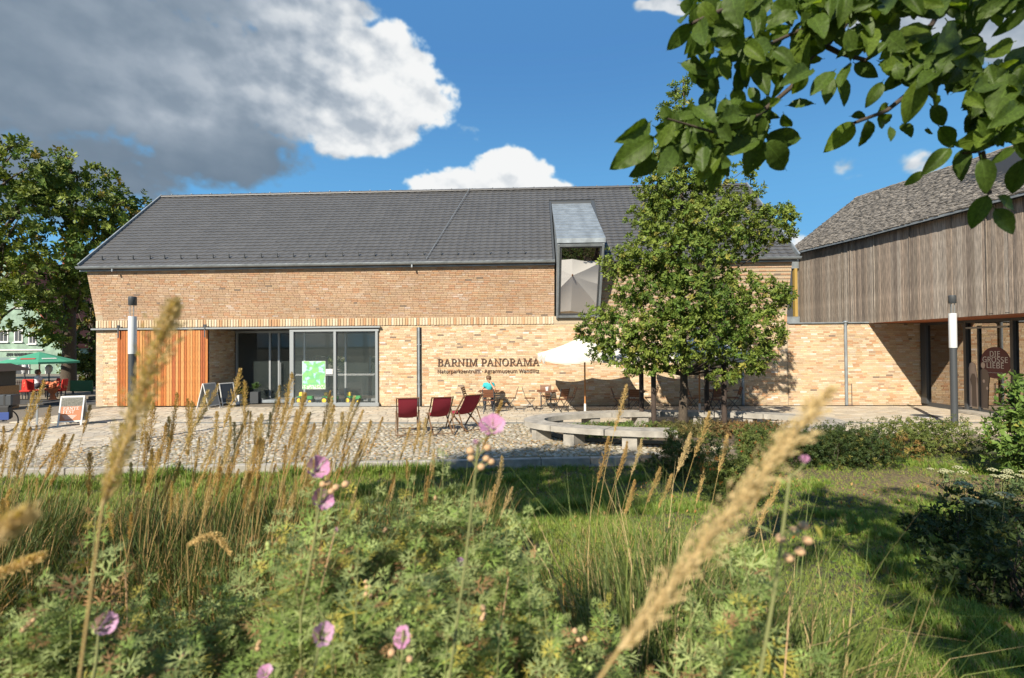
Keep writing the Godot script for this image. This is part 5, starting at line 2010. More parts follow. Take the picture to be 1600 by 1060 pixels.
func toy_tractor(pos: Vector3, label: String):
	var o := thing("toy_tractor", label, "toy tractor", pos, 0.0, "toy tractors lined up behind the glass")
	var green: Material = mat("toy_green", lin(0.03, 0.22, 0.05), 0.35) if not M.has("toy_green") else M.toy_green
	var yellow: Material = mat("toy_yellow", lin(0.65, 0.45, 0.03), 0.35) if not M.has("toy_yellow") else M.toy_yellow
	part(o, "bonnet", box_mesh(Vector3(0.36, 0.16, 0.2), 0.03, Vector3(0.14, 0.25, 0)), green)
	part(o, "mudguard", box_mesh(Vector3(0.26, 0.10, 0.34), 0.03, Vector3(-0.2, 0.27, 0)), green)
	part(o, "seat", box_mesh(Vector3(0.16, 0.18, 0.16), 0.03, Vector3(-0.2, 0.40, 0)), yellow)
	var b := MB.new()
	b.tube([Vector3(0.0, 0.3, 0), Vector3(-0.08, 0.44, 0)], [0.012], 6)
	var ring := []
	for k in 13:
		ring.append(Vector3(-0.08 + 0.03 * sin(TAU * k / 12), 0.44 + 0.03 * sin(TAU * k / 12), 0.07 * cos(TAU * k / 12)))
	b.tube(ring, [0.01], 5, false)
	part(o, "steering_wheel", b.mesh(), M.rubber)
	for q in [[-0.22, 0.15, 0.15], [0.24, 0.10, 0.10]]:
		for s in [-1.0, 1.0]:
			b = MB.new()
			b.tube([Vector3(q[0], q[1], s * 0.11), Vector3(q[0], q[1], s * 0.18)], [q[2]], 14)
			var wh := part(o, "wheel", b.mesh(), M.rubber)
			b = MB.new()
			b.tube([Vector3(q[0], q[1], s * 0.12), Vector3(q[0], q[1], s * 0.186)], [q[2] * 0.62], 12)
			part(wh, "rim", b.mesh(), yellow)

# ------------------------------------------------------------------ people
func smin(a: float, b: float, k: float) -> float:
	var h := maxf(k - absf(a - b), 0.0) / k
	return minf(a, b) - h * h * k * 0.25

func skin_field(bones: Array, cell: float, k: float) -> ArrayMesh:     # surface nets over tapered capsules; bone: a, b, radius a, radius b, colour
	var lo := Vector3.ONE * 99.0
	var hi := -lo
	for q in bones:
		for e in 2:
			var r: float = maxf(q[2], q[3]) + cell * 3.0
			lo = lo.min(q[e] - Vector3.ONE * r)
			hi = hi.max(q[e] + Vector3.ONE * r)
	var n := Vector3i(((hi - lo) / cell).ceil()) + Vector3i.ONE
	var f := PackedFloat32Array()
	f.resize(n.x * n.y * n.z)
	f.fill(1.0)
	var own := PackedInt32Array()
	own.resize(f.size())
	var best := PackedFloat32Array()
	best.resize(f.size())
	best.fill(9.0)
	for bi in bones.size():
		var q: Array = bones[bi]
		var a: Vector3 = q[0]
		var ba: Vector3 = q[1] - a
		var l2 := maxf(ba.length_squared(), 1e-9)
		var pad: float = maxf(q[2], q[3]) + cell * 3.0 + k
		var c0 := Vector3i(((a.min(q[1]) - Vector3.ONE * pad - lo) / cell).floor()).clamp(Vector3i.ZERO, n - Vector3i.ONE)
		var c1 := Vector3i(((a.max(q[1]) + Vector3.ONE * pad - lo) / cell).ceil()).clamp(Vector3i.ZERO, n - Vector3i.ONE)
		for z in range(c0.z, c1.z + 1):
			for y in range(c0.y, c1.y + 1):
				for x in range(c0.x, c1.x + 1):
					var p := lo + Vector3(x, y, z) * cell - a
					var t := clampf(p.dot(ba) / l2, 0.0, 1.0)
					var d: float = (p - ba * t).length() - lerpf(q[2], q[3], t)
					var id := (z * n.y + y) * n.x + x
					f[id] = smin(f[id], d, k)
					if d < best[id]:
						best[id] = d
						own[id] = bi
	var b := MB.new()
	var vid := {}
	var sx := 1
	var sy := n.x
	var sz := n.x * n.y
	var corner := [0, sx, sy, sx + sy, sz, sx + sz, sy + sz, sx + sy + sz]
	for z in n.z - 1:
		for y in n.y - 1:
			for x in n.x - 1:
				var id := (z * n.y + y) * n.x + x
				var m := 0
				for c in 8:
					if f[id + corner[c]] < 0.0:
						m |= 1 << c
				if m == 0 or m == 255:
					continue
				var s := Vector3.ZERO
				var cnt := 0
				for e in [[0, 1], [2, 3], [4, 5], [6, 7], [0, 2], [1, 3], [4, 6], [5, 7], [0, 4], [1, 5], [2, 6], [3, 7]]:
					var v0 := f[id + corner[e[0]]]
					var v1 := f[id + corner[e[1]]]
					if (v0 < 0.0) != (v1 < 0.0):
						var t := v0 / (v0 - v1)
						var p0 := Vector3(e[0] & 1, (e[0] >> 1) & 1, e[0] >> 2)
						var p1 := Vector3(e[1] & 1, (e[1] >> 1) & 1, e[1] >> 2)
						s += p0.lerp(p1, t)
						cnt += 1
				vid[id] = b.v.size()
				b.v.append(lo + (Vector3(x, y, z) + s / cnt) * cell)
				b.n.append(Vector3(f[id + 1] - f[id], f[id + sy] - f[id], f[id + sz] - f[id]).normalized())
				b.c.append(bones[own[id]][4])
				b.u.append(Vector2.ZERO)
	for id in vid:
		for ax in 3:
			var st: int = [sx, sy, sz][ax]
			var u: int = [sy, sz, sx][ax]
			var w: int = [sz, sx, sy][ax]
			if id + st >= f.size() or (f[id] < 0.0) == (f[id + st] < 0.0):
				continue
			if not (vid.has(id - u) and vid.has(id - w) and vid.has(id - u - w)):
				continue
			var q := [vid[id], vid[id - u], vid[id - u - w], vid[id - w]]
			if f[id] < 0.0:
				b.i.append_array([q[0], q[2], q[1], q[0], q[3], q[2]])
			else:
				b.i.append_array([q[0], q[1], q[2], q[0], q[2], q[3]])
	return b.mesh()

func hand_bones(wrist: Vector3, dir: Vector3, palm: Vector3, side: float, col: Color) -> Array:
	var d := dir.normalized()
	var n := palm.normalized()
	var w := d.cross(n).normalized() * side
	var out := [[wrist, wrist + d * 0.07, 0.024, 0.026, col], [wrist + d * 0.06 - w * 0.025, wrist + d * 0.06 + w * 0.025, 0.017, 0.017, col]]
	var lens := [0.036, 0.042, 0.040, 0.030]
	for k in 4:
		var o := wrist + d * 0.085 + w * (0.03 - 0.02 * k)
		var m: Vector3 = o + (d * 0.9 + n * 0.35).normalized() * lens[k]
		var e: Vector3 = m + (d * 0.5 + n * 0.8).normalized() * lens[k] * 0.9
		out.append([o - d * 0.02, m, 0.0095, 0.0088, col])
		out.append([m, e, 0.0088, 0.0075, col])
	var t0 := wrist + d * 0.03 + w * 0.028
	out.append([t0, t0 + (d * 0.6 + w * 0.7 + n * 0.3).normalized() * 0.04, 0.012, 0.010, col])
	out.append([t0 + (d * 0.6 + w * 0.7 + n * 0.3).normalized() * 0.04, t0 + (d * 1.3 + w * 0.7 + n * 0.6).normalized() * 0.072, 0.010, 0.008, col])
	return out

func head_bones(c: Vector3, bs: Basis, skin: Color) -> Array:       # face along +z of the basis
	return [[c + bs * Vector3(0, 0.03, -0.01), c + bs * Vector3(0, 0.02, -0.015), 0.092, 0.088, skin], [c + bs * Vector3(0, -0.03, 0.03), c + bs * Vector3(0, -0.075, 0.05), 0.062, 0.036, skin],
		[c + bs * Vector3(0, 0.015, 0.085), c + bs * Vector3(0, -0.022, 0.108), 0.010, 0.014, skin], [c + bs * Vector3(0.086, 0.0, -0.01), c + bs * Vector3(0.09, -0.03, -0.005), 0.016, 0.012, skin],
		[c + bs * Vector3(-0.086, 0.0, -0.01), c + bs * Vector3(-0.09, -0.03, -0.005), 0.016, 0.012, skin], [c + bs * Vector3(-0.02, -0.055, 0.083), c + bs * Vector3(0.02, -0.055, 0.083), 0.010, 0.010, skin * 0.8]]

func seated_person(label: String, pos: Vector3, yaw: float, shirt: Color, trousers: Color, hair: Color, reading: bool):
	var o := thing("person", label, "person", pos, yaw)
	var skin := Color(0.46, 0.27, 0.18)
	var shoe := Color(0.03, 0.028, 0.03)
	var lean := 0.10 if reading else 0.0
	var sh := Vector3(0, 0.95, 0.02 + lean)
	var hc := Vector3(0, 1.15, 0.09 + lean) if reading else Vector3(0, 1.17, 0.03)
	var hb := Basis.from_euler(Vector3(0.62 if reading else 0.1, 0.1, 0.08))
	var bones := [[Vector3(-0.07, 0.55, -0.02), Vector3(0.07, 0.55, -0.02), 0.125, 0.125, trousers], [Vector3(0, 0.62, 0.0), Vector3(0, 0.80, 0.03 + lean * 0.6), 0.125, 0.14, shirt],
		[Vector3(-0.09, 0.88, 0.01 + lean), Vector3(0.09, 0.88, 0.01 + lean), 0.105, 0.105, shirt], [sh + Vector3(-0.15, 0.0, 0), sh + Vector3(0.15, 0.0, 0), 0.062, 0.062, shirt],
		[sh, hc + hb * Vector3(0, -0.06, -0.02), 0.052, 0.048, skin]]
	var hands := []
	for s in [-1.0, 1.0]:
		var e := Vector3(s * 0.26, 0.74, 0.16 + lean)
		var w := Vector3(s * 0.12, 0.78, 0.38 + lean)
		if reading and s > 0:
			e = Vector3(0.22, 0.79, 0.30 + lean)
			w = Vector3(0.09, 1.0, 0.27 + lean)
		elif not reading:
			w = Vector3(s * 0.16, 0.70, 0.38)
		var a := sh + Vector3(s * 0.165, -0.015, 0)
		var mid := a.lerp(e, 0.5)
		bones.append([a, mid, 0.056, 0.052, shirt])
		bones.append([mid, e, 0.046, 0.040, skin])
		bones.append([e, w, 0.039, 0.027, skin])
		var dir := (hc + Vector3(0.03, -0.02, 0.08) - w) if (reading and s > 0) else Vector3(-s * 0.5, 0.02, 0.8)
		var pn := Vector3(-0.6, 0.2, -0.6) if (reading and s > 0) else Vector3(0, -1, 0.1)
		hands.append(hand_bones(w, dir, pn, -s, skin))
		bones.append([Vector3(s * 0.09, 0.53, 0.02), Vector3(s * 0.13, 0.53, 0.42), 0.095, 0.068, trousers])
		bones.append([Vector3(s * 0.13, 0.52, 0.42), Vector3(s * 0.14, 0.30, 0.43), 0.064, 0.058, trousers])
		bones.append([Vector3(s * 0.14, 0.30, 0.43), Vector3(s * 0.14, 0.09, 0.40), 0.058, 0.040, trousers])
		bones.append([Vector3(s * 0.14, 0.045, 0.38), Vector3(s * 0.15, 0.038, 0.54), 0.042, 0.034, shoe])
	for h in hands:
		bones.append([h[0][0], h[0][0].lerp(h[0][1], 0.6), 0.026, 0.02, skin])
	# one body: the coarse grid of limbs and trunk, with head and hands on finer grids in the same mesh
	var st := SurfaceTool.new()
	st.begin(Mesh.PRIMITIVE_TRIANGLES)
	st.append_from(skin_field(bones, 0.016, 0.035), 0, Transform3D.IDENTITY)
	st.append_from(skin_field(head_bones(hc, hb, skin), 0.007, 0.018), 0, Transform3D.IDENTITY)
	for h in hands:
		st.append_from(skin_field(h, 0.005, 0.008), 0, Transform3D.IDENTITY)
	part(o, "body", st.commit(), M.skin_cloth)
	var b := MB.new()
	b.ball(hc + hb * Vector3(0, 0.045, -0.025), Vector3(0.105, 0.095, 0.108), 10, 14, hb, 0.03, 1.0)
	b.ball(hc + hb * Vector3(0, -0.01, -0.06), Vector3(0.095, 0.09, 0.07), 8, 12, hb, 0.03, 2.0)
	part(o, "hair", b.mesh(), mat("hair_%d" % int(hair.r * 1000), hair.linear_to_srgb(), 0.6))
	b = MB.new()
	for s in [-1.0, 1.0]:
		b.ball(hc + hb * Vector3(s * 0.034, 0.012, 0.078), Vector3(0.012, 0.006, 0.008), 4, 6, hb)
	part(o, "eyes", b.mesh(), M.rubber)

func people():
	var x := on_z(764, 620, -18.8).x
	seated_person("person in a teal shirt and dark trousers sitting at a table, hand to bowed head", Vector3(x, 0.0, -18.84), 0.05, Color(0.03, 0.33, 0.36), Color(0.02, 0.023, 0.035), Color(0.10, 0.05, 0.022), true)
	var p := at(58, 610, 22.6)
	seated_person("person in a white shirt sitting with back turned on the inn terrace", Vector3(p.x, 0.17, p.z), PI - 0.5, Color(0.7, 0.7, 0.7), Color(0.04, 0.045, 0.06), Color(0.12, 0.08, 0.05), false)

# ------------------------------------------------------------------ planting
func leaf_card(w := 0.5) -> ArrayMesh:                      # one folded leaf, length 1 along y
	var key := "card%d" % int(w * 100)
	if M.has(key):
		return M[key]
	var b := MB.new()
	var rows := [[0.0, 0.04], [0.3, 0.85], [0.62, 0.8], [1.0, 0.02]]
	for k in 3:
		for s in [-1.0, 1.0]:
			var a := Vector3(0, rows[k][0], 0.05 * sin(rows[k][0] * PI))
			var c := Vector3(0, rows[k + 1][0], 0.05 * sin(rows[k + 1][0] * PI))
			var a1 := Vector3(s * w * 0.5 * rows[k][1], rows[k][0] + 0.03, 0.12 * rows[k][1] * w)
			var c1 := Vector3(s * w * 0.5 * rows[k + 1][1], rows[k + 1][0] + 0.0, 0.12 * rows[k + 1][1] * w)
			if s > 0:
				b.quad(a, a1, c1, c)
			else:
				b.quad(a1, a, c, c1)
	M[key] = b.mesh()
	return M[key]

func spray(sd: int, leaves: int, size: float, w: float) -> ArrayMesh:      # a twig's end with its leaves, about 1 across
	var r := RandomNumberGenerator.new()
	r.seed = sd
	var b := MB.new()
	for k in leaves:
		var t := float(k) / leaves
		var o := Vector3(r.randf_range(-0.1, 0.1), -0.35 + 0.75 * t, r.randf_range(-0.1, 0.1))
		var an := k * 2.4 + r.randf_range(-0.4, 0.4)
		var d := Vector3(cos(an), r.randf_range(0.1, 0.9), sin(an)).normalized()
		var side := d.cross(Vector3.UP).normalized().rotated(d, r.randf_range(-0.7, 0.7))
		var up := side.cross(d)
		var l := size * r.randf_range(0.75, 1.2)
		var p0 := o
		var p2 := o + d * l
		var m := o + d * l * 0.5 - up * l * 0.04
		var hw := l * w * 0.5
		b.tri(p0, m + side * hw + up * hw * 0.35, m)
		b.tri(p0, m, m - side * hw + up * hw * 0.35)
		b.tri(m, m + side * hw + up * hw * 0.35, p2)
		b.tri(m, p2, m - side * hw + up * hw * 0.35)
	return b.mesh()

func crown(parent: Node, called: String, lobes: Array, per: float, sprays: Array, size: float, ca: Color, cb: Color, cy: Color, hollow := 0.35, gaps := 0.1) -> void:
	var nz := FastNoiseLite.new()
	nz.seed = 9
	nz.frequency = 0.9 / maxf(size * 3.6, 0.2)
	var xs := []
	var cs := []
	for s in sprays:
		xs.append([])
		cs.append([])
	for l in lobes:
		var r: Vector3 = l[1]
		var n := int(per * (r.x * r.y + r.y * r.z + r.x * r.z) / 3.0)
		var tone := rr(-0.25, 0.25)
		for k in n:
			var d := Vector3(rr(-1, 1), rr(-1, 1), rr(-1, 1))
			if d.length() > 1.0 or d.length() < 0.05:
				continue
			d = d.normalized() * lerpf(hollow, 1.05, pow(rng.randf(), 0.6))
			var p: Vector3 = l[0] + d * r
			if nz.get_noise_3d(p.x, p.y, p.z) < -0.28 + gaps:
				continue
			var j := rng.randi() % sprays.size()
			var bs := along((d * Vector3(1, 0.6, 1) + Vector3(rr(-0.6, 0.6), rr(-0.1, 0.8), rr(-0.6, 0.6))).normalized()) * Basis(Vector3.UP, rr(0, TAU))
			xs[j].append(Transform3D(bs.scaled_local(Vector3.ONE * size * rr(0.75, 1.25)), p))
			var c := ca.lerp(cb, clampf(rng.randf() + tone, 0, 1))
			if rng.randf() < 0.06:
				c = c.lerp(cy, 0.7)
			cs[j].append(c * rr(0.8, 1.2))
	var inv := world_of(parent).affine_inverse()
	for j in sprays.size():
		if xs[j].size():
			var o := scatter(parent, called, sprays[j], M.leaf, xs[j], cs[j])
			o.transform = inv

func limb_pts(a: Vector3, e: Vector3, bend: float) -> Array:
	var out := []
	var side := Vector3(rr(-1, 1), rr(-0.3, 0.6), rr(-1, 1)) * bend
	for k in 6:
		var t := k / 5.0
		out.append(a.lerp(e, t) + side * sin(t * PI) + Vector3(0, 0.1 * bend * sin(t * PI), 0))
	return out

func yard_tree():
	var base := Vector3(4.12, -0.03, -13.75)
	var o := thing("young_oak_tree", "young oak tree growing from the oval bench before the museum", "tree", base)
	var b := MB.new()
	var top := on_z(1066, 125, -13.75)
	var pts := []
	for k in 9:
		var t := k / 8.0
		pts.append(Vector3(0, 0, 0).lerp(top - base, t) + Vector3(0.05 * sin(t * 9.0), 0, 0.04 * cos(t * 7.0)) * (1.0 if k else 0.0))
	b.tube(pts, [0.14, 0.105, 0.095, 0.085, 0.07, 0.055, 0.04, 0.025, 0.01], 10)
	part(o, "trunk", b.mesh(), M.bark)
	var src := [[1064, 135, 22, 0.0], [1056, 175, 30, 0.1], [1076, 205, 36, -0.1], [1052, 240, 42, 0.2], [1090, 262, 46, 0.0], [1030, 290, 42, 0.3], [1065, 305, 50, 0.0], [1160, 268, 20, 0.2], [1178, 300, 16, 0.3], [1115, 310, 48, -0.4],
		[1010, 335, 34, -0.2], [1045, 350, 52, 0.6], [1100, 350, 52, 0.5], [1150, 345, 44, 0.0], [1205, 350, 40, 0.1], [1222, 335, 22, -0.2], [1228, 368, 18, 0.2], [975, 410, 38, 0.2], [1015, 395, 50, 0.5], [1065, 410, 55, 0.9], [1120, 380, 45, 0.7],
		[1170, 385, 30, -0.3], [985, 455, 36, 0.2], [1030, 460, 52, 0.8], [1085, 465, 56, 1.0], [1140, 455, 46, 0.5], [1190, 465, 44, 0.2], [1225, 462, 22, 0.0], [935, 495, 28, 0.3], [965, 520, 46, 0.5], [915, 520, 20, 0.1], [1015, 525, 50, 1.0], [1070, 525, 52, 1.1], [1125, 515, 48, 0.9],
		[1175, 515, 46, 0.5], [1205, 525, 26, 0.2], [940, 550, 24, 0.3], [970, 560, 22, 0.4], [1010, 560, 34, 0.8], [1055, 560, 34, 1.0], [1098, 556, 24, 0.9], [1150, 560, 36, 0.7], [1190, 555, 26, 0.4], [1128, 592, 18, 0.9], [1180, 577, 14, 0.4], [985, 578, 12, 0.6]]
	var lobes := []
	for q in src:
		var z: float = -13.75 + q[3]
		var c := on_z(q[0], q[1], z)
		var r: float = q[2] * 13.9 / 760.0
		lobes.append([c, Vector3(r, r * 0.8, maxf(r, 0.4) * 1.05) * 0.93])
	var sp := []
	for k in 4:
		sp.append(spray(100 + k, 10, 0.62, 0.55))
	b = MB.new()
	for k in range(2, lobes.size()):
		var c: Vector3 = lobes[k][0] - base
		var h := clampf(c.y - 0.35 - absf(c.x) * 0.55, 1.6, top.y - 0.8)
		var a := Vector3(0, 0, 0).lerp(top - base, h / (top.y - base.y))
		b.tube(limb_pts(a, c, 0.12), [0.034, 0.028, 0.022, 0.016, 0.01, 0.006], 5, false)
	part(o, "limbs", b.mesh(), M.bark)
	crown(o, "crown", lobes, 980.0, sp, 0.155, Color(0.068, 0.125, 0.02), Color(0.165, 0.21, 0.036), Color(0.26, 0.23, 0.05), 0.4, 0.13)

func left_trees():
	var sp := []
	for k in 3:
		sp.append(spray(200 + k, 11, 0.55, 0.6))
	var mk := func(called: String, label: String, tx: float, ty: float, z: float, ground_y: float, rad: float, src: Array, ca: Color, cb: Color, per: float):
		var base := on_z(tx, 610, z)
		base.y = ground_y
		var o := thing(called, label, "tree", base)
		var top := on_z(tx + 6, ty, z)
		var b := MB.new()
		var pts := []
		for k in 8:
			var t := k / 7.0
			pts.append((top - base) * t + Vector3(0.12 * sin(t * 6.0), 0, 0.1 * sin(t * 5.0)))
		b.tube(pts, [rad * 1.25, rad, rad * 0.92, rad * 0.8, rad * 0.6, rad * 0.4, rad * 0.25, 0.03], 12)
		part(o, "trunk", b.mesh(), M.bark)
		var lobes := []
		b = MB.new()
		for q in src:
			var zz: float = z + q[3]
			var c := on_z(q[0], q[1], zz)
			var r: float = q[2] * absf(zz) / 760.0
			lobes.append([c, Vector3(r, r * 0.85, r)])
			var cc := c - base
			var h := clampf(cc.y - 1.0 - Vector2(cc.x, cc.z).length() * 0.6, minf(3.2, cc.y), top.y * 0.9)
			b.tube(limb_pts((top - base) * (h / (top.y - base.y)), cc, 0.4), [rad * 0.42, rad * 0.34, rad * 0.26, rad * 0.18, rad * 0.1, 0.02], 6, false)
		part(o, "limbs", b.mesh(), M.bark)
		crown(o, "crown", lobes, per, sp, 0.42, ca, cb, Color(0.28, 0.19, 0.04), 0.3, 0.155)
	mk.call("lime_tree", "tall leafy tree with thick bare trunk before the green inn", 106, 270, -25.0, 0.15, 0.30, [[95, 285, 42, 0.5], [125, 270, 34, 0.0], [120, 315, 50, 0.8], [165, 305, 42, -0.5], [150, 350, 48, 0.6], [195, 315, 36, -0.8], [215, 335, 26, -1.2], [190, 355, 30, -0.6], [228, 322, 14, -1.2], [90, 345, 44, 1.0],
		[75, 300, 34, 0.8], [120, 400, 44, 1.4], [150, 410, 40, 0.2], [85, 410, 42, 1.2], [75, 455, 36, 1.6], [125, 450, 38, 0.6], [70, 505, 30, 1.6], [85, 530, 22, 1.2], [60, 480, 30, 1.4], [40, 500, 20, 1.6], [108, 262, 18, 0.3], [92, 240, 12, 0.2]], Color(0.065, 0.12, 0.02), Color(0.175, 0.21, 0.038), 100.0)
	mk.call("lime_tree", "tall leafy tree standing at the left edge of the yard", -30, 240, -23.0, 0.0, 0.34, [[20, 240, 38, 0.0], [45, 262, 34, 0.4], [10, 285, 50, 0.5], [55, 300, 34, 0.2], [-20, 290, 70, 0.4], [30, 340, 40, 1.0], [5, 385, 50, 1.0], [-35, 380, 70, 0.8], [40, 410, 34, 1.2], [15, 445, 42, 1.6], [40, 470, 28, 1.4], [-30, 460, 60, 1.0], [30, 222, 18, 0.0], [62, 270, 16, 0.0], [8, 490, 24, 1.6], [22, 518, 10, 1.4]], Color(0.06, 0.11, 0.019), Color(0.16, 0.195, 0.035), 100.0)
	mk.call("garden_tree", "dark bushy tree close behind the left corner of the museum", 142, 400, -28.0, 0.15, 0.2, [[135, 430, 34, 0.0], [150, 470, 36, 0.5], [122, 490, 30, 0.4], [140, 525, 36, 0.6], [128, 565, 30, 0.8], [150, 580, 32, 0.6], [112, 535, 18, 0.9], [160, 440, 30, 0.0], [140, 600, 22, 0.8]], Color(0.035, 0.065, 0.013), Color(0.085, 0.11, 0.022), 120.0)
	mk.call("garden_tree", "round tree behind the museum's rear windows", 560, 540, -34.0, -0.2, 0.2, [[545, 560, 40, 0.0], [575, 570, 40, 0.4], [515, 575, 40, 0.2], [600, 560, 40, 0.2]], Color(0.06, 0.10, 0.02), Color(0.13, 0.16, 0.03), 70.0)

func bush(called: String, label: String, cat: String, pos: Vector3, lobes: Array, per: float, sp: Array, size: float, ca: Color, cb: Color, cy: Color, group := "") -> Node3D:
	var o := thing(called, label, cat, pos, 0.0, group)
	var b := MB.new()
	var ls := []
	for l in lobes:
		ls.append([pos + l[0], l[1]])
		for k in 4:
			b.tube(limb_pts(Vector3(l[0].x * 0.5 + rr(-0.1, 0.1), -0.03, l[0].z * 0.5 + rr(-0.1, 0.1)), l[0] + Vector3(rr(-0.5, 0.5), rr(0.0, 0.6), rr(-0.5, 0.5)) * l[1], 0.05), [0.009, 0.007, 0.006, 0.005, 0.004, 0.003], 4, false)
	part(o, "stems", b.mesh(), M.twig)
	crown(o, "foliage", ls, per, sp, size, ca, cb, cy, 0.3, 0.06)
	return o

func shrubs():
	var fine := []
	var broad := []
	for k in 3:
		fine.append(spray(300 + k, 10, 0.5, 0.42))
		broad.append(spray(310 + k, 8, 0.7, 0.55))
	var dk := Color(0.026, 0.048, 0.013)
	var dk2 := Color(0.06, 0.085, 0.02)
	var ye := Color(0.20, 0.18, 0.04)
	# dark low shrubs beyond the lawn
	var names := ["low dense dark green shrub behind the big leaning plume", "low dense dark green shrub in the middle of the row beyond the lawn", "low dark green shrub ending beside the bare earth"]
	var px := [1262.0, 1325.0, 1385.0]
	for k in 3:
		var p := on_bed(px[k], 738)
		p.z -= 0.45
		bush("dark_shrub", names[k], "shrub", p, [[Vector3(0, 0.32, 0), Vector3(0.62, 0.44, 0.5)], [Vector3(-0.35, 0.30, -0.55), Vector3(0.6, 0.46, 0.5)], [Vector3(0.35, 0.32, -0.5), Vector3(0.55, 0.44, 0.5)], [Vector3(0.1, 0.3, -1.1), Vector3(0.7, 0.5, 0.5)]], 2200.0, fine, 0.11, dk, dk2, ye, "dark low shrubs along the lawn")
	names = ["light green flowering shrub left of the grey lamp post's foot", "light green shrub around the grey lamp post's foot", "light green shrub between lamp post and tall right shrub"]
	px = [1448.0, 1490.0, 1535.0]
	for k in 3:
		var p := on_bed(px[k], 722)
		p.z -= 0.5
		bush("light_shrub", names[k], "shrub", p, [[Vector3(0, 0.34, 0), Vector3(0.55, 0.46, 0.45)], [Vector3(-0.3, 0.36, -0.6), Vector3(0.5, 0.45, 0.5)], [Vector3(0.35, 0.4, -0.5), Vector3(0.5, 0.45, 0.5)]], 1500.0, fine, 0.11, Color(0.07, 0.105, 0.025), Color(0.14, 0.165, 0.04), Color(0.25, 0.2, 0.06), "light green shrubs before the paving")
	var p := on_bed(1412, 722)
	bush("dry_shrub", "rusty brown withered shrub between dark and light green shrubs", "shrub", p, [[Vector3(0, 0.25, 0), Vector3(0.5, 0.35, 0.35)], [Vector3(-0.5, 0.28, -0.4), Vector3(0.5, 0.32, 0.35)]], 1100.0, fine, 0.10, Color(0.17, 0.10, 0.03), Color(0.25, 0.16, 0.05), ye)
	# tall shrub at the right
	p = on_bed(1592, 752)
	bush("tall_shrub", "tall bright green shrub at the right edge before the glass front", "shrub", p, [[Vector3(0.1, 1.35, 0), Vector3(0.42, 0.45, 0.4)], [Vector3(-0.1, 1.0, 0.1), Vector3(0.5, 0.5, 0.45)], [Vector3(0.35, 1.1, 0), Vector3(0.6, 0.6, 0.5)], [Vector3(0, 0.6, 0.1), Vector3(0.5, 0.45, 0.5)], [Vector3(0.45, 0.6, 0.1), Vector3(0.65, 0.55, 0.5)], [Vector3(-0.05, 1.72, 0), Vector3(0.22, 0.28, 0.25)], [Vector3(0.3, 0.25, 0.1), Vector3(0.6, 0.35, 0.5)]], 620.0, broad, 0.16, Color(0.065, 0.12, 0.025), Color(0.13, 0.20, 0.04), Color(0.28, 0.25, 0.05))
	# dark perennials in the shade at the right
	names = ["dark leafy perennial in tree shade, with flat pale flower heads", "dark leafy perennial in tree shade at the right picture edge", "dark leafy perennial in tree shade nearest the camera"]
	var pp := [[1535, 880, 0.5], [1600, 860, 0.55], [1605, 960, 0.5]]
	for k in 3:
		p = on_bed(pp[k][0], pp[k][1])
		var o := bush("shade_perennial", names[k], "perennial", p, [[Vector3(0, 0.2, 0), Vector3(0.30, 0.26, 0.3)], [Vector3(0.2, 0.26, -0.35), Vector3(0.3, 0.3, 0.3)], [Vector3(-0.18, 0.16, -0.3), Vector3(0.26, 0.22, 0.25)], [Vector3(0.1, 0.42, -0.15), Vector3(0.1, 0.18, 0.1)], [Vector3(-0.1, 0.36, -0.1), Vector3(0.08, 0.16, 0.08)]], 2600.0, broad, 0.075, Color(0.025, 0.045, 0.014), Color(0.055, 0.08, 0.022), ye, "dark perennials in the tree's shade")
		if k == 0:
			for j in 4:
				umbel(o, Vector3(rr(-0.3, 0.3), rr(0.55, 0.7), rr(-0.4, 0.1)), 0.07)
	# sedums
	names = ["pale flat headed stonecrop on the bare earth beyond the lawn", "pale flat headed stonecrop cluster at the right beyond the lawn", "pale flat headed stonecrop at the picture edge beside the tall shrub"]
	pp = [[1487, 768], [1560, 772], [1592, 768]]
	for k in 3:
		p = on_bed(pp[k][0], pp[k][1])
		var o := bush("stonecrop", names[k], "perennial", p, [[Vector3(0, 0.16, 0), Vector3(0.24, 0.17, 0.22)], [Vector3(0.22, 0.14, 0.1), Vector3(0.2, 0.15, 0.2)]], 1300.0, broad, 0.075, Color(0.07, 0.12, 0.045), Color(0.13, 0.18, 0.07), ye, "stonecrops beyond the lawn")
		for j in 7:
			umbel(o, Vector3(rr(-0.28, 0.34), rr(0.30, 0.40), rr(-0.2, 0.22)), rr(0.05, 0.08))
	# bed within the ring bench
	names = ["brown and green ground cover round the oak's foot inside the bench", "low grassy ground cover inside the left bend of the bench", "withered ground cover inside the right bend of the bench"]
	var gp := [Vector3(4.0, 0, -13.4), Vector3(2.1, 0, -13.2), Vector3(5.7, 0, -13.3)]
	var ca := [Color(0.09, 0.085, 0.03), Color(0.08, 0.12, 0.03), Color(0.13, 0.085, 0.035)]
	for k in 3:
		bush("ground_cover", names[k], "ground cover", gp[k], [[Vector3(0, 0.14, 0), Vector3(0.9, 0.18, 0.85)], [Vector3(-0.5, 0.16, 0.3), Vector3(0.8, 0.2, 0.6)], [Vector3(0.6, 0.18, 0.2), Vector3(0.8, 0.22, 0.7)]], 2600.0, fine, 0.10, ca[k], ca[k] * 1.6, Color(0.25, 0.15, 0.05))
	# rose bushes with hips before the bench
	names = ["loose rose bush with red hips before the open side of the bench", "loose rose bush left of the leaning plume, before the oak", "loose rose bush with long canes beside the bench's front end"]
	gp = [on_bed(1150, 790), on_bed(1190, 740), on_bed(1065, 748)]
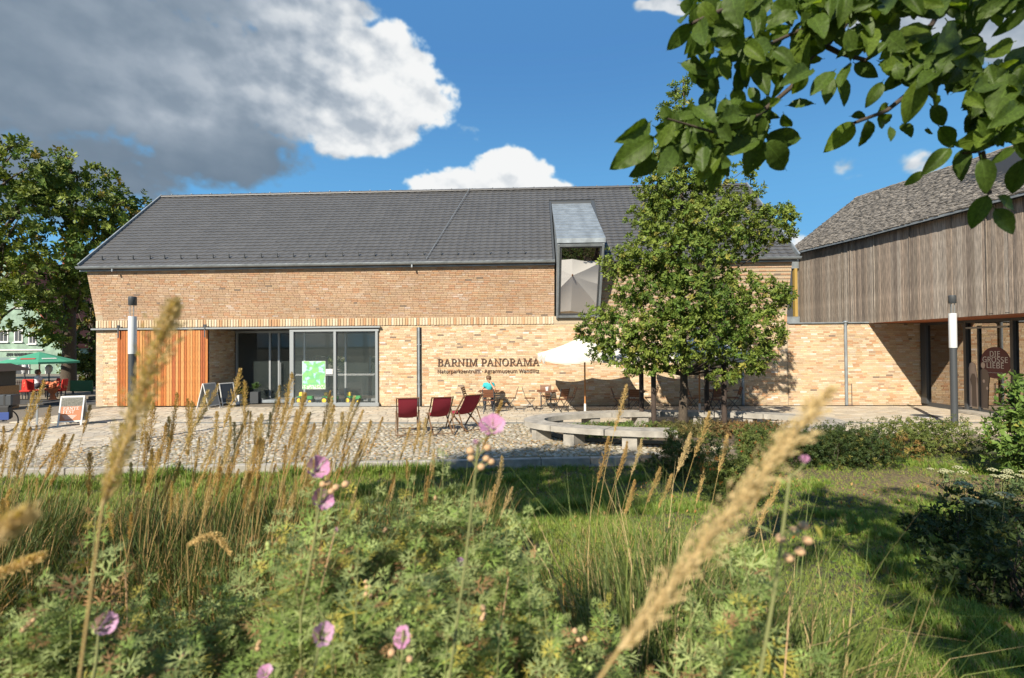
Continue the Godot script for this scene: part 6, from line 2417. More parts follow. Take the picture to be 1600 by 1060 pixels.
	for k in 3:
		p = gp[k]
		var o := thing("rose_bush", names[k], "shrub", p, 0.0, "rose bushes before the bench")
		var lobes := []
		for j in 16:
			var an := rr(0, TAU)
			var tip := Vector3(cos(an) * rr(0.2, 0.8), rr(0.35, 0.95), sin(an) * rr(0.2, 0.6))
			var b := MB.new()
			b.tube(limb_pts(Vector3(rr(-0.1, 0.1), -0.05, rr(-0.1, 0.1)), tip, 0.08), [0.006, 0.005, 0.005, 0.004, 0.003, 0.002], 4, false)
			part(o, "cane", b.mesh(), M.stem)
			lobes.append([p + tip * 0.9, Vector3(0.16, 0.16, 0.16)])
			lobes.append([p + tip * 0.6, Vector3(0.22, 0.2, 0.22)])
		crown(o, "foliage", lobes, 2300.0, fine, 0.085, Color(0.055, 0.085, 0.02), Color(0.12, 0.15, 0.035), Color(0.30, 0.12, 0.03), 0.1, 0.0)
		var hip := MB.new()
		hip.ball(Vector3.ZERO, Vector3(0.010, 0.013, 0.010), 5, 7)
		var hm := hip.mesh()
		var red: Material = mat("rose_hip", lin(0.45, 0.04, 0.01), 0.35) if not M.has("rose_hip") else M.rose_hip
		for j in 9:
			var an := rr(0, TAU)
			part(o, "rose_hip", hm, red, Transform3D(Basis.IDENTITY, Vector3(cos(an) * rr(0.2, 0.6), rr(0.3, 0.8), sin(an) * rr(0.2, 0.5))))

func umbel(o: Node, at0: Vector3, r: float):
	var b := MB.new()
	for k in 16:
		var an := k * 2.4
		var d := sqrt(k / 16.0) * r
		b.ball(at0 + Vector3(cos(an) * d, -d * d * 6.0 + rr(-0.003, 0.003), sin(an) * d), Vector3(r * 0.24, r * 0.16, r * 0.24), 3, 5)
	if not M.has("umbel"):
		mat("umbel", lin(0.27, 0.275, 0.15), 0.9)
	part(o, "flower_head", b.mesh(), M.umbel)
	b = MB.new()
	b.tube([at0, Vector3(at0.x * 0.7, 0.0, at0.z * 0.7)], [0.004], 4, false)
	part(o, "flower_stalk", b.mesh(), M.stem)

func blade_tuft(sd: int, blades: int, h: float, spread: float, w: float) -> ArrayMesh:
	var r := RandomNumberGenerator.new()
	r.seed = sd
	var b := MB.new()
	for k in blades:
		var an := r.randf_range(0, TAU)
		var d := Vector3(cos(an), 0, sin(an))
		var s := Vector3(-sin(an), 0, cos(an)).rotated(Vector3.UP, r.randf_range(-0.6, 0.6)) * w * r.randf_range(0.7, 1.2)
		var o := d * r.randf_range(0, spread * 0.35)
		var hh := h * r.randf_range(0.5, 1.1)
		var out := spread * r.randf_range(0.2, 1.0)
		var p := []
		for j in 4:
			var t := j / 3.0
			p.append(o + d * out * t * t + Vector3(0, hh * (t - 0.28 * t * t * r.randf_range(0.2, 1.4)), 0))
		for j in 3:
			var w0 := 1.0 - j / 3.0 * 0.75
			var w1 := 1.0 - (j + 1) / 3.0 * 0.75 if j < 2 else 0.04
			b.quad(p[j] - s * w0, p[j] + s * w0, p[j + 1] + s * w1, p[j + 1] - s * w1)
	return b.mesh()

func lawn_grass():
	var tufts := []
	for k in 4:
		tufts.append(blade_tuft(400 + k, 9, 1.0, 0.75, 0.035))
	var xs := [[], [], [], []]
	var cs := [[], [], [], []]
	var nz := FastNoiseLite.new()
	nz.seed = 15
	nz.frequency = 0.5
	var tries := 0
	var n := 0
	while n < 90000 and tries < 900000:
		tries += 1
		var z := -rr(1.2, 11.8)
		var x := rr(-11.5, 12.5)
		var d := sqrt(x * x + z * z)
		if absf(x + z * 0.043) > -z * 1.12 + 0.7 or z < front_line(x) + 0.12:
			continue
		if rng.randf() > minf(1.0, pow(3.4 / d, 1.35)):
			continue
		var dry := exp(-pow((x - 8.2) / 2.6, 2) - pow((z + 8.7) / 1.1, 2))
		var patch := nz.get_noise_2d(x, z)
		if rng.randf() < dry * 0.85 or patch < -0.42 and rng.randf() < 0.6:
			continue
		var j := rng.randi() % 4
		var h := rr(0.022, 0.05) * (1.0 + 0.5 * patch + (1.1 if patch > 0.28 else 0.0)) * (1.9 if x < 1.2 else 1.0) * (1.0 + 0.05 * d)
		xs[j].append(Transform3D(turned(rr(0, TAU), rr(-0.15, 0.15), rr(-0.15, 0.15)).scaled_local(Vector3(h * 0.9, h, h * 0.9)), Vector3(x, bed(x, z) - 0.005, z)))
		var c := Color(0.11, 0.20, 0.028).lerp(Color(0.27, 0.32, 0.06), clampf(rng.randf() * 0.8 - patch * 0.5 + 0.1, 0, 1))
		if rng.randf() < 0.10 + dry * 0.4 + maxf(0.0, -patch * 0.4):
			c = Color(0.30, 0.24, 0.10)
		cs[j].append(c)
		n += 1
	for j in 4:
		var o := scatter(self, "lawn_grass" if j == 0 else "lawn_grass_%03d" % j, tufts[j], M.leaf, xs[j], cs[j])
		tag(o, "rough green lawn grass on the slope between yard and flower bed", "grass", "lawn grass")
	# broad leaved weeds and fallen leaves in the lawn
	var lx := []
	var lc := []
	for k in 900:
		var p := Vector3(rr(-1, 7.5), 0, -rr(2.4, 9.5))
		p.y = bed(p.x, p.z) + rr(0.03, 0.07)
		lx.append(Transform3D(Basis.from_euler(Vector3(rr(-1.2, -0.6), rr(0, TAU), rr(-0.5, 0.5))).scaled_local(Vector3.ONE * rr(0.03, 0.07)), p))
		lc.append([Color(0.30, 0.12, 0.03), Color(0.36, 0.22, 0.08), Color(0.09, 0.17, 0.03), Color(0.10, 0.18, 0.035)][rng.randi() % 4])
	var li := scatter(self, "fallen_leaves_001", leaf_card(), M.leaf, lx, lc)
	tag(li, "small weeds and brown leaves scattered over the lawn", "leaf litter")

# a flowering head of reed grass from a to e: side branchlets crowded with spikelets
func plume(a: Vector3, e: Vector3, r: float, branches: int, per: int, sp: float, sd: int, bend := Vector3.ZERO) -> ArrayMesh:
	var q := RandomNumberGenerator.new()
	q.seed = sd
	var b := MB.new()
	var ax := (e - a).normalized()
	b.tube([a, a.lerp(e, 0.5) + bend, e], [r * 0.10, r * 0.07, r * 0.03], 4, false)
	var side := ax.cross(Vector3(0.3, 0.2, 0.9)).normalized()
	for k in branches:
		var t := (k + q.randf()) / branches
		var prof := sin(PI * clampf(0.12 + t * 0.86, 0, 1)) * (0.75 + 0.5 * absf(sin(t * 17.0 + sd))) 
		var an := k * 2.399 + q.randf_range(-0.5, 0.5)
		var out := side.rotated(ax, an)
		var p0 := a.lerp(e, t) + bend * sin(PI * t)
		var dir := (ax * 1.5 + out * q.randf_range(0.3, 0.75)).normalized()
		var ln := r * 2.0 * prof * q.randf_range(0.7, 1.2)
		for j in per:
			var u := (j + q.randf()) / per
			var o := p0 + dir * ln * u + Vector3(q.randf_range(-1, 1), q.randf_range(-1, 1), q.randf_range(-1, 1)) * sp * 0.35
			var d := (dir + out.rotated(ax, q.randf_range(-1.6, 1.6)) * 0.45 + ax * 0.2).normalized()
			var s := d.cross(Vector3(q.randf_range(-1, 1), q.randf_range(-1, 1), q.randf_range(-1, 1))).normalized() * sp * 0.17
			var l := sp * q.randf_range(0.7, 1.3)
			b.col = Color.WHITE * q.randf_range(0.75, 1.2)
			b.tri(o, o + d * l * 0.45 + s, o + d * l)
			b.tri(o, o + d * l, o + d * l * 0.45 - s)
	b.col = Color.WHITE
	return b.mesh()

func tall_grasses():
	var straw := M.plume.duplicate() as StandardMaterial3D
	straw.albedo_color = lin(0.60, 0.43, 0.19)
	var straw2 := M.plume.duplicate() as StandardMaterial3D
	straw2.albedo_color = lin(0.50, 0.33, 0.13)
	var straw3 := M.plume.duplicate() as StandardMaterial3D
	straw3.albedo_color = lin(0.62, 0.48, 0.26)
	var stalk := mat("stalk", lin(0.30, 0.21, 0.075), 0.7)
	# stalk and head of five kinds, each with its own lean
	var sm := []
	var hm := []
	for k in 6:
		var h := 1.22 + 0.06 * k
		var lean := Vector3(0.10 + 0.03 * k, 0, 0.02 * k)
		var b := MB.new()
		var pts := []
		for j in 6:
			var t := j / 5.0
			pts.append(Vector3(0, h * t, 0) + lean * t * t)
		b.tube(pts, [0.0030, 0.0028, 0.0026, 0.0024, 0.002, 0.0018], 4, false)
		sm.append(b.mesh())
		var a: Vector3 = pts[5]
		var d: Vector3 = (pts[5] - pts[4]).normalized()
		hm.append(plume(a - d * 0.03, a + (d + lean * 0.15).normalized() * (0.22 + 0.02 * k), 0.030, 60, 15, 0.0115, 50 + k, lean * 0.03))
	var blades := []
	for k in 3:
		blades.append(blade_tuft(500 + k, 12, 1.0, 0.42, 0.0055))
	# clumps: x, z, stalks, reach, words, how green
	var cl := [[-3.75, -3.0, 12, 0.30, "reed grass clump with straw plumes at the far left edge"], [-3.05, -2.35, 12, 0.28, "reed grass clump with straw plumes before the left lamp post"], [-2.75, -3.5, 12, 0.32, "reed grass clump with straw plumes left of the big upright plume"],
		[-2.15, -2.75, 13, 0.30, "reed grass clump with straw plumes just right of the big upright plume"], [-1.75, -3.45, 13, 0.32, "reed grass clump with straw plumes before the orange door's right end"], [-1.55, -2.6, 11, 0.28, "reed grass clump with straw plumes before the entrance recess"],
		[-1.15, -3.2, 7, 0.32, "reed grass clump with straw plumes before the green poster"], [-0.85, -3.9, 4, 0.34, "reed grass clump with straw plumes before the left deck chair"], [-2.4, -4.3, 9, 0.36, "reed grass clump with straw plumes farthest back on the left"], [-4.4, -3.9, 9, 0.34, "reed grass clump with thin plumes behind the far left one"],
		[0.40, -3.0, 9, 0.26, "reed grass clump with few thin plumes before the ring bench"], [0.95, -2.9, 6, 0.24, "green reed grass clump with three leaning plumes right of centre"], [-0.45, -2.7, 5, 0.28, "sparse reed grass clump left of the tall pink mallow"], [-2.75, -1.75, 8, 0.24, "reed grass clump with pale plumes low in the left corner"]]
	for q in cl:
		var base := Vector3(q[0], bed(q[0], q[1]) - 0.02, q[1])
		var o := thing("reed_grass", q[4], "ornamental grass", base, 0.0, "reed grass clumps of the flower bed")
		for k in int(q[2] * (2.2 if q[0] < -1.3 else 1.2)):
			var j := rng.randi() % 6
			var an := rr(0, TAU)
			var r: float = q[3] * sqrt(rng.randf())
			var sc := rr(0.58, 0.95)
			var xf := Transform3D(Basis.from_euler(Vector3(rr(-0.09, 0.09) + 0.05 * sin(an), rr(-0.9, 0.9), rr(-0.16, 0.06))).scaled_local(Vector3.ONE * sc), Vector3(cos(an) * r, 0, sin(an) * r))
			var s := part(o, "stalk", sm[j], stalk, xf)
			part(s, "seed_head", hm[j], [straw, straw, straw2, straw3][rng.randi() % 4])
		var green: bool = q[0] > -0.6
		var xs := [[], [], []]
		var cs := [[], [], []]
		for k in 70 if green else 190:
			var j := rng.randi() % 3
			var an := rr(0, TAU)
			var r: float = (q[3] + 0.12) * sqrt(rng.randf())
			var sc := rr(0.55, 1.05)
			xs[j].append(Transform3D(turned(rr(0, TAU), rr(-0.2, 0.2), rr(-0.2, 0.2)).scaled_local(Vector3(sc, sc * (0.8 if green else 0.95), sc)), Vector3(cos(an) * r, 0, sin(an) * r)))
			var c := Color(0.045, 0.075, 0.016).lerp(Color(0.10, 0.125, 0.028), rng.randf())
			if rng.randf() < (0.12 if green else 0.22):
				c = Color(0.30, 0.19, 0.07)
			cs[j].append(c)
		for j in 3:
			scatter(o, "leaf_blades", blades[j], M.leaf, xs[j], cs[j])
	# the dark undergrowth of the bed between the stalks
	var ux := []
	var uc := []
	for k in 1500:
		var p := Vector3(rr(-5.4, -0.35), 0, -rr(2.2, 5.6))
		if p.x < p.z * 1.15:
			continue
		p.y = bed(p.x, p.z) - 0.02
		var sc := rr(0.35, 0.85)
		ux.append(Transform3D(turned(rr(0, TAU), rr(-0.15, 0.15), rr(-0.15, 0.15)).scaled_local(Vector3(sc, sc, sc)), p))
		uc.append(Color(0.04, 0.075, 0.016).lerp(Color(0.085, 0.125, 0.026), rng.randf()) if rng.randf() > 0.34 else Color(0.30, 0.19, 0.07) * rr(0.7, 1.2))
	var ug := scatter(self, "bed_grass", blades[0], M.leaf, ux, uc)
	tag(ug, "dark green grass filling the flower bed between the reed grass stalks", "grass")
	# arching green tussocks in the middle foreground
	var arch := []
	for k in 3:
		arch.append(blade_tuft(520 + k, 14, 1.15, 0.60, 0.0055))
	var tl := [[0.62, -2.25, "arching green grass tussock in the centre foreground"], [0.98, -1.95, "arching green grass tussock beneath the leaning plume"], [0.42, -1.85, "arching green grass tussock right of the mallows"], [0.72, -2.85, "dark green grass tussock behind the centre foreground"]]
	for q in tl:
		var base := Vector3(q[0], bed(q[0], q[1]) - 0.02, q[1])
		var o := thing("grass_tussock", q[2], "ornamental grass", base, 0.0, "green tussocks of the flower bed")
		var xs := [[], [], []]
		var cs := [[], [], []]
		for k in 85:
			var j := rng.randi() % 3
			var an := rr(0, TAU)
			var r := 0.24 * sqrt(rng.randf())
			var sc := rr(0.6, 1.1)
			xs[j].append(Transform3D(turned(rr(0, TAU), rr(-0.2, 0.2), rr(-0.2, 0.2)).scaled_local(Vector3.ONE * sc), Vector3(cos(an) * r, 0, sin(an) * r)))
			cs[j].append(Color(0.055, 0.095, 0.02).lerp(Color(0.155, 0.19, 0.05), rng.randf()) if rng.randf() > 0.16 else Color(0.38, 0.29, 0.14))
		for j in 3:
			scatter(o, "leaf_blades", arch[j], M.leaf, xs[j], cs[j])
	# the great plumes close to the lens
	var big := [
		[at(160, 790, 0.66), at(272, 474, 0.66), at(122, 1075, 0.62), 0.031, "great straw plume standing upright close to the camera on the left", straw3],
		[at(968, 1015, 0.50), at(1296, 612, 0.54), at(890, 1130, 0.46), 0.0275, "great straw plume leaning right, close to the camera", straw3],
		[at(-25, 905, 0.9), at(66, 868, 0.9), at(-90, 1000, 0.85), 0.011, "straw plume bent over at the left picture edge", straw],
		[at(-40, 850, 0.42), at(38, 806, 0.42), at(-120, 960, 0.4), 0.007, "pale blurred grass plume at the left edge, nearest the camera", straw3],
		[at(292, 850, 1.5), at(358, 866, 1.5), at(300, 1050, 1.5), 0.014, "bent straw plume drooping among the reed grass stalks", straw]]
	for k in big.size():
		var q: Array = big[k]
		var foot: Vector3 = q[2]
		var gy := bed(foot.x, foot.z)
		var root := Vector3(foot.x + (foot.x - q[0].x) * 0.3, gy - 0.02, foot.z + 0.1)
		var o := thing("grass_plume", q[4], "grass stalk", root)
		var b := MB.new()
		b.tube([Vector3.ZERO, (foot - root) * 0.6 + Vector3(0.01, 0, 0), foot - root, q[0] - root], [0.0028, 0.0026, 0.0022, 0.0019], 6, false)
		part(o, "stalk", b.mesh(), stalk)
		var bend := Vector3.ZERO
		if k == 4:
			bend = Vector3(0, 0.045, 0)
		part(o, "seed_head", plume(q[0] - root, q[1] - root, q[3], 130 if k < 2 else 50, 18 if k < 2 else 10, 0.0078 if k < 2 else 0.010, 90 + k, bend), q[5])

# ------------------------------------------------------------------ mallows and wormwood close by
func cut_leaf(sd: int) -> ArrayMesh:                         # deeply divided leaf, about 1 across
	var r := RandomNumberGenerator.new()
	r.seed = sd
	var b := MB.new()
	var strip := func(a: Vector3, d: Vector3, l: float, w: float):
		var s := d.cross(Vector3(0, 0, 1)).normalized() * w
		var m := a + d * l * 0.55 + Vector3(0, 0, -0.02)
		var e := a + d * l + Vector3(0, 0, r.randf_range(-0.10, 0.04))
		b.quad(a - s * 0.6, a + s * 0.6, m + s, m - s)
		b.tri(m - s, m + s, e)
	b.quad(Vector3(-0.012, -0.45, 0.0), Vector3(0.012, -0.45, 0), Vector3(0.012, 0, 0), Vector3(-0.012, 0, 0))
	for k in 5:
		var an := deg_to_rad(-104 + 52 * k + r.randf_range(-8, 8))
		var d := Vector3(sin(an), cos(an), r.randf_range(-0.1, 0.25)).normalized()
		var l := 0.52 * (1.15 - 0.12 * absf(k - 2)) * r.randf_range(0.9, 1.1)
		strip.call(Vector3.ZERO, d, l, 0.024)
		for s in [-1.0, 1.0]:
			var d2 := d.rotated(Vector3(0, 0, 1), s * r.randf_range(0.45, 0.7))
			strip.call(d * l * 0.36, d2, l * 0.55, 0.021)
	return b.mesh()

func flower_into(o: Node3D, at0: Vector3, face: Vector3, r: float, pale: bool, closed := 0.0):
	var f := Node3D.new()
	f.name = "flower"
	f.transform = Transform3D(along(face) * Basis(Vector3.UP, rr(0, TAU)), at0)
	o.add_child(f, true)
	var b := MB.new()
	b.sheet(func(u, v):
		var an: float = (u - 0.5) * (1.55 - closed * 0.6) * (0.30 + 0.70 * sqrt(v))
		var rad: float = r * (0.08 + v * (0.92 - 0.10 * exp(-pow((u - 0.5) * 9.0, 2)) * v))
		var lift: float = r * ((0.55 + closed * 1.2) * v - 0.30 * v * v + 0.07 * sin(u * 14.0) * v + 0.10 * u * v)
		return Vector3(sin(an) * rad * (1.0 - closed * 0.6), lift, cos(an) * rad * (1.0 - closed * 0.6)), 6, 4)
	var pm := b.mesh()
	for k in 5:
		part(f, "petal", pm, M.petal_pale if (pale or k == 2) else M.petal, Transform3D(Basis(Vector3.UP, TAU * k / 5.0) * Basis(Vector3.RIGHT, rr(-0.08, 0.08)), Vector3.ZERO))
	b = MB.new()
	b.lathe([Vector2(0.003, -r * 0.22), Vector2(r * 0.2, -r * 0.12), Vector2(r * 0.24, r * 0.06), Vector2(r * 0.10, r * 0.12)], 8)
	part(f, "calyx", b.mesh(), M.bud)
	b = MB.new()
	b.tube([Vector3.ZERO, Vector3(0, r * 0.45, 0)], [r * 0.05, r * 0.08], 6)
	part(f, "stamen_column", b.mesh(), M.petal_pale)

func mallows():
	var lm := []
	for k in 5:
		lm.append(cut_leaf(600 + k))
	var lmat := [M.mallow_grey, M.mallow_grey, M.mallow_green, M.mallow_grey, M.mallow_yellow, M.mallow_green, M.mallow_brown]
	var tint := [Color(0.29, 0.345, 0.135), Color(0.21, 0.30, 0.075), Color(0.37, 0.33, 0.07), Color(0.28, 0.16, 0.075)]
	# top of each plant in the view, distance, bushiness
	var pl := [[150, 800, 1.25, 26], [60, 905, 1.15, 22], [15, 975, 1.1, 20], [110, 960, 1.15, 22], [215, 945, 1.3, 24], [265, 930, 1.35, 26], [330, 925, 1.5, 26], [385, 850, 1.5, 28], [440, 800, 1.5, 28], [495, 745, 1.3, 34], [545, 765, 1.4, 30], [590, 765, 1.5, 28], [640, 755, 1.55, 30], [692, 705, 1.5, 32], [735, 765, 1.45, 30],
		[790, 805, 1.4, 28], [825, 870, 1.3, 26], [850, 940, 1.25, 22], [455, 860, 1.15, 26], [560, 850, 1.15, 26], [650, 850, 1.2, 26], [730, 860, 1.15, 26], [400, 980, 1.1, 22], [300, 1000, 1.1, 22], [520, 985, 1.05, 22], [620, 985, 1.05, 22], [700, 990, 1.05, 22], [780, 985, 1.1, 22], [190, 1010, 1.05, 20], [860, 1020, 1.1, 18],
		[1150, 800, 1.25, 16], [1080, 930, 1.2, 16], [1135, 985, 1.1, 16], [945, 945, 1.4, 16]]
	var words := ["grey green mallow with upright feathery top behind the upright plume", "feathery mallow in the lower left corner", "feathery mallow at the very left of the lower edge", "feathery mallow beneath the upright plume", "feathery mallow right of the upright plume's stalk", "feathery mallow before the reed grass stalks on the left", "feathery mallow under the bent plume", "feathery mallow left of the pink blooms, half hidden",
		"bushy mallow left below the upper pink blooms", "tall leafy mallow carrying two pink blooms left of centre", "mallow with brown withered middle beside the two pink blooms", "feathery mallow between the two flowering stems", "slim grey green mallow left of the tall flowering stem", "tallest grey green feathery spire beside the flowering stem", "feathery mallow right under the tall flowering stem",
		"feathery grey mallow right of the tall flowering stem", "feathery mallow before the dark tussock", "low feathery mallow at the right end of the mallow bed", "mallow with yellowing leaves under the left blooms", "mallow with yellow and brown leaves low in the centre left", "feathery mallow low in the centre", "feathery mallow below the tall stem with yellow leaf", "feathery mallow near the lower pink bloom on the left",
		"feathery mallow on the lower edge left of the lower blooms", "yellow green mallow on the lower edge under the pink bloom", "feathery mallow on the lower edge beside the small pink bloom", "feathery mallow on the lower edge below the tall stem", "feathery mallow on the lower edge right of the tall stem", "feathery mallow on the lower edge under the upright plume", "small mallow on the lower edge beside the tussock",
		"grey feathery wormwood behind the leaning plume", "grey feathery wormwood under the leaning plume", "grey feathery wormwood on the lower edge right of the plume's stalk", "grey feathery wormwood left of the leaning plume's foot"]
	var total := 0
	for k in pl.size():
		var q: Array = pl[k]
		var tip := at(q[0], q[1], q[2])
		var root := Vector3(tip.x + rr(-0.12, 0.12), 0, tip.z + rr(-0.1, 0.1))
		root.y = bed(root.x, root.z) - 0.02
		var o := thing("mallow", words[k], "flowering plant", root, 0.0, "feathery leaved plants of the flower bed")
		var h := tip.y - root.y
		var stems := [[Vector3.ZERO, tip - root, 0.004]]
		var b := MB.new()
		for s in 8:
			var t := rr(0.4, 0.86)
			var an := rr(0, TAU)
			var a: Vector3 = (tip - root) * t
			var e := a + Vector3(cos(an) * rr(0.08, 0.2), rr(0.14, 0.32) * minf(h, 1.2), sin(an) * rr(0.08, 0.2))
			e.y = minf(e.y, (tip - root).y * rr(0.8, 0.96))
			stems.append([a, e, 0.0026])
		for s in stems:
			b.tube(limb_pts(s[0], s[1], 0.02), [s[2], s[2] * 0.9, s[2] * 0.8, s[2] * 0.65, s[2] * 0.5, s[2] * 0.35], 5, false)
		part(o, "stem", b.mesh(), M.stem)
		var xs := []
		var cs := []
		var own: int = q[3]
		var n := 0
		var tone := rng.randi() % 7
		for si in stems.size():
			var s: Array = stems[si]
			var cnt := 62 if si == 0 else 20
			var ln: float = (s[1] - s[0]).length()
			for j in cnt:
				var down := (float(j) / cnt) * minf(0.8, ln * 0.95)
				var t := 1.0 - down / ln
				var p: Vector3 = s[0].lerp(s[1], t)
				var an := j * 2.4 + rr(-0.4, 0.4)
				var d := Vector3(cos(an), rr(0.1, 0.9) + (0.6 if j < 3 else 0.0), sin(an)).normalized()
				var sc := (0.034 + 0.062 * clampf(down * 4.5, 0, 1)) * rr(0.8, 1.2) * (1.0 if si == 0 else 0.85)
				var bs := along(d, Vector3.UP)
				bs = Basis(bs.x, bs.y, bs.z) * Basis(Vector3.RIGHT, rr(-0.5, 0.3)) * Basis(Vector3.UP, rr(-0.5, 0.5))
				var xf := Transform3D(bs.scaled_local(Vector3.ONE * sc * 1.25), p + d * sc * 0.45)
				var low := t < 0.4 and si == 0
				if n < own and (p.y > h * 0.45):
					var m: Material = lmat[(tone + (rng.randi() % 3 if rng.randf() < 0.6 else rng.randi() % 6)) % 7 if rng.randf() < 0.5 else rng.randi() % 4]
					part(o, "leaf", lm[rng.randi() % 5], m, xf)
					n += 1
					total += 1
				else:
					xs.append(xf)
					var c: Color = tint[0].lerp(tint[1], rng.randf())
					if low or rng.randf() < 0.16:
						c = tint[2 + rng.randi() % 2]
					cs.append(c * rr(0.8, 1.2))
		# dry seed heads and a withered stalk or two
		for j in 2:
			var sp: Array = stems[rng.randi() % stems.size()]
			var c: Vector3 = sp[0].lerp(sp[1], rr(0.86, 1.0)) + Vector3(rr(-0.012, 0.012), rr(0.0, 0.012), rr(-0.012, 0.012))
			var sb := MB.new()
			for i2 in 3:
				sb.ball(c + Vector3(rr(-0.014, 0.014), rr(-0.014, 0.014), rr(-0.014, 0.014)), Vector3.ONE * rr(0.005, 0.008), 4, 6, Basis.IDENTITY, 0.1, rr(0, 5))
			part(o, "seed_pods", sb.mesh(), M.pod if rng.randf() < 0.7 else M.bud)
		if k % 3 == 0:
			var sb := MB.new()
			var c: Vector3 = (tip - root) * 0.9 + Vector3(rr(-0.12, 0.12), rr(-0.1, 0.05), rr(-0.1, 0.1))
			sb.tube(limb_pts((tip - root) * 0.35, c, 0.05), [0.0028, 0.0026, 0.0024, 0.002, 0.0018, 0.0014], 5, false)
			part(o, "dry_stalk", sb.mesh(), M.pod)
		# the thick of it, lower down
		for j in 80:
			var y := rr(0.2, 0.78) * h
			var an := rr(0, TAU)
			var d := Vector3(cos(an), rr(0.0, 0.9), sin(an)).normalized()
			var sc := rr(0.05, 0.085)
			xs.append(Transform3D((along(d) * Basis(Vector3.RIGHT, rr(-0.5, 0.5))).scaled_local(Vector3.ONE * sc), (tip - root) * (y / h) + Vector3(d.x, rr(-0.2, 0.2), d.z) * rr(0.03, 0.17)))
			cs.append(tint[0].lerp(tint[1], rng.randf()) * rr(0.7, 1.1) if rng.randf() < 0.85 else tint[2 + rng.randi() % 2])
		scatter(o, "lower_leaves", lm[k % 5], M.leaf, xs, cs)
	# flowering stems: stem foot and top, distance, blooms (px, py, radius px, facing), pods
	var eye := Vector3(0, 2.43, 0)
	var fl := [
		[[700, 1075], [748, 690], 1.0, [[770, 670, 22, 0.35], [745, 695, 8, 0.8]], [[735, 705], [762, 700], [736, 716], [760, 717], [768, 722], [752, 730]], "tall mallow stem with pink bloom at the top, before the deck chairs"],
		[[470, 960], [505, 745], 1.15, [[492, 736, 22, 0.5], [500, 785, 20, 0.35], [527, 832, 6, 0.9]], [[513, 755], [525, 762], [540, 757], [518, 768], [505, 757]], "mallow stem with two pink blooms left of centre"],
		[[480, 1080], [502, 985], 0.95, [[502, 998, 24, 0.6]], [], "mallow stem with half closed pink bloom near the lower edge"],
		[[620, 1080], [630, 985], 1.0, [[631, 996, 16, 0.2]], [[612, 1020], [640, 1030]], "mallow stem with small pale pink bloom near the lower edge"],
		[[140, 1090], [155, 975], 0.95, [[154, 983, 24, 0.65]], [], "mallow stem with drooping pink bloom low on the left"],
		[[1180, 1100], [1235, 740], 0.85, [[1256, 724, 11, 0.75]], [[1242, 830], [1262, 845], [1220, 842], [1250, 862], [1232, 872], [1256, 822]], "mallow stem with one pink bud and dry seed pods right of the leaning plume"],
		[[420, 1100], [415, 1052], 0.95, [[415, 1053, 12, 0.3]], [], "mallow bloom barely showing on the lower edge"],
		[[590, 920], [712, 884], 1.35, [[716, 884, 11, 0.6]], [[668, 935], [690, 940], [672, 925]], "small pale mallow bud beside the tall flowering stem"]]
	for q in fl:
		var d0: float = q[2]
		var foot := at(q[0][0], q[0][1], d0 * 0.98)
		var top := at(q[1][0], q[1][1], d0)
		var root := Vector3(foot.x, bed(foot.x, foot.z) - 0.02, foot.z)
		var o := thing("flowering_mallow", q[5], "flowering plant", root)
		var b := MB.new()
		b.tube([Vector3.ZERO, (foot - root) * 0.55, foot - root, (foot - root).lerp(top - root, 0.5) + Vector3(0.004, 0, 0), top - root], [0.0045, 0.004, 0.0035, 0.003, 0.0022], 7, false)
		var st := part(o, "stem", b.mesh(), M.stem)
		for f in q[3]:
			var c := at(f[0], f[1], d0)
			var r: float = f[2] * d0 / 760.0
			var face := (eye - c).normalized() * 0.8 + Vector3(rr(-0.9, 0.9), rr(0.0, 0.6), 0.0) + Vector3(0, f[3] * 0.6, 0)
			flower_into(o, c - root - face.normalized() * r * 0.3, face, r * 1.16, f[2] > 22, f[3])
			b = MB.new()
			var near: Vector3 = (foot - root).lerp(top - root, clampf(1.0 - (f[1] - q[1][1]) / maxf(q[0][1] - q[1][1], 1.0) - 0.06, 0, 1))
			b.tube([near, near.lerp(c - root, 0.6) + Vector3(0, -0.004, 0), c - root - face.normalized() * r * 0.5], [0.0016], 5, false)
			part(st, "pedicel", b.mesh(), M.stem)
		for f in q[4]:
			var c := at(f[0], f[1], d0) - root
			b = MB.new()
			b.ball(c, Vector3(1, 0.85, 1) * rr(0.0075, 0.0095), 6, 8, Basis.IDENTITY, 0.08, rr(0, 5))
			part(o, "seed_pod", b.mesh(), M.pod)
			b = MB.new()
			var near: Vector3 = (foot - root).lerp(top - root, clampf(1.0 - (f[1] + 14 - q[1][1]) / maxf(q[0][1] - q[1][1], 1.0), 0, 1))
			b.tube([near, c], [0.0013], 4, false)
			part(st, "pedicel", b.mesh(), M.stem)
		# a few calyx leaves along the stem
		for j in 7:
			var t := rr(0.15, 0.97)
			var p: Vector3 = (foot - root).lerp(top - root, t)
			var an := rr(0, TAU)
			var dd := Vector3(cos(an), 0.4, sin(an)).normalized()
			part(o, "leaf", leaf_card() if q[5].contains("right of the leaning") else lm[j % 5], M.bud if j % 3 == 0 else M.mallow_green, Transform3D(along(dd).scaled_local(Vector3.ONE * rr(0.018, 0.034)), p + dd * 0.012))
		# stem leaves of the tall ones
		if q[5].begins_with("tall"):
			var yl := part(o, "yellow_leaf", lm[2], M.mallow_yellow, Transform3D(along(Vector3(-0.8, 0.3, 0.4)).scaled_local(Vector3.ONE * 0.075), at(672, 945, d0) - root))
			yl.set_meta("label", "yellowing leaf")
	# dry yellow leaf on the right stem
	var p := at(1272, 820, 0.85)
	var yo := thing("yellow_leaf", "single yellow leaf hung beside the dry seed pods on the right", "leaf", p)
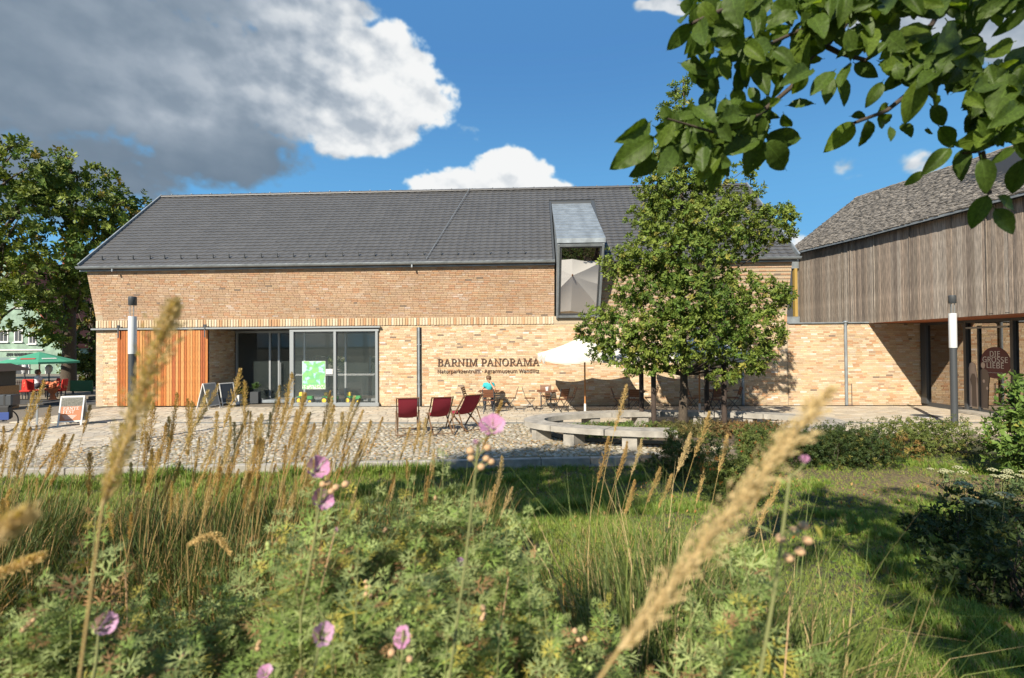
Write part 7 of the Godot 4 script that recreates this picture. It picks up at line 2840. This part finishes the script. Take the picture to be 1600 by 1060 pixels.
	part(yo, "blade", leaf_card(0.8), M.mallow_yellow, Transform3D(along(Vector3(0.3, -0.8, 0.3)).scaled_local(Vector3.ONE * 0.026), Vector3.ZERO))

# ------------------------------------------------------------------ the walnut overhead and the tree behind that shade the foreground
func walnut_leaf(sd: int, fold: float, droop: float) -> ArrayMesh:
	var b := MB.new()
	b.sheet(func(u, v):
		var w: float = 0.27 * pow(sin(PI * pow(v, 0.85)), 0.75) * (1.0 - 0.12 * v)
		var x: float = (u - 0.5) * 2.0
		return Vector3(x * w * (1.0 - fold * 0.25), v - droop * 0.08 * v * v, absf(x) * w * fold - droop * 0.35 * v * v + 0.016 * sin(v * 46.0 - absf(x) * 5.0) * absf(x) + 0.03 * sin(v * 6.0 + fold * 9.0) * x), 6, 12)
	b.tube([Vector3(0, -0.1, 0), Vector3(0, 0, -0.004), Vector3(0, 0.55, -0.004 - droop * 0.105), Vector3(0, 0.97, -0.004 - droop * 0.33)], [0.012, 0.011, 0.008, 0.003], 4, false)
	return b.mesh()

func walnut():
	var root := Vector3(3.6, 0.75, 3.0)
	var o := thing("walnut_tree", "walnut tree whose leafy twigs hang into the top right of the view", "tree", root)
	var b := MB.new()
	b.tube([Vector3.ZERO, Vector3(0.05, 1.2, 0), Vector3(-0.15, 2.6, -0.1), Vector3(-1.3, 4.2, 0.0), Vector3(-3.4, 6.4, 0.2)], [0.26, 0.21, 0.18, 0.13, 0.05], 12)
	part(o, "trunk", b.mesh(), M.bark)
	var lv := [walnut_leaf(1, 0.25, 0.3), walnut_leaf(2, 0.5, 0.7), walnut_leaf(3, 0.1, 1.0), walnut_leaf(4, 0.35, 0.1)]
	var zx := func(x: float, y: float, d: float) -> Vector3: return at(940.0 + x / 2.424, y / 2.424, d * 1.6) - root
	# twigs
	var on_limbs := []
	var tw := [[[1010, -60, 1.3], [960, 40, 1.3], [900, 130, 1.28], [830, 190, 1.25], [760, 255, 1.22]], [[985, 0, 1.3], [860, 70, 1.25], [740, 120, 1.2], [640, 165, 1.15], [560, 190, 1.1]], [[770, 250, 1.22], [720, 330, 1.2], [600, 430, 1.15], [520, 475, 1.12], [420, 500, 1.1], [250, 450, 1.05]],
		[[1700, 470, 1.35], [1600, 400, 1.3], [1500, 330, 1.25], [1410, 250, 1.2], [1310, 220, 1.2]], [[1720, 380, 1.4], [1600, 450, 1.3], [1520, 530, 1.25], [1420, 575, 1.2], [1370, 580, 1.2]], [[1440, 575, 1.2], [1455, 640, 1.2], [1470, 735, 1.2]], [[800, 150, 1.27], [900, 200, 1.25], [1000, 228, 1.2], [1090, 170, 1.2]],
		[[1330, -40, 1.3], [1250, 95, 1.2], [1160, 160, 1.2], [1130, 200, 1.2]], [[1310, 300, 1.2], [1180, 340, 1.18], [1080, 420, 1.15], [960, 465, 1.1]], [[640, -60, 1.2], [520, 10, 1.15], [430, 50, 1.1], [340, 90, 1.1]]]
	for t in tw:
		var pts := []
		for p in t:
			pts.append(zx.call(p[0], p[1], p[2]))
		b = MB.new()
		b.tube(pts, [0.011, 0.0095, 0.008, 0.0065, 0.005, 0.003], 6, false)
		part(o, "twig", b.mesh(), M.twig)
		# limb from the crown to where the twig starts
		b = MB.new()
		var a := Vector3(-0.2, 4.0 + rr(-0.6, 0.6), -0.3)
		if t[0][1] < 0 or t[0][0] > 1650:
			var lp := [a, a.lerp(pts[0], 0.22) + Vector3(rr(-0.1, 0.2), 0.42, 0.3), a.lerp(pts[0], 0.45) + Vector3(0.2, 0.5, 0.32 + rr(-0.1, 0.1)), a.lerp(pts[0], 0.66) + Vector3(rr(0.0, 0.25), 0.46, 0.3), a.lerp(pts[0], 0.85) + Vector3(0.08, 0.2, 0.14), pts[0]]
			b.tube(lp, [0.06, 0.045, 0.034, 0.026, 0.018, 0.011], 6, false)
			part(o, "limb", b.mesh(), M.bark)
			for q in [2]:
				on_limbs.append([lp[q] + root + Vector3(rr(-0.2, 0.2), rr(-0.05, 0.3), rr(0.0, 0.3)), Vector3(0.5, 0.35, 0.45)])
	var leaves := [[960, 465, 845, 575], [1010, 455, 990, 570], [620, 540, 740, 655], [610, 540, 545, 660], [705, 400, 815, 385], [450, 590, 350, 700], [465, 600, 400, 720], [210, 590, 105, 670], [200, 520, 30, 640], [180, 465, 75, 540], [280, 560, 240, 640], [600, 530, 450, 585], [620, 520, 770, 525], [690, 430, 715, 500],
		[340, 90, 245, 200], [360, 20, 295, 85], [440, 60, 330, 220], [470, 50, 555, 185], [560, 10, 640, 100], [700, -10, 720, 100], [480, 210, 430, 290], [640, 190, 660, 290], [750, 180, 770, 290], [880, 270, 790, 360], [870, 290, 850, 395], [900, 300, 935, 390], [960, 240, 1045, 290], [940, 240, 900, 330], [1065, 310, 1000, 410], [1085, 160, 1005, 220],
		[1250, 110, 1100, 150], [1030, 100, 1140, 100], [1390, 80, 1290, 210], [1310, 80, 1400, 205], [1270, 190, 1140, 290], [1150, 220, 1045, 245], [1210, 300, 1150, 475], [1225, 330, 1300, 390], [1310, 220, 1260, 270], [1390, 250, 1310, 310], [1490, 290, 1370, 400], [1610, 30, 1485, 145], [1495, -10, 1400, 90], [1560, 160, 1440, 210], [1605, 180, 1560, 280],
		[1320, 560, 1215, 660], [1380, 560, 1340, 685], [1220, 650, 1145, 705], [1570, 560, 1470, 620], [1605, 600, 1540, 750], [1465, 740, 1380, 870], [1490, 790, 1565, 890], [1500, 745, 1580, 795], [1440, 600, 1470, 740], [1500, 510, 1400, 545], [1280, 480, 1340, 560], [1085, 395, 1050, 425], [1050, 435, 1100, 485], [1095, 480, 1110, 525], [1140, 470, 1175, 520], [1235, 485, 1250, 515],
		[945, 440, 1018, 435], [1250, 400, 1320, 480], [1060, -10, 1000, 95], [1080, -20, 1240, 45], [860, -10, 900, 75], [900, 30, 980, 10], [300, 410, 350, 470], [350, 400, 440, 470], [430, 280, 390, 400], [470, 370, 460, 480], [390, 350, 420, 440], [560, 330, 600, 400], [680, 380, 620, 400], [500, 340, 540, 400]]
	for k in 520:
		var reg := rng.randi() % 10
		var c := Vector2(rr(330, 780), rr(-20, 330))
		if reg == 0 or reg == 1:
			c = Vector2(rr(780, 1600), rr(-40, 40))
		elif reg == 2 or reg == 3:
			c = Vector2(rr(1400, 1640), rr(260, 540))
		elif reg == 4:
			c = Vector2(rr(780, 1060), rr(0, 190))
		elif reg == 5 or reg == 7:
			c = Vector2(rr(240, 620), rr(430, 620))
			if c.y > 520 and c.x > 480:
				c.y -= 120.0
		elif reg == 6:
			c = Vector2(rr(1090, 1420), rr(120, 330))
		var an := rr(0.1, PI - 0.1) if rng.randf() < 0.8 else rr(0, TAU)
		var ln := rr(65, 125)
		leaves.append([c.x - cos(an) * ln * 0.5, c.y - sin(an) * ln * 0.4, c.x + cos(an) * ln * 0.5, c.y + sin(an) * ln * 0.6])
	for k in leaves.size():
		var q: Array = leaves[k]
		var d := rr(1.08, 1.3)
		var a: Vector3 = zx.call(q[0], q[1], d)
		var e: Vector3 = zx.call(q[2], q[3], d + rr(-0.05, 0.05))
		var y := e - a
		var l := y.length()
		var view := (a + root - Vector3(0, 2.43, 0)).normalized()
		# blades lie mostly level-ish with their faces up and to all sides
		var nn := (-view + Vector3(rr(-0.55, 0.55), rr(-0.3, 0.7), rr(-0.3, 0.3))).normalized()
		var x := y.cross(nn).normalized()
		var bs := Basis(x, y.normalized(), x.cross(y.normalized()))
		var wide := 1.0 if k < 75 else rr(0.8, 1.1)
		var m: Material = M.walnut_leaf
		if rng.randf() < 0.2:
			m = M.walnut_leaf_young
		elif rng.randf() < 0.4:
			m = M.walnut_leaf_dark
		part(o, "leaf", lv[k % 4], m, Transform3D(bs.scaled_local(Vector3(l * wide, l, l)), a))
	# the rest of the crown above and behind the camera
	var sp := [spray(700, 9, 0.6, 0.5), spray(701, 9, 0.6, 0.5)]
	var lobes := on_limbs
	for k in 26:
		var d := Vector3(rr(-1, 1), rr(-1, 1), rr(-1, 1)).normalized() * pow(rng.randf(), 0.4)
		var c := Vector3(0.35, 6.6, 3.1) + d * Vector3(1.8, 1.2, 1.8)
		lobes.append([c, Vector3(0.65, 0.5, 0.65)])
	crown(o, "crown", lobes, 85.0, sp, 0.30, Color(0.05, 0.09, 0.02), Color(0.09, 0.14, 0.03), Color(0.15, 0.17, 0.04), 0.1, 0.12)
	# a large lime further back on the left; only its shade reaches the lawn and the cobbles
	var lr := Vector3(-7.4, 0.8, 5.5)
	var li := thing("shade_lime_tree", "large lime tree behind the camera whose shade falls across the lawn", "tree", lr)
	b = MB.new()
	b.tube([Vector3.ZERO, Vector3(0.1, 3, 0), Vector3(0.4, 6, -0.5), Vector3(0.7, 9.6, -1.1)], [0.4, 0.3, 0.2, 0.06], 12)
	part(li, "trunk", b.mesh(), M.bark)
	lobes = []
	for k in 34:
		var d := Vector3(rr(-1, 1), rr(-1, 1), rr(-1, 1)).normalized() * pow(rng.randf(), 0.4)
		lobes.append([Vector3(-6.6, 10.1, 4.4) + d * Vector3(3.3, 1.2, 1.2), Vector3(0.75, 0.6, 0.7)])
	crown(li, "crown", lobes, 110.0, sp, 0.45, Color(0.05, 0.09, 0.02), Color(0.09, 0.14, 0.03), Color(0.15, 0.17, 0.04), 0.1, 0.10)
